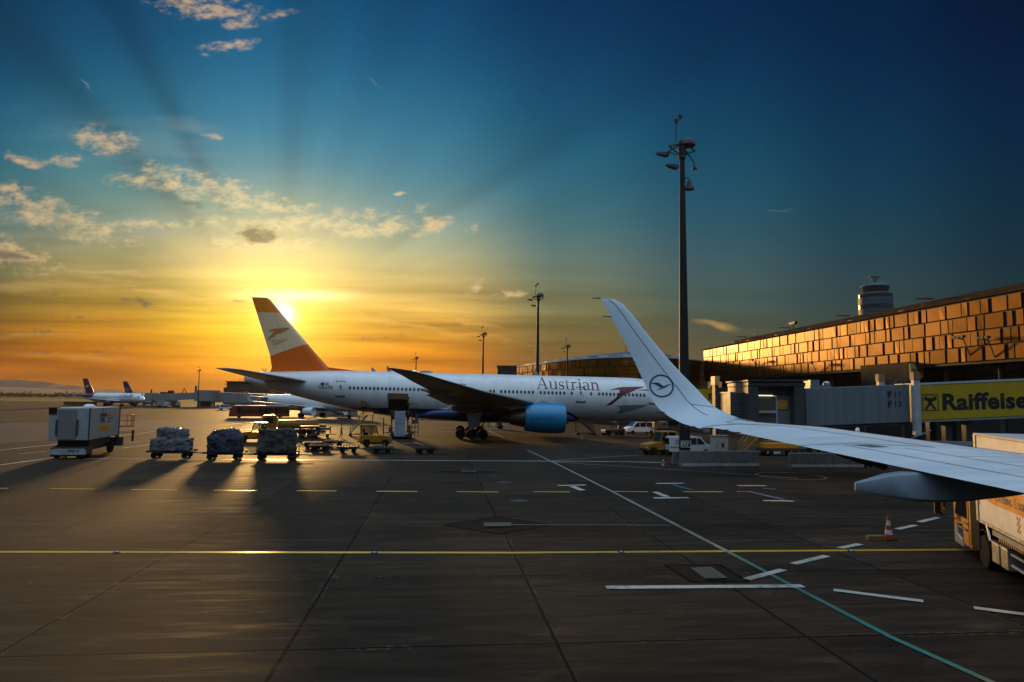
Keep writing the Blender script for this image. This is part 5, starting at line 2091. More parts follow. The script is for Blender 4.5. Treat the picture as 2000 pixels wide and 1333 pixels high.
def bag_cart(label, p, rz, full):
    r_ = thing('baggage_cart', label, 'baggage cart', p, rz, 'baggage carts in the tractor train')
    B2(M_NET, r_, 'platform', (-1.2, 1.2, -.75, .75, .42, .52))
    k = MB()
    for x in (-1.15, 1.15):
        for y in (-.7, .7):
            k.tube([(x, y, .5), (x, y, 1.55)], .04, 6)
        k.tube([(x, -.7, 1.5), (x, .7, 1.5)], .04, 6)
        k.tube([(x, -.7, 1.0), (x, .7, 1.0)], .03, 6)
    k.build('frame', M_NET, r_)
    B2(M_CURT, r_, 'end_panel', (-1.13, -1.1, -.68, .68, .55, 1.5), (1.1, 1.13, -.68, .68, .55, 1.5))
    if full:
        k = MB()
        random.seed(int(p.x * 10))
        for i in range(14):
            k.box((random.uniform(-.85, .85), random.uniform(-.4, .4), .55 + (i // 5) * .36 + .18), (random.uniform(.45, .7), random.uniform(.35, .5), random.uniform(.28, .36)))
        tag(k.build('luggage', mat('mixed_luggage', (.07, .06, .05), .7, var=.6, scale=2), r_, bevel=.05), kind='stuff')
    else:
        P2(M_YEL, r_, [(-1.2, 1.5), (1.2, 1.5), (1.1, 1.62), (-1.1, 1.62)], 'y', -.75, .75, 'roof')
    k = MB().tube([(1.2, 0, .42), (1.9, 0, .38)], .04, 6)
    k.build('drawbar', M_NET, r_)
    for x in (-.8, .8):
        for y in (-.6, .6):
            add_wheel(r_, x, y, .2, .14)


bag_cart('baggage cart with a yellow roof behind the fuel tanker', G(604, 857.5), at_rz(590, 620, 857), False)
bag_cart('uncovered baggage cart piled with dark bags left of the worker', G(627, 854.5), at_rz(610, 645, 855), True)

# ------------------------------------------------------------------ tanker, bus
p = G(556, 851)
tk = thing('tanker_truck', 'yellow tanker truck with a tall cab, behind the brown netted load', 'tanker truck', p, at_rz(592, 518, 851) + .22)
P2(M_YEL, tk, [(1.2, .55), (1.2, 2.6), (1.35, 2.75), (2.75, 2.72), (2.95, 2.0), (3.0, .55)], 'y', -1.2, 1.2, 'cab', .06)
B2(M_GLASS, tk, 'windscreen', (2.90, 2.985, -1.05, 1.05, 1.75, 2.5))
B2(M_GLASS, tk, 'side_window', (1.7, 2.6, -1.215, -1.19, 1.7, 2.45), (1.7, 2.6, 1.19, 1.215, 1.7, 2.45))
B2(M_WHITE, tk, 'grille', (2.99, 3.03, -.9, .9, .9, 1.25))
B2(M_DARK, tk, 'bumper', (2.95, 3.15, -1.2, 1.2, .4, .7))
B2(M_DARK, tk, 'chassis', (-4.4, 2.6, -.8, .8, .5, .85))
k = MB()
rr = []
for x, s_ in ((-4.3, .82), (-4.2, 1), (.85, 1), (.95, .82)):
    rr.append([(x, 1.15 * s_ * math.copysign(abs(math.cos(2 * PI * q / 20)) ** .7, math.cos(2 * PI * q / 20)), 1.5 + .62 * s_ * math.copysign(abs(math.sin(2 * PI * q / 20)) ** .7, math.sin(2 * PI * q / 20))) for q in range(20)])
k.loft(rr)
k.build('tank', M_YEL, tk, smooth=True)
k = MB()
for s_ in (-.7, .7):
    k.tube([(-4, s_, 2.1), (-4, s_, 2.45), (.6, s_, 2.45), (.6, s_, 2.1)], .035, 6)
k.build('handrail', M_DARK, tk)
EACH(M_DARK, tk, 'mirror', (2.7, 2.85, -1.55, -1.35, 1.8, 2.4), (2.7, 2.85, 1.35, 1.55, 1.8, 2.4))
B2(M_ORANGE, tk, 'beacon', (1.6, 1.8, -.2, .2, 2.75, 2.9))
for x in (2.0, -2.2, -3.4):
    for y in (-1.0, 1.0):
        add_wheel(tk, x, y, .46, .3)

p = G(507, 816.5)
M_BUS = mat('bus_red_paint', (.22, .03, .015), .35, var=.1)
bus = thing('apron_bus', 'long low airport bus with a white roof edge driving behind the tractors', 'bus', p, at_rz(560, 455, 816) - .06)
P2(M_BUS, bus, [(-6.8, .35), (-6.8, 2.85), (5.9, 2.85), (6.5, 2.3), (6.85, 1.3), (6.85, .35)], 'y', -1.5, 1.5, 'body', .06)
P2(M_WHITE, bus, [(-6.7, 2.85), (5.8, 2.85), (5.6, 3.0), (-6.6, 3.0)], 'y', -1.45, 1.45, 'roof', .04)
for s_ in (-1, 1):
    y0, y1 = (s_ * 1.505, s_ * 1.53)
    k = MB()
    for i in range(10):
        x = -6.5 + i * 1.18
        k.b2(x, x + 1.06, y0, y1, 1.15, 2.55)
    k.build('side_windows', M_GLASS, bus)
k = MB()
k.loft([[(6.05, -1.3, 2.72), (6.05, 1.3, 2.72), (6.72, 1.3, 1.25), (6.72, -1.3, 1.25)], [(6.15, -1.3, 2.76), (6.15, 1.3, 2.76), (6.90, 1.3, 1.3), (6.90, -1.3, 1.3)]])
k.build('windscreen', M_GLASS, bus)
for x in (4.6, -4.6):
    for y in (-1.3, 1.3):
        add_wheel(bus, x, y, .48, .3)

# ------------------------------------------------------------------ high-lift truck at left
A_ = G(172, 897) + Vector((-.3, .7, 0))
hl = thing('high_lift_truck', 'white box high lift truck with a grey roller door parked left of the dollies', 'lift truck', A_, math.atan2(-.967, .254))
# local: +x front (towards camera), y to the truck's left = picture right
M_HLW = mat('grimy_white_panel', (.31, .33, .32), .45, var=.08, dirt=.2)
B2(M_HLW, hl, 'box_body', (-7.6, .55, -2.95, 0, 1.50, 4.12), bevel=.04)
o_ = hl
B2(mat('roller_door_grey', (.22, .20, .19), .6, var=.15, scale=3, stretch=(.2, .2, 6)), hl, 'roller_door', (.55, .60, -2.25, -.95, 1.62, 4.0))
k = MB()
for i in range(14):
    k.b2(.60, .62, -2.22, -.98, 1.66 + i * .167, 1.66 + i * .167 + .13)
k.build('door_slat', mat('roller_door_grey'), None) if False else k.build('door_slats', MATS['roller_door_grey'], hl)
EACH(M_DARK, hl, 'door_rail', (.6, .68, -2.40, -2.28, 1.9, 3.2), (.6, .68, -.92, -.80, 1.9, 3.2))
B2(M_BLACK, hl, 'cooling_unit', (-.2, .62, -2.97, -2.40, 3.62, 4.16))
EACH(M_DARK, hl, 'corner_post', (.50, .575, -.06, .03, 1.5, 4.15), (-7.65, -7.5, -.1, .05, 1.2, 4.15))
k = MB().lathe([(.02, .32), (.28, .28), (.42, .12), (.42, 0)], (-1.4, -.7, 4.12), 'z', 18)
k.build('satellite_dome', M_CLEANWHITE, hl, smooth=True)
B2(M_DARK, hl, 'chassis', (-7.0, -.1, -2.4, -.5, .55, 1.0), (-6.2, -.6, -2.6, -.3, 1.0, 1.48))
k = MB()
for y in (-.45, -2.5):
    k.tube([(-6.0, y, .9), (-.8, y, 1.45)], .09, 6)
    k.tube([(-6.0, y, 1.45), (-.8, y, .9)], .09, 6)
k.build('scissor_lift', M_DARK, hl)
P2(M_HLW, hl, [(-2.7, .36), (-2.7, .62), (-2.45, .84), (-.2, .84), (-.05, .62), (-.05, .36)], 'x', .75, .85, 'bumper')
sgb = hl.children[-1]
B2(M_DARK, hl, 'cab_floor', (-.9, .74, -2.6, -.1, .38, .95))
B2(M_BLACK, hl, 'bumper_underside', (.6, .82, -2.6, -.15, .22, .36))
B2(mat('number_plate_yellow', (.75, .50, .06), .5), hl, 'number_plate', (.83, .86, -1.35, -.75, .12, .24))
EACH(M_LAMP, hl, 'headlight', (.85, .875, -2.35, -2.0, .42, .58), (.85, .875, -.5, -.25, .42, .58))
sign_text('lettering', 'RAM  G', .24, M_NAVY, sgb, lambda u, v: (.858, -1.35 + u, .60 + v), bold=.012)
# side lettering: skyline mark, three letters, three small lines, and the orange banner
def hs(u, v):
    return (-2.1 - u * 1.5, .008, 3.0 + v)


# text must read left to right for a viewer at +y: picture right is -x
sign_text('lettering', 'VIE', .62, M_TEXTBLK, hl, lambda u, v: hs(u, v - .15), bold=.03)
k = MB()
for i, (w, h) in enumerate([(.12, .25), (.10, .32), (.14, .22), (.08, .85), (.12, .30), (.16, .26), (.12, .34), (.1, .25)]):
    x = -2.0 - i * .24
    k.b2(x - w * 1.5, x, .004, .012, 3.35, 3.35 + h * .9)
k.build('skyline_mark', M_TEXTBLK, hl)
for i, s_ in enumerate(('Vienna', 'International', 'Airport')):
    sign_text('lettering', s_, .20, M_TEXTBLK, hl, lambda u, v, i=i: hs(u + 1.3, v + .36 - i * .27), bold=.006)
k = MB()
pts = [(-1.5, 2.74), (-2.2, 2.62), (-4.2, 2.64), (-5.1, 2.76), (-4.7, 2.42), (-4.9, 2.02), (-3.5, 2.12), (-2.3, 2.1), (-1.4, 1.93), (-2.0, 2.3)]
k.prism(pts, 'y', .004, .012)
k.build('orange_banner', M_ORANGE, hl)
sign_text('lettering', 'CATERING', .22, mat('rust_lettering', (.35, .10, .01), .5, var=0), hl, lambda u, v: (-2.3 - u * 1.5, .016, 2.28 + v), bold=.004)
B2(M_GREY, hl, 'latch', (-2.5, -2.42, .0, .03, 1.55, 1.85))
k = MB()
k.tube([(-7.9, -.3, 1.3), (-7.9, -.3, 4.2)], .12, 8)
k.tube([(-7.9, -2.6, 1.3), (-7.9, -2.6, 4.2)], .12, 8)
k.build('rear_mast', mat('mast_yellow', (.40, .28, .03), .5, dirt=.5), hl)
k = MB()
for z in (2.3, 2.8, 3.35):
    k.tube([(-8.0, -.2, z), (-8.0, .9, z), (-9.0, .9, z), (-9.0, -.2, z)], .035, 6)
for q in ((-8.0, .9), (-9.0, .9), (-8.5, .9), (-9.0, .3)):
    k.tube([(q[0], q[1], 2.3), (q[0], q[1], 3.35)], .035, 6)
k.b2(-9.05, -7.95, -.2, .95, 2.22, 2.28)
k.build('access_cage', mat('cage_orange', (.45, .14, .02), .5), hl)
k = MB()
k.tube([(-7.9, 0, 1.75), (-7.9, 1.15, 1.75)], .03, 6)
k.b2(-8.0, -7.8, 1.05, 1.22, .9, 1.95)
k.build('mirror_arm', M_DARK, hl)
B2(M_DARK, hl, 'rear_step', (-8.2, -7.6, -2.6, .3, .5, 1.3))
for x in (-.55, -6.6):
    for y in (-.35, -2.55):
        add_wheel(hl, x, y, .52, .36)

# ------------------------------------------------------------------ cargo loader, steps
p = G(781, 858)
ld = thing('cargo_loader', 'pale blue fronted cargo loader raised against the open hold door', 'cargo loader', p, at_rz(750, 812, 858))
M_PBLUE = mat('pale_blue_panel', (.33, .40, .48), .5, var=.08, dirt=.3)
k = MB()
k.b2(-.72, .62, -.1, 0, .35, 3.55)
fp = k.build('front_panel', M_PBLUE, ld, bevel=.02)
k = MB()
for i in range(8):
    k.b2(-.68, .58, -.125, -.1, .6 + i * .36, .63 + i * .36)
k.b2(-.60, .40, -.13, -.1, 1.93, 1.99)
k.build('panel_rib', M_GREY, fp)
B2(M_DARK, ld, 'base', (-1.3, 1.5, 0.0, 6.5, .22, .62))
B2(M_DARK, ld, 'platform', (-1.2, 1.3, .3, 5.0, 3.3, 3.55))
k = MB()
for x in (-1.0, 1.1):
    k.tube([(x, .3, .6), (x, 4.5, 3.2)], .10, 6)
    k.tube([(x, .3, 3.2), (x, 4.5, .6)], .10, 6)
k.build('scissor_lift', M_DARK, ld)
k = MB()
k.tube([(-2.1, .2, .1), (-2.1, .2, 2.6)], .07, 8)
k.tube([(-2.1, .2, 1.9), (-1.0, .2, 1.6)], .05, 6)
k.tube([(-2.1, .2, .8), (-1.0, .2, .8)], .05, 6)
for z in (.9, 1.5, 2.1):
    k.tube([(1.5, .1, z), (2.3, .1, z)], .04, 6)
for x in (1.5, 1.9, 2.3):
    k.tube([(x, .1, .3), (x, .1, 3.6)], .05, 6)
k.tube([(1.0, .2, 3.6), (1.0, .2, 4.6), (2.3, .2, 4.6), (2.3, .2, 3.6)], .035, 6)
k.build('railing', M_DARK, ld)
M_MACH = mat('loader_machinery', (.05, .06, .07), .5, var=.5, scale=3)
for (x, y, z, a, c, e) in [(-1.2, .1, 1.2, .5, .5, .7), (-1.0, .1, .75, .4, .5, .5), (1.1, .1, 1.4, .5, .5, .8), (1.7, .3, 2.2, .35, .4, .5), (2.1, .2, 2.6, .25, .3, 1.2), (1.4, .1, .8, .7, .4, .4)]:
    MB().box((x, y, z), (a, c, e)).build('machinery', M_MACH, ld, bevel=.03)
k = MB().lathe([(.14, 0), (.16, .12), (.04, .22)], (1.15, 0, 2.2), 'z', 10)
k.build('work_lamp', M_LAMP, ld, smooth=True)
k = MB().lathe([(.20, 0), (.22, .14), (.04, .24)], (-2.3, .1, 2.62), 'z', 10)
k.build('work_lamp', M_LAMP, ld, smooth=True)
for x in (-1.0, 1.2):
    for y in (.6, 5.6):
        add_wheel(ld, x, y, .36, .25)


def steps(name, label, p, rz, L, H, wdt, m, rail=True, cat='steps', group=None):
    """wheeled service steps: stringers, treads, rails, top platform; rises along +x"""
    r_ = thing(name, label, cat, p, rz, group)
    k = MB()
    for y in (-wdt / 2, wdt / 2):
        k.prism([(0, .25), (0, .45), (L, H), (L + .2, H), (L + .2, H - .25)], 'y', y - .03, y + .03)
    k.build('stringer', m, r_)
    k = MB()
    n = max(4, int(H / .24))
    for i in range(n):
        f = (i + .5) / n
        k.b2(L * f - .12, L * f + .12, -wdt / 2, wdt / 2, .35 + (H - .35) * f - .02, .35 + (H - .35) * f + .02)
    k.b2(L, L + 1.0, -wdt / 2, wdt / 2, H - .05, H)
    k.build('tread', M_STEEL, r_)
    if rail:
        k = MB()
        for y in (-wdt / 2, wdt / 2):
            k.tube([(.05, y, .3), (.05, y, 1.25), (L, y, H + .95), (L + 1.0, y, H + .95), (L + 1.0, y, H)], .04, 6)
            k.tube([(.05, y, .8), (L, y, H + .5), (L + 1.0, y, H + .5)], .03, 6)
            for i in range(1, 5):
                f = i / 5
                k.tube([(L * f, y, .35 + (H - .35) * f), (L * f, y, .35 + (H - .35) * f + .9)], .03, 6)
        k.build('handrail', m, r_)
    k = MB()
    for y in (-wdt / 2, wdt / 2):
        k.tube([(L + .9, y, .2), (L + .9, y, H)], .05, 6)
        k.tube([(L + .9, y, .3), (L * .3, y, .3)], .05, 6)
    k.b2(-.1, L + 1.0, -wdt / 2, wdt / 2, .2, .32)
    k.build('undercarriage', m, r_)
    for x in (.1, L + .7):
        for y in (-wdt / 2 - .08, wdt / 2 + .08):
            add_wheel(r_, x, y, .2, .12)
    return r_


steps('service_steps', 'pale yellow wheeled steps leading up to the small open hold door', G(683, 852), at_rz(676, 715, 852) - .05, 2.1, 2.9, 1.1, mat('pale_yellow_paint', (.42, .33, .16), .5, dirt=.3))
steps('maintenance_steps', 'small dark steps leaning under the belly right of the blue engine', G(1160, 850), at_rz(1165, 1128, 850), 1.9, 2.2, .8, M_DARK)
steps('maintenance_steps', 'yellow railed steps behind the concrete barrier and the beige cabinet', G(1447, 889), at_rz(1440, 1490, 886), 1.9, 2.3, .9, mat('faded_yellow_paint', (.36, .20, .03), .5, dirt=.4))


# ------------------------------------------------------------------ people
def person(label, p, rz, cloth, vest, pose='stand', sc=1.0):
    J_ = {'pelvis': (0, 0, .95), 'waist': (0.02, 0, 1.12), 'chest': (.03, 0, 1.36), 'neck': (.03, 0, 1.52), 'head': (.05, 0, 1.63), 'crown': (.04, 0, 1.76)}
    if pose == 'walk':
        legs = {1: [(0, .10, .90), (.16, .11, .50), (.05, .11, .09), (.20, .12, .04)], -1: [(0, -.10, .90), (-.02, -.11, .49), (-.24, -.11, .12), (-.12, -.12, .04)]}
        arms = {1: [(.03, .20, 1.44), (-.06, .27, 1.16), (.10, .26, .93)], -1: [(.03, -.20, 1.44), (.16, -.25, 1.18), (.38, -.20, 1.08)]}
    else:
        legs = {1: [(0, .10, .90), (.03, .12, .49), (0, .13, .08), (.14, .14, .04)], -1: [(0, -.10, .90), (.03, -.12, .49), (0, -.13, .08), (.14, -.14, .04)]}
        arms = {1: [(.03, .20, 1.44), (.04, .27, 1.16), (.24, .20, 1.06)], -1: [(.03, -.20, 1.44), (.04, -.27, 1.16), (.24, -.20, 1.06)]}
    vs, es, rad = [], [], []

    def add(q, r_, par):
        vs.append(q)
        rad.append(r_)
        if par is not None:
            es.append((par, len(vs) - 1))
        return len(vs) - 1
    i0 = add(J_['pelvis'], (.155, .12), None)
    i1 = add(J_['waist'], (.145, .11), i0)
    i2 = add(J_['chest'], (.175, .125), i1)
    i3 = add(J_['neck'], (.06, .06), i2)
    i4 = add(J_['head'], (.085, .098), i3)
    add(J_['crown'], (.06, .07), i4)
    for s_ in (1, -1):
        q = i0
        for pt, r_ in zip(legs[s_], (.105, .075, .05, .045)):
            q = add(pt, (r_, r_), q)
        q = i2
        for pt, r_ in zip(arms[s_], (.062, .05, .036)):
            q = add(pt, (r_, r_), q)
        d = (Vector(arms[s_][2]) - Vector(arms[s_][1])).normalized()
        w_ = add(tuple(Vector(arms[s_][2]) + d * .06), (.032, .022), q)
        for f_, ln in ((-.032, .075), (-.011, .09), (.011, .085), (.032, .065)):
            add(tuple(Vector(arms[s_][2]) + d * (.08 + ln) + Vector((0, f_, -.02))), (.009, .009), w_)
        add(tuple(Vector(arms[s_][2]) + d * .08 + Vector((0, -s_ * .055, .0))), (.010, .010), q)
    me = bpy.data.meshes.new('person')
    me.from_pydata(vs, es, [])
    o = bpy.data.objects.new('person', me)
    C.objects.link(o)
    sk = o.modifiers.new('skin', 'SKIN')
    for v, r_ in zip(me.skin_vertices[0].data, rad):
        v.radius = r_
    me.skin_vertices[0].data[0].use_root = True
    sb = o.modifiers.new('sub', 'SUBSURF')
    sb.levels = sb.render_levels = 1
    m = bpy.data.materials.new('worker_clothes')
    m.use_nodes = True
    t = NT(m.node_tree)
    bb = t.n['Principled BSDF']
    x, y, z = t.sep(t.add('ShaderNodeTexCoord').outputs['Object'])
    c_ = t.mix(t.mr(z, .09, .10), (.02, .02, .02, 1), tuple(cloth) + (1,))
    v_ = t.m('MULTIPLY', t.mr(z, 1.00, 1.01), t.mr(z, 1.515, 1.505))
    c_ = t.mix(v_, c_, tuple(vest) + (1,))
    st2 = t.m('MULTIPLY', t.mr(t.m('ABSOLUTE', t.m('SUBTRACT', z, 1.16)), .04, .03), 1.0)
    c_ = t.mix(st2, c_, (.5, .5, .48, 1))
    c_ = t.mix(t.mr(z, 1.52, 1.53), c_, (.42, .26, .18, 1))
    c_ = t.mix(t.m('MULTIPLY', t.mr(z, 1.66, 1.68), 1), c_, (.03, .022, .016, 1))
    t.l.new(c_, bb.inputs['Base Color'])
    bb.inputs['Roughness'].default_value = .8
    me.materials.append(m)
    o.location = p
    o.rotation_euler = (0, 0, rz)
    o.scale = (sc,) * 3
    # hair and face
    k = MB()
    k.lathe([(.02, .115), (.06, .10), (.09, .05), (.096, -.01), (.085, -.05)], (.03, 0, 1.68), 'z', 12)
    k.build('hair', mat('dark_hair', (.025, .018, .013), .8), o, smooth=True)
    k = MB()
    k.loft([[(.13, -.012, 1.66), (.13, .012, 1.66), (.135, .012, 1.63), (.135, -.012, 1.63)], [(.165, -.014, 1.625), (.165, .014, 1.625), (.15, .014, 1.605), (.15, -.014, 1.605)]])
    k.build('nose', mat('skin_tone', (.42, .26, .18), .6), o)
    return tag(o, label, 'person')


person('person in dark work trousers and a bright vest standing left of the wheeled steps', G(666, 855.5), at_rz(660, 690, 855), (.03, .04, .06), (.30, .42, .04), 'walk', 1.0)
q = AT(798, 826, 91.5)
person('person in a bright yellow green vest standing on the cargo loader', (q.x, q.y, 3.56), at_rz(820, 790, 855) , (.03, .04, .05), (.38, .55, .03), 'stand')

# ------------------------------------------------------------------ cones and chock
def cone(label, p, h):
    r_ = thing('traffic_cone', label, 'traffic cone', p, .3, 'traffic cones')
    k = MB().b2(-.26, .26, -.26, .26, 0, .05)
    k.build('base', M_BLACK, r_, bevel=.02)
    for i in range(5):
        z0, z1 = .05 + i * .19, .05 + (i + 1) * .19
        r0, r1 = .185 - .15 * i / 5, .185 - .15 * (i + 1) / 5
        k = MB().lathe([(r0, z0), (r1, z1)], (0, 0, 0), 'z', 18)
        k.build('band', M_CONER if i % 2 == 0 else M_CONEW, r_, smooth=True)
    r_.scale = (h,) * 3
    return r_


M_CONEW = mat('cone_white', (.42, .41, .39), .5, var=.15, dirt=.4)
M_CONER = mat('cone_red_orange', (.26, .022, .010), .5, var=.1)
c0 = cone('large red and white traffic cone on the apron in front of the catering truck', G(1736, 1055), .92)
dup(c0, G(1295, 914), .5, 'red and white traffic cone beside the sign post left of the barrier', scale=(.8,) * 3)
dup(c0, G(1136.5, 860), .1, 'red and white traffic cone on dark ground right of the blue engine', scale=(.7,) * 3)
dup(c0, G(750, 873.5), .2, 'small traffic cone beside the front wheel of the right facing tractor', scale=(.55,) * 3)
dup(c0, G(1089, 849), .2, 'traffic cone under the blue engine', scale=(.6,) * 3)
ck = thing('wheel_chock', 'worn yellow wheel chock lying left of the nearest traffic cone', 'chock', G(1711, 1056), .1)
P2(mat('chock_yellow', (.16, .09, .012), .7, dirt=.5), ck, [(-.38, 0), (-.36, .20), (.30, .20), (.38, .1), (.40, 0)], 'y', -.11, .11, 'block', .02)
k = MB().tube([(.38, 0, .1), (.6, .05, .03), (.8, .1, .02)], .02, 6)
k.build('rope', M_DARK, ck)

# ------------------------------------------------------------------ vans and sign post by the mast
def van(label, p, rz, L, H, wdt, m, rear_dark=True, group='white vans on the apron'):
    r_ = thing('van', label, 'van', p, rz, group)
    h = L / 2
    P2(m, r_, [(-h, .35), (-h - .02, .9), (-h + .06, H - .12), (-h + .2, H), (h * .25, H), (h * .42, H - .08), (h * .72, H * .60), (h * .97, H * .50), (h, H * .42), (h + .03, .35)], 'y', -wdt / 2, wdt / 2, 'body', .06)
    for s_ in (-1, 1):
        k = MB()
        y = s_ * (wdt / 2 + .004)
        k.prism([(-h * .85, H * .58), (-h * .80, H - .16), (-h * .28, H - .16), (-h * .28, H * .58)], 'y', y, y + s_ * .01)
        k.build('side_window', M_GLASS, r_)
        k = MB()
        k.prism([(-h * .24, H * .58), (-h * .24, H - .16), (h * .16, H - .16), (h * .16, H * .58)], 'y', y, y + s_ * .01)
        k.build('side_window', M_GLASS, r_)
        k = MB()
        k.prism([(h * .20, H * .58), (h * .20, H - .17), (h * .36, H - .2), (h * .60, H * .62), (h * .60, H * .58)], 'y', y, y + s_ * .01)
        k.build('side_window', M_GLASS, r_)
    k = MB()
    a_ = Vector((h * .445, 0, H - .13))
    c_ = Vector((h * .715, 0, H * .62))
    k.loft([[(a_.x, -wdt * .42, a_.z), (a_.x, wdt * .42, a_.z), (c_.x, wdt * .45, c_.z), (c_.x, -wdt * .45, c_.z)], [(a_.x + .04, -wdt * .42, a_.z + .03), (a_.x + .04, wdt * .42, a_.z + .03), (c_.x + .04, wdt * .45, c_.z + .03), (c_.x + .04, -wdt * .45, c_.z + .03)]])
    k.build('windscreen', M_GLASS, r_)
    B2(M_GLASS, r_, 'rear_window', (-h - .03, -h + .02, -wdt * .40, wdt * .40, H * .58, H - .2))
    EACH(M_RED, r_, 'tail_light', (-h - .035, -h, -wdt * .48, -wdt * .43, .8, 1.25), (-h - .035, -h, wdt * .43, wdt * .48, .8, 1.25))
    EACH(M_DARK, r_, 'bumper', (-h - .08, -h + .05, -wdt * .48, wdt * .48, .32, .55), (h - .05, h + .08, -wdt * .48, wdt * .48, .28, .52))
    EACH(M_LAMP, r_, 'headlight', (h - .08, h + .025, -wdt * .46, -wdt * .28, .72, .88), (h - .08, h + .025, wdt * .28, wdt * .46, .72, .88))
    for x in (-h * .62, h * .66):
        for s_ in (-1, 1):
            add_wheel(r_, x, s_ * (wdt / 2 - .09), .33, .22)
    return r_


p = G(1344, 889)
van('white van with dark rear window behind the tallest mast and the barrier', p, at_rz(1295, 1390, 889) + .22, 4.4, 1.85, 1.8, mat('van_white', (.5, .5, .5), .3, var=.05, dirt=.15))
p = G(1250, 848)
van('white minivan with a sloping nose lit by the sun, under the nose of the jet', p, at_rz(1280, 1220, 848), 4.9, 2.0, 1.9, M_WHITE)
van('small white van far off under the wing tip of the distant plane', G(440, 801), at_rz(430, 452, 801), 4.6, 1.9, 1.8, M_WHITE)

sp = thing('sign_stand', 'white sign board with a red emblem on a concrete foot left of the mast', 'sign', G(1318, 906), at_rz(1300, 1340, 906))
P2(M_CONC, sp, [(-.30, 0), (.30, 0), (.22, .35), (.12, 1.0), (-.12, 1.0), (-.22, .35)], 'y', -.2, .2, 'foot', .02)
B2(M_CLEANWHITE, sp, 'board', (-.46, .46, -.05, .05, 1.02, 2.25), bevel=.01)
k = MB()
for i in range(3):
    for j in range(3):
        if (i + j) % 2 == 0:
            k.b2(.06 + i * .1, .15 + i * .1, -.058, -.051, 1.66 + j * .12, 1.77 + j * .12)
k.build('red_emblem', M_RED, sp)
B2(M_NAVY, sp, 'blue_band', (-.44, .44, -.058, -.051, 1.36, 1.42))
sign_text('lettering', 'Fiona', .2, M_NAVY, sp, lambda u, v: (-.30 + u, -.06, 1.13 + v)) if False else None

# ------------------------------------------------------------------ things under the nose and engine
gpu = thing('power_cart', 'small white ground power cart on two wheels behind the main gear', 'power cart', G(973, 838), at_rz(960, 985, 838))
B2(mat('cart_cream', (.45, .40, .28), .5, dirt=.3), gpu, 'housing', (-.9, 1.2, -.6, .6, .5, 1.5), bevel=.05)
k = MB()
k.tube([(-.9, 0, .5), (-1.7, 0, .35), (-1.9, 0, 1.2)], .05, 6)
k.tube([(-1.4, 0, .4), (-1.4, 0, 0)], .04, 6)
k.build('drawbar', M_DARK, gpu)
B2(M_DARK, gpu, 'grille', (-.5, .5, -.615, -.6, .7, 1.25))
for y in (-.65, .65):
    add_wheel(gpu, .3, y, .42, .2)

lt = thing('pushback_tug', 'low dark pushback tug under the nose of the white jet', 'tug', G(1197, 850.5), at_rz(1215, 1180, 850))
P2(M_DARK, lt, [(-1.6, .35), (-1.6, 1.0), (-.6, 1.05), (-.5, .95), (1.5, .9), (1.6, .7), (1.6, .35)], 'y', -1.0, 1.0, 'body', .06)
k = MB()
for x, y in ((-1.4, -.8), (-1.4, .8), (-.3, -.8), (-.3, .8)):
    k.tube([(x, y, 1.0), (x, y, 2.0)], .05, 6)
k.b2(-1.5, -.2, -.9, .9, 2.0, 2.08)
k.build('cab_frame', M_DARK, lt)
B2(M_DARK, lt, 'seat', (-1.2, -.8, -.5, .5, 1.0, 1.5))
k = MB().tube([(-.1, .6, .95), (-.1, .6, 1.9)], .03, 6)
k.build('exhaust', M_STEEL, lt)
for x in (-1.0, 1.1):
    for y in (-.95, .95):
        add_wheel(lt, x, y, .42, .3)

ul = thing('cargo_container', 'white angular cargo container raised on a dark loader under the nose of the jet', 'container', AT(1289, 833, 100) * 1.0, at_rz(1270, 1310, 850))
ul.location.z = 0
P2(M_WHITE, ul, [(-.9, 1.35), (.85, 1.35), (.85, 2.3), (-.8, 2.3), (-.9, 2.1)], 'y', -.8, .8, 'body', .03)
sign_text('lettering', 'PE', .42, M_TEXTBLK, ul, lambda u, v: (.05 + u, -.83, 1.75 + v), bold=.02)
B2(M_DARK, ul, 'loader_deck', (-1.3, 1.3, -.95, .95, 1.15, 1.34))
k = MB()
for x in (-1.1, 1.1):
    k.tube([(x, -.8, .3), (-x * .6, -.8, 1.15)], .07, 6)
    k.tube([(x, .8, .3), (-x * .6, .8, 1.15)], .07, 6)
k.b2(-1.3, 1.3, -.9, .9, .2, .45)
k.build('loader_frame', M_DARK, ul)
for x in (-.9, .9):
    for y in (-.85, .85):
        add_wheel(ul, x, y, .28, .2)

# equipment glimpsed behind the barrier and under the wing
eq = thing('equipment_trailer', 'orange and black service trailer seen under the wing between the two barriers', 'trailer', G(1522, 890), at_rz(1490, 1600, 890))
B2(M_ORANGE, eq, 'body', (-1.9, 1.6, -.7, .7, .75, 1.25), bevel=.03)
B2(M_DARK, eq, 'deck', (-2.1, 2.4, -.8, .8, .5, .74))
B2(M_WHITE, eq, 'side_board', (-1.7, -.3, -.735, -.705, .25, .62))
k = MB()
for x in (-1.9, -.6, .6, 1.5):
    k.tube([(x, -.65, 1.25), (x, -.65, 1.75)], .035, 6)
k.tube([(-1.9, -.65, 1.75), (1.5, -.65, 1.75)], .035, 6)
k.tube([(-1.9, -.65, 1.5), (1.5, -.65, 1.5)], .03, 6)
k.build('railing', mat('rail_tan', (.42, .24, .08), .5), eq)
for x in (-1.3, 1.3):
    for y in (-.7, .7):
        add_wheel(eq, x, y, .27, .2)
tb = thing('tow_tractor', 'yellow equipment carrier partly hidden behind the right concrete barrier', 'tow tractor', G(1590, 884), at_rz(1560, 1620, 884))
P2(M_YEL, tb, [(-1.5, .4), (-1.5, 1.2), (-.2, 1.25), (0, .95), (1.5, .9), (1.5, .4)], 'y', -.75, .75, 'body', .05)
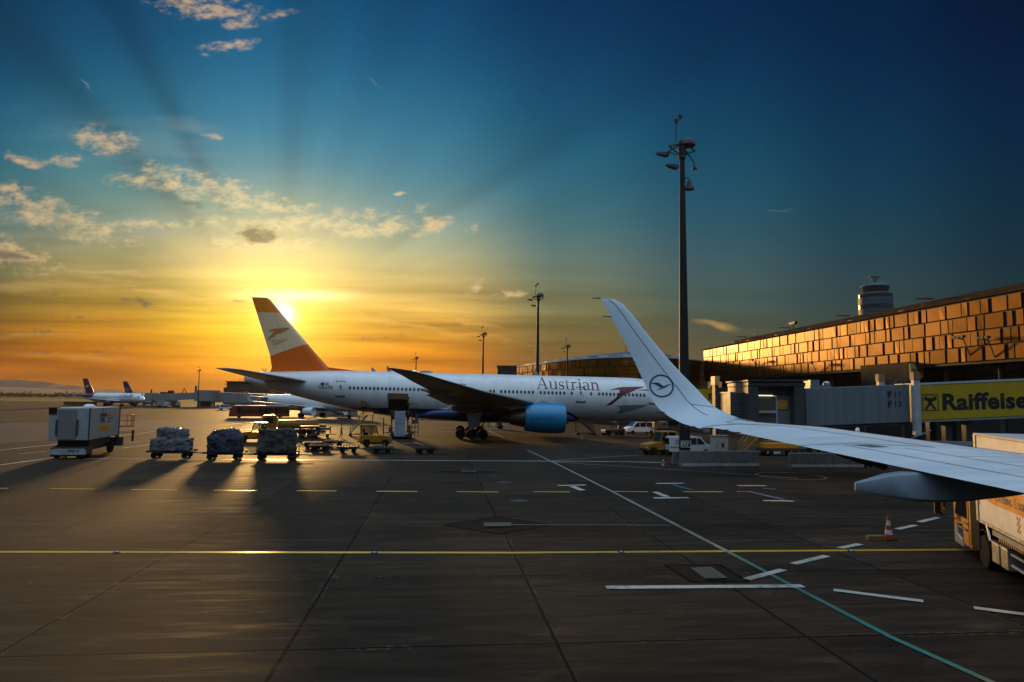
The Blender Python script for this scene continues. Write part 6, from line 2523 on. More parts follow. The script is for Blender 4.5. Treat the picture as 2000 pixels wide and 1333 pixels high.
B2(M_DARK, tb, 'seat', (-.9, -.4, -.4, .4, 1.2, 1.6))
for x in (-1.0, 1.0):
    for y in (-.7, .7):
        add_wheel(tb, x, y, .34, .24)
# ------------------------------------------------------------------ catering truck at the right edge
TH = math.atan2(4.35, 1.5)
ct_ = thing('catering_truck', 'orange cabbed catering truck with a cream white box body, behind the wing fairing', 'catering truck', (15.5, 23.0, 0), TH)
M_CREAM = mat('cream_white_box', (.76, .72, .64), .42, var=.04, dirt=.06)
B2(M_CREAM, ct_, 'box_body', (-7.2, 0, -2.5, 0, 1.55, 4.28), bevel=.02)
B2(M_STEEL, ct_, 'corner_post', (-.16, .03, -.10, .035, 1.5, 4.32))
B2(M_STEEL, ct_, 'bottom_rail', (-7.2, -.16, -.06, .02, 1.47, 1.56))
B2(M_LGREY, ct_, 'roof', (-7.22, .03, -2.52, .03, 4.29, 4.36))
B2(M_ORANGE, ct_, 'front_bracket', (.04, .5, -2.3, -.3, 3.7, 4.3))
k = MB()
k.prism([(1.02, 1.0), (2.25, 1.0), (2.95, .9), (3.12, .85), (3.15, 1.9), (2.95, 2.75), (2.6, 3.0), (1.02, 3.05)], 'y', -2.4, -.06)
k.build('cab', mat('cab_orange', (.74, .30, .02), .35, var=.05, dirt=.15, coat=.3), ct_, bevel=.05)
P2(MATS['cab_orange'], ct_, [(1.1, .35), (2.0, .35), (2.15, .9), (2.15, 1.02), (1.1, 1.02)], 'y', -2.38, -.08, 'step_skirt', .03)
P2(M_GREY, ct_, [(2.1, .22), (3.15, .22), (3.17, .9), (2.9, .95), (2.75, .6), (2.2, .5)], 'y', -2.4, -.07, 'bumper', .03)
for s_, y in ((1, -.055), (-1, -2.405)):
    P2(M_GLASS, ct_, [(1.45, 1.30), (1.5, 2.2), (2.5, 2.2), (2.92, 1.30)], 'y', y, y + s_ * .012, 'side_window')
B2(M_DARK, ct_, 'door_stripe', (1.5, 2.6, -.052, -.035, .86, .95), (1.25, 1.27, -.055, -.04, .4, 2.2), (1.35, 1.75, -.052, -.03, 1.12, 1.17))
k = MB()
k.loft([[(3.13, -2.2, 1.95), (3.13, -.25, 1.95), (2.95, -.3, 2.7), (2.95, -2.15, 2.7)], [(3.17, -2.2, 1.95), (3.17, -.25, 1.95), (2.99, -.3, 2.7), (2.99, -2.15, 2.7)]])
k.build('windscreen', M_GLASS, ct_)
k = MB()
k.tube([(2.95, -.05, 2.15), (3.05, .42, 2.1), (3.05, .42, 1.15), (2.95, -.05, 1.1)], .03, 6)
k.b2(3.0, 3.1, .22, .58, 1.2, 2.0)
k.build('mirror', M_DARK, ct_)
B2(mat('mirror_glass', (.35, .40, .42), .03, metal=1.0, var=0), ct_, 'mirror_glass', (2.985, 2.997, .25, .55, 1.25, 1.95))
B2(M_BLACK, ct_, 'chassis', (-7.0, 2.0, -2.0, -.55, .62, 1.25), (.1, 1.01, -2.3, -.045, .5, 3.0))
k = MB()
k.tube([(.55, -.12, 1.35), (.0, -.06, 1.75), (-.65, -.06, 1.62), (-.95, -.06, 1.0)], .05, 8)
k.build('mudguard_tube', mat('chrome_pipe', (.6, .55, .48), .25, metal=1, var=.1), ct_, smooth=True)
k = MB()
rg_ = arc(-.25, .55, .66, .66, 10, 170, 12)
for a_, c_ in zip(rg_, rg_[1:]):
    k.prism([(a_[0], a_[1]), (c_[0], c_[1]), (c_[0], c_[1] + .05), (a_[0], a_[1] + .05)], 'y', -.5, -.06)
k.build('mudguard', M_BLACK, ct_)
for x in (-.25, -4.9):
    for y in (-.24, -2.2):
        add_wheel(ct_, x, y, .54, .34, rim=mat('dirty_rim', (.07, .068, .065), .5, var=.3))
for i, (x0, x1) in enumerate([(-1.75, -1.1), (-2.5, -1.92)]):
    B2(mat('toolbox_aluminium', (.40, .38, .34), .4, metal=.6, var=.2, dirt=.3), ct_, 'toolbox', (x0, x1, -.6, -.04, .42, 1.02), bevel=.02)
    B2(M_STEEL, ct_, 'toolbox_lid', (x0 - .02, x1 + .02, -.62, -.02, 1.03, 1.07))
B2(M_GREY, ct_, 'side_frame', (-6.8, -1.2, -.12, -.05, 1.24, 1.40), (-6.9, -2.7, -.12, -.06, .60, .66), (-6.9, -2.7, -.12, -.06, .92, .97))
k = MB()
for i in range(30):
    x = -6.6 + i * .17
    k.prism([(x, 1.12), (x + .08, 1.12), (x + .05, 1.22), (x - .03, 1.22)], 'y', -.13, -.1)
k.build('hazard_stripes', mat('hazard_orange', (.55, .24, .02), .5), ct_)
# painted banner and lettering on the left side (reads toward the rear: picture right)
k = MB()
pts = [(-.95, 2.28), (-1.55, 2.42), (-1.75, 2.62), (-1.55, 2.95), (-1.9, 2.86), (-3.2, 2.78), (-5.2, 2.86), (-6.4, 3.05), (-6.05, 2.6), (-6.2, 1.95), (-5.0, 2.16), (-3.2, 2.24), (-1.9, 2.22)]
k.prism(pts, 'y', .002, .007)
k.build('orange_banner', M_ORANGE, ct_)
M_PLUM = mat('plum_lettering', (.045, .012, .03), .5, var=0)
x = -1.82
for s_, sz in (('C', .36), ('ATERING ', .27), ('L', .36), ('OGISTICS', .27)):
    vs, _ = text_mesh(s_.strip(), sz, .006)
    sign_text('lettering', s_.strip(), sz, M_PLUM, ct_, lambda u, v, x=x: (x - u, .012, 2.38 + v), bold=.008)
    x -= max(v[0] for v in vs) + (.05 if ' ' not in s_ else .18)
k = MB()
for i in range(3):
    for j in range(5):
        if (i + j) % 2 == 0 and not (i == 1 and j in (0, 4)):
            k.b2(-3.62 - i * .09, -3.54 - i * .09, .002, .007, 1.72 + j * .09, 1.80 + j * .09)
k.build('red_emblem', M_RED, ct_)
for i in range(4):
    sign_text('lettering', '2280'[i], .17, M_TEXTBLK, ct_, lambda u, v, i=i: (-.22 - u, .004, 2.55 - i * .17 + v))

# ------------------------------------------------------------------ passenger bridge in front of the terminal
bp0 = AT(1574, 800, 50)
JBX = bp0.x
jb = thing('passenger_bridge', 'grey and yellow passenger bridge with large black lettering in front of the golden terminal', 'passenger bridge', (JBX, 50, 0), 0)
M_BRG = mat('bridge_grey_panel', (.135, .165, .19), .45, var=.06, scale=.6, stretch=(3, 1, .2))
M_BRY = mat('bridge_yellow_panel', (.46, .30, .012), .4, var=.04)


def zz(px, py, Y=50):
    return AT(px, py, Y).z


xa = 0
xb = AT(1776, 760, 50).x - JBX
xc = AT(1793, 760, 50).x - JBX
xd = 33.0
sl = .052


def tun(x0, x1, zb0, zt0, y0, y1, m, name, s_=sl, over=0):
    k = MB()
    k.prism([(x0, zb0), (x1, zb0 + (x1 - x0) * s_), (x1, zt0 + (x1 - x0) * s_), (x0, zt0)], 'y', y0, y1)
    return k.build(name, m, jb, bevel=.03)


zb0, zt0 = zz(1574, 833), zz(1574, 759)
t1 = tun(xa, xb, zb0, zt0, 0, 2.8, M_BRG, 'inner_tunnel')
zb1, zt1 = zz(1793, 821), zz(1793, 752.5)
t2 = tun(xc, xd, zb1, zt1, -.25, 3.05, M_BRY, 'outer_tunnel', .055)
k = MB()
k.prism([(xc, zt1), (xd, zt1 + (xd - xc) * .055), (xd, zt1 + .14 + (xd - xc) * .055), (xc, zt1 + .14)], 'y', -.28, 3.1)
k.build('roof_rail', M_LGREY, t2)
k = MB()
k.prism([(xc, zb1 - .16), (xd, zb1 - .16 + (xd - xc) * .055), (xd, zb1 + (xd - xc) * .055), (xc, zb1)], 'y', -.22, 3.0)
k.build('floor_rail', M_GREY, t2)
k = MB()
for i in range(1, 12):
    x = xa + i * (xb - xa) / 12
    k.b2(x - .012, x + .012, -.006, 0, zb0 + x * sl + .05, zt0 + x * sl - .05)
k.build('panel_joint', M_GREY, t1)
k = MB()
k.prism([(xa, zb0 - .18), (xb, zb0 + xb * sl - .18), (xb, zb0 + xb * sl - .0), (xa, zb0)], 'y', .1, 2.7)
k.build('floor_beam', M_DARK, t1)


def tslope(x0, z0, s_, y):
    return lambda u, v: (x0 + u, y, z0 + v + u * s_)


fx = AT(1733, 775, 50).x - JBX
sign_text('lettering', 'F', .62, M_TEXTBLK, t1, tslope(fx, zz(1733, 777), .05, -.012), bold=.035)
sign_text('lettering', '11', .62, M_TEXTBLK, t1, tslope(fx + .42, zz(1745, 776.5), .05, -.012), bold=.006)
sign_text('lettering', 'F', .62, M_TEXTBLK, t1, tslope(fx, zz(1733, 795.5), .05, -.012), bold=.035)
sign_text('lettering', '13', .62, M_TEXTBLK, t1, tslope(fx + .42, zz(1745, 795), .05, -.012), bold=.006)
rx = AT(1834, 785, 50).x - JBX
tsl = tslope(rx, zz(1834, 800.5), .04, -.262)
sign_text('lettering', 'Raiffeisen', 1.62, M_TEXTBLK, t2, lambda u, v: tsl(u * 1.13, v), bold=.06, spacing=1.03)
lx0, lz0 = AT(1797.5, 802, 50).x - JBX, zz(1797, 802)
lw = AT(1829, 802, 50).x - JBX - lx0
k = MB()
w_ = .05
for q in ((0, lw, 0, w_), (0, lw, lw - w_, lw), (0, w_, w_, lw - w_), (lw - w_, lw, w_, lw - w_)):
    k.b2(lx0 + q[0], lx0 + q[1], -.27, -.262, lz0 + q[2], lz0 + q[3])
k.build('emblem_frame', M_TEXTBLK, t2)
k = MB()
c_ = lw / 2
for sgn in (1, -1):
    pts = [(-.36, -.42), (-.24, -.50), (.10, -.02), (.17, .10), (.30, .12), (.40, .20), (.40, .32), (.30, .42), (.18, .44), (.22, .36), (.20, .30), (.12, .28), (.06, .36), (-.0, .22), (-.04, .06)]
    pl2 = [(lx0 + c_ + sgn * p_[0] * lw * .98, lz0 + c_ + p_[1] * lw * .9) for p_ in pts]
    v2, f2 = tess(pl2, 3)
    o_ = k.addv([(q[0], -.264 - (.003 if sgn > 0 else 0), q[1]) for q in v2])
    for q in f2:
        k.face([o_ + i for i in q])
k.build('crossed_emblem', M_TEXTBLK, t2)
# lifting columns
for px, y0, y1, yy in ((1757, 729, 752, 2.6), (1779, 728, 850, -.55)):
    x = AT(px, 750, 50).x - JBX
    k = MB()
    k.b2(x - .22, x + .22, yy - .2, yy + .2, zz(px, y1), zz(px, y0) - .55)
    cl = k.build('lifting_column', mat('column_white', (.40, .42, .43), .45, dirt=.2), jb, bevel=.02)
    k = MB()
    k.b2(x - .26, x + .24, yy - .24, yy + .24, zz(px, y0) - .55, zz(px, y0))
    k.build('motor_cap', mat('cap_brown', (.22, .13, .06), .6), cl)
k = MB()
k.tube([(xb - .6, 1.4, zt0 + xb * sl), (xb - .1, 1.4, zt0 + xb * sl + .35), (xb + .5, 1.4, zt0 + xb * sl)], .03, 5)
k.build('cable', M_DARK, jb)
# cab at the aircraft end
cx0, cx1 = AT(1458, 800, 49).x - JBX, AT(1572, 800, 49).x - JBX
cz0, cz1 = zz(1500, 846, 49), zz(1500, 747, 49)
M_CABD = mat('bridge_cab_dark', (.045, .05, .055), .5, var=.15)
k = MB()
k.b2(cx0, cx0 + .75, -1.4, 3.2, cz0, cz1 - .3)
k.b2(cx1 - .9, cx1 - .15, -1.4, 3.2, cz0, cz1 - .3)
k.b2(cx0, cx1 - .1, -1.45, 3.3, cz1 - .3, cz1)
k.b2(cx0 + .75, cx1 - .9, -.6, 3.2, cz0, cz0 + .3)
cbf = k.build('cab', M_CABD, jb, bevel=.04)
k = MB()
k.prism([(cx0 - .08, cz1 + .05), (cx1, cz1 + .12), (cx1, cz1 + .2), (cx0 - .08, cz1 + .13)], 'y', -1.6, 3.4)
k.build('cab_roof', mat('cab_roof_grey', (.07, .07, .072), .5), cbf)
sx0, sx1 = AT(1478, 800, 48.5).x - JBX, AT(1524, 800, 48.5).x - JBX
wx1 = AT(1560, 800, 48.5).x - JBX
B2(mat('shutter_grey', (.10, .10, .10), .5), cbf, 'roller_shutter', (sx0, sx1, -.62, -.52, cz0 + .3, cz1 - 1.0))
k = MB()
n = 18
for i in range(n):
    z = cz0 + .35 + i * (cz1 - 1.15 - cz0 - .3) / n
    k.b2(sx0 + .05, sx1 - .05, -.66, -.62, z, z + .09)
k.build('shutter_slats', mat('slat_brown_grey', (.16, .135, .11), .45), cbf)
EACH(M_LGREY, cbf, 'shutter_rail', (sx0 - .1, sx0, -.72, -.5, cz0 + .3, cz1 - .9), (sx1, sx1 + .1, -.72, -.5, cz0 + .3, cz1 - .9))
B2(M_CABD, cbf, 'lintel', (cx0 + .75, cx1 - .9, -.7, -.3, cz1 - .95, cz1 - .3))
B2(M_LGREY, cbf, 'bumper_bar', (sx0 + .1, sx1 - .1, -.95, -.82, zz(1500, 807, 48.5), zz(1500, 804, 48.5) + .04))
B2(mat('strip_lamp', (.8, .8, .7), .4, var=0, emit=(1.0, .95, .70, 1.1)), cbf, 'strip_lamp', (sx0 + .2, sx1 - .25, -.80, -.70, zz(1500, 774, 48.5), zz(1500, 771.8, 48.5)))
B2(M_BRG, cbf, 'side_panel', (sx1 + .1, cx1 - .9, -.64, -.5, cz0 + .3, cz1 - .95))
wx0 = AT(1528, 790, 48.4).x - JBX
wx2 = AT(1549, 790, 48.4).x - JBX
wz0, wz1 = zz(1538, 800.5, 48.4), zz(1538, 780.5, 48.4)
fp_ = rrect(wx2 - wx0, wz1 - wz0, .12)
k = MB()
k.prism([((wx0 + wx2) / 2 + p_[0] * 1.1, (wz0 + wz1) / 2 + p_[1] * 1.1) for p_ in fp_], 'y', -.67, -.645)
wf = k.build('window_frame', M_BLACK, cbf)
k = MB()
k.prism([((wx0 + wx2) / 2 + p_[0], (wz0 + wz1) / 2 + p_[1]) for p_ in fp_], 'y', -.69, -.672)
k.build('window', mat('painted_sunset_glass', (.55, .24, .06), .08, var=0, coat=.5), wf)  # amber base colour paints the sunset seen in the pane
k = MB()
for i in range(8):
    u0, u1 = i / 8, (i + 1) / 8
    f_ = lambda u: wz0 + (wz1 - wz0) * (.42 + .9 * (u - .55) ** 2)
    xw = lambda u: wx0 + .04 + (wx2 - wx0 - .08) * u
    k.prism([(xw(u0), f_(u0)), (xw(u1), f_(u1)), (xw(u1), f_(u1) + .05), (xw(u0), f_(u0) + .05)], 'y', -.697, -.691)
k.build('cable_reflection', M_YEL, wf) if False else k.build('painted_reflection', mat('reflection_amber', (.85, .55, .12), .3, var=0), wf)  # curved amber strip paints a reflection on the pane
# louvred machine cabin left of the cab
lx0, lx1 = AT(1425, 800, 50).x - JBX, AT(1457, 800, 50).x - JBX
B2(M_CABD, jb, 'machine_cabin', (lx0, lx1, -.2, 2.2, zz(1440, 840), zz(1440, 767.5)), bevel=.02)
k = MB()
for i in range(12):
    z = zz(1440, 838) + i * .22
    k.b2(lx0 + .1, lx1 - .1, -.24, -.2, z, z + .13)
k.build('louvres', mat('louvre_grey', (.10, .115, .13), .5), jb.children[-1])
B2(mat('lit_edge_tan', (.5, .36, .2), .4), jb, 'painted_lit_edge', (lx1, lx1 + .12, -.25, 2.2, zz(1440, 850), zz(1440, 767.5)), (lx0 - .05, lx1, -.25, 2.2, zz(1440, 767.5), zz(1440, 766)))  # tan strips paint the cabin's sunlit edges
# roof boxes, supports, undercarriage
B2(M_BRG, jb, 'air_unit', (AT(1590, 757, 50).x - JBX, AT(1608, 757, 50).x - JBX, .6, 1.8, zt0 + .1, zt0 + .65), (AT(1588, 757, 50).x - JBX, AT(1630, 757, 50).x - JBX, .5, 1.9, zt0 + .03, zt0 + .25))
k = MB().lathe([(.26, 0), (.26, .18), (.16, .3), (.03, .34)], (AT(1624, 752, 50).x - JBX, .8, zt0 + .25), 'z', 14)
k.build('beacon', M_STEEL, jb, smooth=True)
k = MB()
for x in (10.5, 12.0):
    k.b2(x - .25, x + .25, .2, .7, .9, zb0 + .5)
    k.b2(x - .25, x + .25, 2.1, 2.6, .9, zb0 + .5)
k.b2(9.6, 12.9, 0, 2.8, .7, 1.2)
k.build('undercarriage', M_DARK, jb)
for x in (10.3, 12.2):
    for y in (.2, 2.6):
        add_wheel(jb, x, y, .55, .4)
k = MB()
k.tube([(24, 1.4, 0), (24, 1.4, zb1 + .4)], .55, 14)
k.build('support_column', M_GREY, jb, smooth=True)
k = MB()
k.b2(4, 14, -.1, .0, 2.5, 2.65)
k.b2(8, 26, -.35, -.25, 2.35, 2.55)
k.tube([(7, -.1, 2.55), (9, -.1, 3.4)], .06, 6)
k.build('cable_tray', M_GREY, jb)
k = MB()
for i in range(9):
    k.b2(20 + i * .75, 20.65 + i * .75, 5.0, 5.2, 1.6, 3.3)
k.build('service_panels', mat('service_tan', (.16, .11, .07), .6), jb)

# second bridge, behind the winglet
B_Y = 118
x0_ = AT(1318, 775, B_Y).x
jb2 = thing('passenger_bridge', 'far passenger bridge with a yellow panel seen just right of the winglet', 'passenger bridge', (x0_, B_Y, 0), 0)
xe = AT(1396, 775, B_Y).x - x0_
k = MB()
k.b2(0, xe, 0, 3, zz(1380, 788, B_Y), zz(1380, 760, B_Y))
t3 = k.build('tunnel', M_BRY, jb2)
k = MB()
k.b2(xe + .02, xe + 14, -.1, 3.2, zz(1400, 800, B_Y), zz(1400, 757, B_Y))
k.build('rotunda', M_BLUEBLACK, jb2)
zl = zz(1375, 781, B_Y)
sign_text('lettering', 'Raiffeisen', 1.55, M_TEXTBLK, t3, lambda u, v: (xe - 1.45 - 6.75 + u, -.015, zl + v), bold=.04)
k = MB()
for s_ in (1, -1):
    k.prism([(xe - .85 - s_ * .35, zl), (xe - .85 - s_ * .12, zl), (xe - .85 + s_ * .38, zl + 1.1), (xe - .85 + s_ * .12, zl + 1.15)], 'y', -.02 - (.004 if s_ > 0 else 0), -.005)
k.build('crossed_emblem', M_TEXTBLK, t3)
k = MB()
k.b2(xe - 1.5, xe - .6, 1.0, 2.0, 0, zz(1380, 788, B_Y))
k.build('support_column', M_GREY, jb2)
# tan block whose colour stands for a sunlit wedge of the terminal
for i, (px, ya, yb_, w, Y, m, lb) in enumerate([(1396, 735, 752, .7, 100, 'tan_sign', 'tan box painted as a sunlit wedge of the terminal above the far yellow bridge')]):
    q_ = AT(px, ya, Y)
    r_ = thing('lit_wedge_box', lb, 'lit wedge', (q_.x, Y, 0))
    B2(MATS[m], r_, 'housing', (0, w, 0, 2, zz(px, yb_, Y), zz(px, ya, Y)))
    B2(M_DARK, r_, 'stand', (.1, w - .1, .3, 1.7, 0, zz(px, yb_, Y) - .01))

# ------------------------------------------------------------------ far airliners
SST = [(0, 3.05, 3.07, .01), (.2, 2.75, 3.4, .35), (.8, 2.3, 3.95, .85), (2.0, 1.85, 4.75, 1.4), (3.6, 1.65, 5.4, 1.8), (5.5, 1.6, 5.72, 1.95), (8, 1.6, 5.75, 1.98), (25, 1.6, 5.75, 1.98), (28, 1.85, 5.73, 1.9), (31, 2.5, 5.65, 1.6), (34, 3.35, 5.5, 1.1), (36.5, 4.1, 5.25, .55), (37.5, 4.5, 5.05, .25)]
SW = [(1.0, 11.5, 18.6, 2.3, 2.1, .13), (1.95, 12.0, 18.6, 2.4, 2.15, .13), (6.2, 14.6, 19.0, 2.85, 2.7, .11), (16.6, 20.4, 22.0, 3.95, 3.9, .10), (16.9, 20.9, 22.2, 4.3, 4.3, .09), (17.2, 22.2, 23.0, 6.3, 6.3, .08)]


def small_jet(label, p, rz, m_fus, m_fin, m_cowl):
    r_ = thing('narrow_body_airliner', label, 'airliner', p, rz)
    a = Plane(r_, SST, 17.7)
    a.fuselage(m_fus, 28)
    for sg in (-1, 1):
        w = a.wing(SW, M_GREYWING, sg)
        jet_engine(a, 5.75, 11.6, 1.55, 1.05, 3.0, m_cowl, M_CORE, sg, 2.7, 14.6)
        a.wing([(.4, 31.6, 35.4, 4.7, 4.7, .1), (6.2, 35.0, 36.6, 5.3, 5.3, .09)], M_GREYWING, sg, 'tailplane')
        g = MB()
        g.tube([(0, sg * 3.8, .5), (0, sg * 3.6, 2.4)], .14, 8)
        lg = g.build('landing_gear', M_GREY, r_)
        for y in (-.45, .45):
            add_wheel(lg, 0, sg * 3.8 + y, .56, .4)
    g = MB()
    g.tube([(12.6, 0, .4), (12.5, 0, 2.0)], .10, 8)
    ng = g.build('nose_gear', M_GREY, r_)
    for y in (-.25, .25):
        add_wheel(ng, 12.6, y, .38, .22)
    b = MB()
    b.loft([foil_ring((a.X(le), 0, z), (a.X(te), 0, z), (0, 1, 0), tc, 0) for le, te, z, tc in [(28.6, 34.8, 5.3, .09), (29.6, 35.0, 5.9, .1), (33.9, 37.3, 11.6, .09), (34.3, 37.4, 11.8, .06)]])
    f = b.build('fin', m_fin, r_, smooth=True)
    k = MB()
    for sg in (-1, 1):
        pass
    for q in range(44):
        s_ = 6.4 + q * .53
        if 14 < s_ < 15.2:
            continue
    wp = MB()
    for q in range(44):
        s_ = 6.4 + q * .53
        o_ = wp.addv([a.side(s_ + dx_, 4.05 + dz_, -1, .01) for dx_, dz_ in ((-.13, -.18), (.13, -.18), (.13, .18), (-.13, .18))])
        wp.face((o_, o_ + 1, o_ + 2, o_ + 3))
    wp.build('window_row', WINMAT, r_)
    for poly in ([(1.55, 3.85), (2.6, 3.95), (2.55, 4.5), (2.0, 4.45)],):
        for sg in (-1, 1):
            a.decal('cockpit_window', poly, M_GLASS, off=.02, sgn=sg, step=.5)
    for s0 in (5.2, 33.0 - 4.2):
        for sg in (-1,):
            fo, fi = rrect(.9, 1.9, .1), rrect(.8, 1.8, .08)
            d_ = MB()
            n_ = len(fo)
            d_.addv([a.side(s0 + q[0], 3.75 + q[1], sg, .012) for q in fo + fi])
            for i in range(n_):
                j = (i + 1) % n_
                d_.face((i, j, n_ + j, n_ + i))
            d_.build('door', M_SEAM, r_)
    return r_, a, f


M_MAROON = mat('maroon_tail_paint', (.085, .012, .022), .35, var=.05)
lv2 = bpy.data.materials.new('white_to_maroon_livery')
lv2.use_nodes = True
t = NT(lv2.node_tree)
b = t.n['Principled BSDF']
ox, oy_, oz = t.sep(t.add('ShaderNodeTexCoord').outputs['Object'])
e_ = t.m('ADD', t.m('MULTIPLY', t.m('ADD', ox, 12.5), -.75), 5.0)
msk = t.mr(t.m('SUBTRACT', e_, oz), 0, .05)
msk = t.m('MULTIPLY', t.mr(ox, -10.0, -10.5), t.mr(t.m('SUBTRACT', oz, t.m('ADD', 2.2, t.m('MULTIPLY', t.m('ADD', ox, 20), .15))), 0, .4))
t.l.new(t.mix(msk, (.74, .74, .74, 1), (.085, .012, .022, 1)), b.inputs['Base Color'])
b.inputs['Roughness'].default_value = .35
p = AT(222, 790, 286)
r1, a1, f1 = small_jet('far white airliner with a maroon tail and dark lettering on the left of the apron', (p.x, 286, 0), R(-22), lv2, M_MAROON, mat('maroon_cowl', (.05, .012, .02), .4))
q0 = [0]


def cairo(u, v):
    s_ = 12.3 - u
    return a1.side(s_, 4.25 + v, -1, .02)


sign_text('lettering', 'AIR CAIRO', 1.5, mat('indigo_lettering', (.03, .01, .08), .4, var=0), r1, cairo, bold=.06)
k = MB()
o_ = k.addv([(a1.X(32.0) , -.42, 8.8), (a1.X(33.0), -.42, 9.0), (a1.X(34.3), -.40, 9.0), (a1.X(34.7), -.38, 8.4), (a1.X(34.2), -.40, 7.9), (a1.X(33.0), -.42, 8.2)])
k.face(range(o_, o_ + 6))
k.build('crest_emblem', mat('grey_emblem', (.35, .36, .42), .5, var=0), f1)
k = MB()
p = AT(262, 790, 330)
M_NAVYT = mat('dark_navy_tail', (.012, .016, .045), .35, var=.05)
r2, a2, f2 = small_jet('far airliner with a navy blue tail behind the maroon tailed one', (p.x, 345, 0), R(-20), M_WHITE, M_NAVYT, M_NAVYT)
for poly in ([(32.0, 7.6), (33.2, 8.3), (35.2, 8.8), (33.6, 8.0)], [(31.6, 6.9), (33.4, 7.3), (35.3, 7.5), (33.4, 6.9)]):
    k = MB()
    o_ = k.addv([(a2.X(q[0]), -.45, q[1]) for q in poly])
    k.face(range(o_, o_ + len(poly)))
    k.build('tail_swoosh', MATS['grey_emblem'], f2)
# airliner parked beyond the tail of the jet: tail cone towards us, wing to the left
p = AT(610, 790, 178)
r3, a3, f3 = small_jet('white airliner with its tail cone pointing left, parked beyond the tail of the large jet', (p.x, 178, 0), R(-28), M_WHITE, M_WHITE, M_WHITE)
f3.hide_render = False
bpy.data.objects.remove(f3)
for o_ in [c for c in r3.children if c.name.startswith(('door', 'window_row', 'cockpit'))]:
    bpy.data.objects.remove(o_)

# ------------------------------------------------------------------ far passenger bridge, glass building
FY = 320


def fx_(px):
    return AT(px, 780, FY).x


fb = thing('passenger_bridge', 'far pale passenger bridge reaching left to the nose of the maroon tailed airliner', 'passenger bridge', (fx_(285), FY, 0))
X0 = fx_(285)
M_FARB = mat('far_bridge_panel', (.20, .22, .23), .5, var=.08, scale=.3)
k = MB()
k.prism([(fx_(291) - X0, zz(291, 784, FY)), (fx_(385) - X0, zz(385, 780, FY)), (fx_(385) - X0, zz(385, 767, FY)), (fx_(291) - X0, zz(291, 770, FY))], 'y', 0, 4)
k.build('tunnel', M_FARB, fb)
k = MB()
k.b2(fx_(284) - X0, fx_(298) - X0, -1, 5, zz(290, 787, FY), zz(290, 768, FY))
k.build('cab', M_GREY, fb)
k = MB()
k.b2(fx_(383) - X0, fx_(416) - X0, -2, 8, zz(400, 784, FY), zz(400, 762.5, FY))
k.build('rotunda', M_FARB, fb)
for px in (296, 389, 413):
    k = MB()
    k.b2(fx_(px) - X0 - .5, fx_(px) - X0 + .5, .5, 1.5, 0, zz(px, 782, FY))
    k.build('support_column', M_LGREY, fb)
k = MB()
k.b2(fx_(387) - X0, fx_(408) - X0, 2, 7, 0, zz(400, 784, FY) - .01)
k.build('stair_tower', mat('stair_brown', (.10, .07, .05), .7, var=.3), fb)
k = MB()
k.prism([(fx_(414) - X0, zz(414, 786, FY)), (fx_(560) - X0, zz(560, 788, FY)), (fx_(560) - X0, zz(560, 772, FY)), (fx_(414) - X0, zz(414, 766, FY))], 'y', 4, 9)
k.build('tunnel', M_FARB, fb)
for a_, c_ in ((310, 332), (325, 334)):
    MB().b2(fx_(a_) - X0, fx_(c_) - X0, 1, 3, zz(320, 770, FY), zz(320, 766 if a_ == 310 else 763, FY)).build('roof_unit', M_DARK, fb)
MB().tube([(fx_(351) - X0, 2, zz(351, 768, FY)), (fx_(355) - X0, 2, zz(355, 759, FY)), (fx_(360) - X0, 2, zz(360, 768, FY))], .25, 5).build('roof_frame', M_DARK, fb)
MB().tube([(fx_(378) - X0, 2, zz(378, 768, FY)), (fx_(378) - X0, 2, zz(378, 754, FY))], .5, 5).build('roof_pipe', M_DARK, fb)
MB().tube([(fx_(296) - X0, -.5, zz(296, 790, FY)), (fx_(296) - X0, -.5, zz(296, 761, FY))], .4, 6).build('mast', M_DARK, fb)
HY = 420


def hx(px):
    return AT(px, 760, HY).x


hb = thing('glass_office_building', 'far glass office building with a stepped roof under the tailplane of the large jet', 'building', (hx(437), HY, 0))
X0 = hx(437)
M_OFF = mat('office_glass', (.10, .075, .045), .25, var=.2, scale=.15)
k = MB()
k.b2(0, hx(525) - X0, 0, 30, 0, zz(437, 757, HY))
k.build('lower_block', M_OFF, hb)
k = MB()
k.b2(hx(438.5) - X0, hx(490) - X0, 3, 26, zz(437, 757, HY) + .02, zz(437, 746, HY))
k.build('upper_block', mat('office_brown', (.09, .06, .035), .6, var=.1), hb)
k = MB()
k.b2(hx(438) - X0, hx(492) - X0, 1, 28, zz(437, 746, HY) + .02, zz(437, 744.5, HY))
k.build('roof', M_DARK, hb)
k = MB()
for i in range(24):
    x = 1 + i * 1.2
    k.b2(x, x + .22, -.12, -.02, 2, zz(437, 757, HY) - .3)
for z in (5, 8.5, 12):
    k.b2(0, hx(525) - X0, -.18, -.13, z, z + .35)
k.build('mullions', M_DARK, hb)
k = MB()
for i in range(5):
    x = hx(455 + i * 5) - X0
    k.tube([(x, 8, zz(437, 746, HY)), (x + 1.3, 8, zz(437, 746, HY) + 2.4)], .12, 5)
k.build('roof_railing', M_DARK, hb)

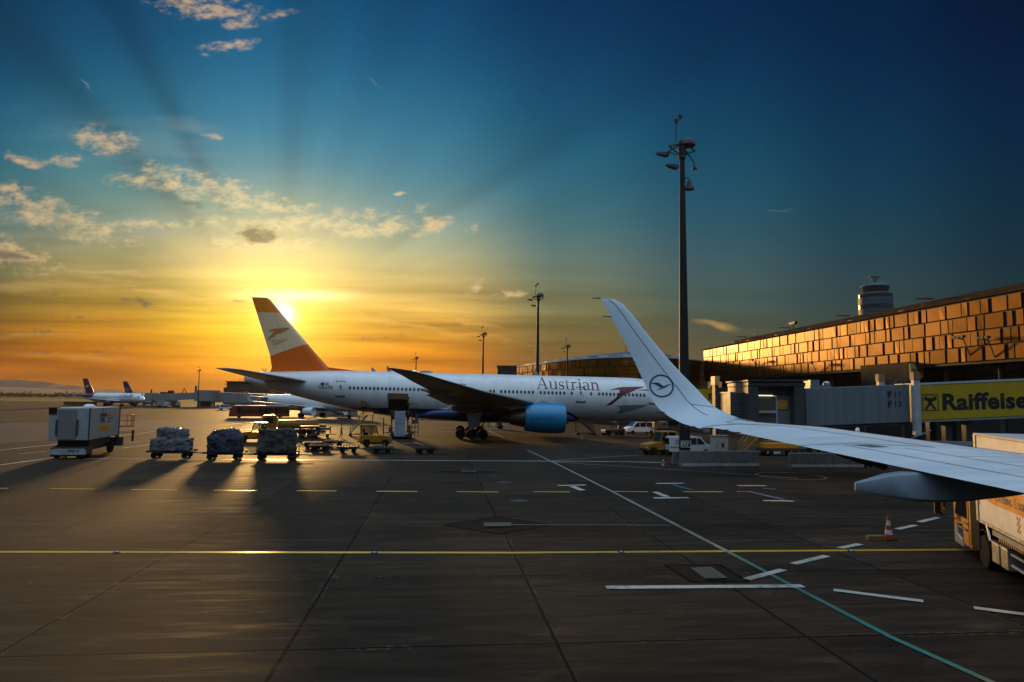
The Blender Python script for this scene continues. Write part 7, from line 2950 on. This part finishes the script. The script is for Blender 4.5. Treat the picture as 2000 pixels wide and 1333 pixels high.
# ------------------------------------------------------------------ small far vehicles and stuff
for i, (px, py, ln, lb) in enumerate([(318, 796.5, 20, 'far grey service truck under the far passenger bridge'), (343, 796, 14, 'far dark service truck beside the far passenger bridge')]):
    q_ = G(px, py)
    w = ln * q_.y / FOC
    r_ = thing('service_truck', lb, 'truck', q_, 0, 'far service trucks')
    B2(M_GREY if i == 0 else M_DARK, r_, 'box', (-w / 2, w * .15, -1.2, 1.2, .8, 2.7))
    P2(M_LGREY if i == 0 else M_GREY, r_, [(w * .18, .6), (w * .5, .6), (w * .5, 1.5), (w * .42, 2.4), (w * .18, 2.4)], 'y', -1.1, 1.1, 'cab')
    for x in (-w * .3, w * .34):
        for y in (-1, 1):
            add_wheel(r_, x, y, .45, .3)
q_ = G(150, 793)
tr = thing('baggage_train', 'far row of dark baggage carts parked under the maroon tail', 'baggage train', q_, 0)
L_ = 65 * q_.y / FOC
for i in range(7):
    x = -L_ / 2 + 2 + i * L_ / 7.5
    k = MB()
    k.b2(x, x + 1.9, -.8, .8, .5, 1.7)
    k.b2(x - .1, x + 2.0, -.85, .85, 1.7, 1.8)
    for xx_ in (x + .3, x + 1.6):
        for y in (-.7, .7):
            k.tube([(xx_, y - .1, .25), (xx_, y + .1, .25)], .25, 10)
    k.build('cart', M_DARK, tr)
# clutter seen under the jet far beyond: a row of parked carts and low vehicles
random.seed(11)
for i in range(8):
    px = 584 + i * 4.2
    q_ = G(px, 800.5 - .0 * i)
    r_ = thing('parked_cart', 'far dark covered cart parked in the row beyond the tail of the large jet', 'cart', q_, random.uniform(-.2, .2), 'far carts parked beyond the jet')
    h = random.uniform(1.9, 2.8)
    k = MB()
    k.b2(-.8, .8, -.8, .8, .5, h)
    k.b2(-.86, .86, -.86, .86, h, h + .1)
    k.build('body', M_DARK, r_)
    for x in (-.5, .5):
        add_wheel(r_, x, -.7, .25, .2)
        add_wheel(r_, x, .7, .25, .2)
for i, (px, py, lb) in enumerate([(830, 820, 'far empty dolly under the navy belly of the jet, left one'), (862, 820.5, 'far empty dolly under the navy belly of the jet, right one'), (775, 818.5, 'far empty dolly behind the cargo loader')]):
    dup(d0, G(px, py), .02 * i, lb, scale=(1.5, 1, 1))
q_ = G(700, 822)
fs = thing('blast_fence', 'long low dark slatted blast fence behind the wheeled steps', 'fence', G(612, 812.5), at_rz(612, 700, 812) + .0)
L_ = (G(700, 812.5) - G(612, 812.5)).length
k = MB()
k.prism([(0, 0), (1.6, 1.6), (1.7, 1.6), (.2, 0)], 'x', 0, L_)
k.build('slatted_panel', mat('fence_brown', (.055, .042, .035), .7, var=.3, stretch=(.2, 1, 6)), fs)
for i in range(7):
    x = L_ * i / 6
    k = MB()
    k.tube([(x, 2.2, 0), (x, 1.65, 1.6)], .08, 6)
    k.build('post', M_DARK, fs)

# ------------------------------------------------------------------ tree line and hills on the horizon
M_TREE = mat('evening_foliage', (.030, .034, .014), .9, var=.4, scale=.1)
random.seed(21)
b = MB()
for i in range(420):
    px = -260 + i * 1.35 + random.uniform(-3, 3)
    Y = random.uniform(830, 1050)
    q_ = AT(px, 770, Y)
    h = random.uniform(2.5, 5.5) + 3.2 * max(0, noise.noise(Vector((px * .03, 3, 0)))) + (3.0 if random.random() < .08 else 0)
    for j in range(34):
        a = random.uniform(0, 2 * PI)
        rr_ = random.uniform(0, 1) ** .5 * h * .55
        z = random.uniform(.1, 1.0) * h
        sh = math.sqrt(max(.05, 1 - (z / h) ** 2))
        cx, cy = q_.x + rr_ * math.cos(a) * sh, q_.y + rr_ * math.sin(a) * sh
        s_ = random.uniform(.4, 1.0)
        t1_, t2_ = Vector((random.gauss(0, 1), random.gauss(0, 1), random.gauss(0, 1))).normalized() * s_, Vector((random.gauss(0, 1), random.gauss(0, 1), random.gauss(0, 1))).normalized() * s_
        c0_ = Vector((cx, cy, z))
        o_ = b.addv([c0_ - t1_, c0_ + t2_, c0_ + t1_, c0_ - t2_])
        b.face((o_, o_ + 1, o_ + 2, o_ + 3))
tag(b.build('tree_line', M_TREE), 'far dark line of trees along the horizon at the left', None, None, 'stuff')
M_HILL = mat('wooded_hills', (.045, .050, .040), .95, var=.2, scale=.002)


def ridge(name, Y, prof, seed):
    b = MB()
    pts = []
    n = 160
    for i in range(n + 1):
        px = prof[0][0] + (prof[-1][0] - prof[0][0]) * i / n
        for a_, c_ in zip(prof, prof[1:]):
            if a_[0] <= px <= c_[0] + 1e-6:
                f = (px - a_[0]) / (c_[0] - a_[0])
                f = f * f * (3 - 2 * f)
                py = a_[1] + (c_[1] - a_[1]) * f
                break
        py += 1.1 * noise.noise(Vector((px * .03, seed, 0))) + .6 * noise.noise(Vector((px * .11, seed, 2)))
        pts.append(AT(px, py, Y))
    rows = []
    for d, hz in ((-390, 0), (-190, .45), (0, 1.0), (210, .6), (470, 0)):
        rows.append([(p_.x, p_.y + d + 34 * noise.noise(Vector((i * .13, d * .02, seed))), max(-1, p_.z) * hz if hz else -2) for i, p_ in enumerate(pts)])
    b.loft(rows, closed=False, cap=False)
    tag(b.build(name, M_HILL, smooth='all'), kind='structure')


ridge('hills', 3000, [(-400, 765), (-120, 748), (20, 741.5), (70, 745), (130, 752), (200, 760), (300, 766), (420, 769)], 3)
ridge('hills', 2400, [(-400, 758), (-150, 756), (40, 757), (160, 762), (300, 767), (420, 769.5)], 9)
# ------------------------------------------------------------------ evening haze
HZ = bpy.data.materials.new('evening_haze')
HZ.use_nodes = True
HZ.node_tree.nodes.clear()
t = NT(HZ.node_tree)
v = t.add('ShaderNodeVolumePrincipled')
v.inputs['Color'].default_value = (1.0, .70, .35, 1)
v.inputs['Density'].default_value = 5e-5
v.inputs['Anisotropy'].default_value = 0.35
o = t.add('ShaderNodeOutputMaterial')
t.l.new(v.outputs[0], o.inputs['Volume'])
tag(MB().b2(-3600, 3600, -3600, 3600, -3, 76).build('haze', HZ), kind='stuff')
bpy.data.objects['haze']['label'] = 'thin warm evening haze over the whole airfield'
